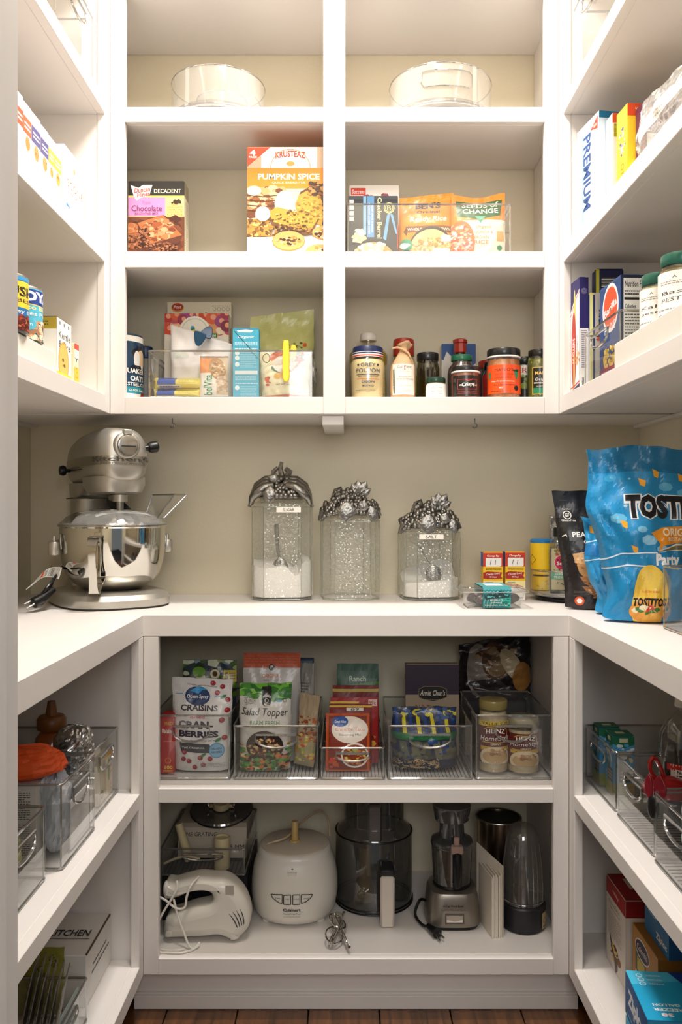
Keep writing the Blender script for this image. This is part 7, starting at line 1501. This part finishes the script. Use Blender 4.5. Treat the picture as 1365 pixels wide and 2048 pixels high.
pouch('yellow_note_pouch', 'olive yellow packet with handwriting behind the sachets', 'packet', -.590, 1.577, L2+.001, .09, .118, .014, .1, '8c8836', lambda c: (c.rect(0, 0, 1, 1, '8c8836'), c.text('no raw', .78, .2, .25, .1, '1c1c14', 0, rot=-1.1), c.text('CAPS', .55, .35, .25, .1, '1c1c14', 0, rot=-1.2), c.text('powder', .35, .5, .25, .1, '1c1c14', 0, rot=-1.25)), seed=88, amp=.002, lean=-.1)
carton_ab('teal_card', 'pale teal card with small black lettering inside the shallow bin front', 'card', (-.502, 1.42), (-.502, 1.54), L2+.006, .066, .003, col='b8ccc8', flap=False, front=lambda c: (c.rect(0, 0, 1, 1, 'b8ccc8'), c.text('home', .5, .5, .35, .16, '20201e', .02)))
t = empty('paper_leaflet', (-.575, 1.31, L2+.006), math.radians(8), 'pale blue leaflet with printed lines, lowest left corner', 'leaflet', rx=-.05)
g = G(); g.v = [(-.05, 0, 0), (.035, 0, 0), (.035, 0, .095), (.028, 0, .108), (.012, 0, .085), (-.05, 0, .055)]; g.f = [(0, 1, 2, 3, 4, 5)]; k = len(g.v); g.v += [(x, .0008, z) for x, y, z in g.v]; g.f += [tuple(a+k for a in g.f[0][::-1])]+[(i, (i+1) % 6, k+(i+1) % 6, k+i) for i in range(6)]
g.build('sheet', mat('pale_blue_paper', 'a8b8bc', .6), t)
c = Cv(.08, .08, 8); c.para(.05, .1, .95, .95, 10, '33383c', .3); emit([(c, lambda x, y, o: (x-.048, -o, y*(.6+.4*x/.08)), None)], t, PAPER, 'printed_lines')
# ================================================================ lower right wall: bins on the middle shelf
wbin('clear bin with drink cartons at the far end of the lower right shelf', .531, 1.634, 1.84, .117, L1, 'r', d=.235)
wbin('clear bin with the cola bottle, middle of the lower right shelf', .529, 1.423, 1.616, .117, L1, 'r', d=.24, ribs=16)
wbin('clear bin nearest the camera on the lower right shelf', .524, 1.20, 1.406, .117, L1, 'r', d=.24, ribs=16)
def milk(c):
    c.rect(0, 0, 1, 1, '4a9ac8'); c.poly([(0, 0), (1, 0), (1, .14), (.5, .2), (0, .12)], '1f6a44'); c.rect(.3, .03, .7, .1, 'c8c8a8'); c.poly([(.2, .3), (.5, .24), (.95, .4), (.9, .46), (.5, .34), (.25, .38)], 'e8dcb0'); c.text('SILK', .6, .36, .4, .08, '1a1a1a', .02, rot=-.2); c.blobs(0, .14, 1, .4, ['d8e4ec', '3a84b4', '5aa8d0'], 20, .12); c.ell(.4, .5, .24, .2, '1f5a3c'); c.rect(.3, .55, 1, .78, '3a3a30'); c.para(.36, .58, .95, .75, 3, 'b8b4a0'); c.rect(0, .80, 1, 1, '8a9a34'); c.rect(.7, .80, 1, 1, 'b08a4a')
for i, (xx, yy, lb_) in enumerate(((.574, 1.735, 'blue and green drink carton, nearer one in the far right bin'), (.566, 1.80, 'drink carton behind its blue twin in the far right bin'))):
    carton('drink_carton', lb_, 'carton', xx, yy, L1+.005, .045, .045, .122, 0, col='3f8fbe', front=milk, left=milk, top=lambda c: (c.rect(0, 0, 1, 1, '1f6a44'), c.rect(.3, .3, .7, .6, 'c8c8a8')), group='drink cartons', flap=False)
t = empty('cola_bottle', (.640, 1.566, L1+.0068), 0, 'large plastic bottle of dark cola with a white cap', 'bottle')
BPF = [(.030, 0), (.042, .006), (.046, .02), (.044, .06), (.046, .10), (.0465, .145), (.043, .170), (.032, .192), (.018, .206), (.0125, .212), (.0125, .218)]
G().shell(BPF, 44).build('bottle_body', clear('bottle_plastic', (.84, .83, .78), .09, .8, .04, haze=.05), t, smooth=True, fix=False)
G().lathe([(a-.001, b) for a, b in BPF[:6]]+[(.044, .158)], 40).build('cola', mat('cola', '130a08', .15, coat=.5), t, smooth=True)
G().lathe([(.014, .2185), (.0175, .219), (.0175, .2245), (.0165, .2255), (.0165, .242), (.0145, .2445)], 28).build('cap', WPLAS, t, smooth=True)
c = Cv(.11, .075, 3); c.rect(0, 0, 1, 1, '140c0a'); c.rect(.12, 0, .75, .9, 'd8cfc0'); c.rect(.05, 0, .8, .16, 'b82a22'); c.rect(.2, .13, .7, .34, 'e8e4dc'); c.text('Nutrition Facts', .45, .19, .44, .08, '1a1a1a', .03); c.para(.22, .25, .68, .32, 1, '2a2a2a'); c.para(.2, .45, .68, .86, 9, '6a6058', .35)
emit([(c, cylmap(.0465, .045, None, .11), .006)], t, GLOSSY, 'printed_label', off=.0012)
RED = mat('red_plastic', '9c1512', .22, coat=.4)
t = empty('domed_cover', (.582, 1.500, L1+.085), 0, 'red domed plastic cover with a loop handle resting in the cola bin', 'cover')
G().lathe([(.046, 0), (.047, .002), (.043, .012), (.030, .022), (.014, .028), (.001, .029)], 40).build('dome', RED, t, smooth=True)
G().tube(smoothline([(-.004, 0, .024), (-.012, 0, .045), (-.022, 0, .062), (-.030, 0, .058), (-.030, 0, .040), (-.022, 0, .026)], 4, False), .004, 8).build('loop_handle', RED, t, smooth=True)
t = empty('bag_clip', (.524, 1.412, L1+.100), math.radians(-60), 'dark red winged clip gripping the rim between two right-hand bins', 'clip')
lf = smoothline([(0, 0), (-.009, .012), (-.011, .028), (-.004, .044), (.003, .036), (.005, .015)], 4)
slab(lf, .004, .0015, 'grip', mat('dark_red_plastic', '7a1622', .25, coat=.3), t, M=Matrix.Translation((-.006, 0, 0)))
slab([(-x*1.6, z*1.05) for x, z in lf], .004, .0015, 'grip', mat('dark_red_plastic', '7a1622', .25, coat=.3), t, M=Matrix.Translation((.006, .004, 0)))
G().ball((0, 0, -.010), .012, .006, .022).build('jaw', BLACK, t, smooth=True)
pouch('blue_white_packet', 'blue and white packet poking out of the nearest right bin', 'packet', .60, 1.345, L1+.03, .10, .095, .02, math.radians(-25), 'd8dce4', lambda c: (c.rect(0, 0, 1, 1, 'd8dce4'), c.poly([(0, 0), (1, 0), (1, .3), (0, .12)], '24508c')), seed=91, amp=.003)
jar('spread_jar', 'jar with a navy lid and yellow lettering at the right picture edge', 'jar', .625, 1.275, L1+.0066, .035, .13, '16203c', lidh=.03, fillc='8a5a34', draw=lambda c: (c.rect(0, 0, 1, 1, '1a2444'), c.text('HAMPTON', .5, .3, .8, .3, 'd8c838', .03)), lab=(.04, .09, .12), rz=math.radians(-30))
# ---------------- bottom right shelf
def redbox(c): c.rect(0, 0, 1, 1, 'ded6cc'); c.rect(0, 0, 1, .19, 'a01a1c'); c.text('rebby', .5, .1, .3, .06, 'f0dcd0', .01, rot=-.1); c.text('chocolate', .4, .25, .6, .05, '6a5c50', -.005, .1); c.text('spoonful', .45, .31, .5, .04, '6a5c50', -.005, .1); c.para(.12, .36, .8, .64, 14, '6a6058', .25); c.blobs(.25, .70, .6, .9, ['3a2418', 'd8a040', '5a3a20', 'e8b850'], 24, .06); c.poly([(.2, .62), (.32, .72), (.3, .78), (.2, .68)], '3a2c24'); c.poly([(.4, .82), (.62, .8), (.6, .95), (.5, 1)], '6a5c54'); c.ell(.68, .82, .09, .07, '8a5a24')
carton_ab('chocolate_box', 'tall white box with a dark red top band, bottom right shelf', 'box', (.559, 1.776), (.559, 1.655), L2, .1775, .085, col='d8d0c6', front=redbox, right=lambda c: (c.rect(0, 0, 1, 1, 'd8d0c6'), c.rect(0, 0, 1, .19, '8a1618')), top=lambda c: (c.rect(0, 0, 1, 1, '8a1618'), c.rect(.2, .3, .6, .7, 'c8b8a8')), flap=True)
def sang(c): c.rect(0, 0, 1, 1, 'b07c2c'); c.rect(.12, .2, .55, 1, '4a4420'); c.ell(.4, .2, .28, .14, '2a2444', n=20); c.ring(.4, .2, .28, .02, 'e8e0d0', 20, ry=.14); c.text('Colombia', .4, .2, .42, .08, 'f0e8dc', .0, .1); c.rect(.2, .34, .5, .5, 'b8a838'); c.text('SANGRIA', .38, .62, .5, .2, 'e8dcc8', .0); c.rect(.1, .75, .6, 1, '9a7a5c'); c.ell(.85, .75, .12, .1, 'd8d4cc')
carton_ab('drink_mix_box', 'golden brown drink mix box between the white box and the blue bag box', 'box', (.562, 1.622), (.562, 1.490), L2, .152, .085, col='8a5c20', front=sang, left=lambda c: c.rect(0, 0, 1, 1, 'b07c2c'), flap=False)
def zip2(c): c.rect(0, 0, 1, 1, '1c5a94'); c.rect(0, .5, 1, 1, '2a74a8'); c.text('FREEZER', .3, .55, .4, .1, 'b8d4e4', .02); c.text('Ziploc', .70, .86, .44, .16, 'e8e4d8', .04)
carton_ab('freezer_bag_box', 'dark blue freezer bag box stacked on the golden drink mix box', 'box', (.578, 1.600), (.578, 1.480), L2+.1535, .105, .075, col='1c5280', front=zip2, flap=False, group='freezer bag boxes')
def zipa(c): c.rect(0, 0, 1, 1, '174a84'); c.poly([(0, 0), (.5, 0), (1, .5), (1, 1), (.3, 1), (0, .6)], '1d5a98'); c.text('Ziploc', .5, .5, .72, .5, 'e8ecf0', .05); c.para(.1, .85, .5, .95, 1, '8ac4e0')
def ziptop(c):
    c.rect(0, 0, 1, 1, '1fa0cc'); c.poly([(0, .0), (1, .0), (1, .12), (0, .3)], '49bce0'); c.poly([(.52, 0), (.95, 0), (1, .2), (1, 1), (.9, .8), (.7, .4)], '143a8c'); c.text('GALLON', .3, .70, .32, .05, 'e8f4fa', .03, rot=PI); c.text('FREEZER', .32, .79, .4, .055, 'e8f4fa', .03, rot=PI); c.text('38', .26, .89, .14, .07, 'f4e8ec', .05, rot=PI)
    for i in range(3): c.ring(.14, .1+.09*i, .035, .012, 'd8eef6'); c.para(.22, .08+.09*i, .4, .12+.09*i, 2, 'd8eef6')
carton_ab('freezer_bag_box', 'light blue freezer bag box lying flat, nearest on the bottom right shelf', 'box', (.500, 1.481), (.4875, 1.338), L2+.0635, .0725, .14, col='1f8fbe', front=zipa, flap=False, group='freezer bag boxes', top=lambda c: None, right=lambda c: (c.rect(0, 0, 1, 1, '1f86b0'), c.ring(.3, .4, .08, .03, 'e8a8a0')))
zb = [o for o in COL.objects if o.get('label', '').startswith('light blue freezer')][0]
w_ = math.hypot(.0125, .143); c = Cv(.14, w_, 9); ziptop(c)
emit([(c, lambda x, y, o: (w_/2-y if False else (w_/2-(y)), -.07+x, .0725+o), None)], zb, PAPER, 'printed_top', off=.0008)
carton_ab('freezer_bag_box', 'bottom freezer bag box of the stack, only its edge showing', 'box', (.499, 1.476), (.487, 1.34), L2, .062, .14, col='1c86b8', front=lambda c: (c.rect(0, 0, 1, 1, '1c7cb0'), c.poly([(0, 0), (.3, 0), (.5, 1), (.2, 1)], '3ab8e0')), flap=False, group='freezer bag boxes')
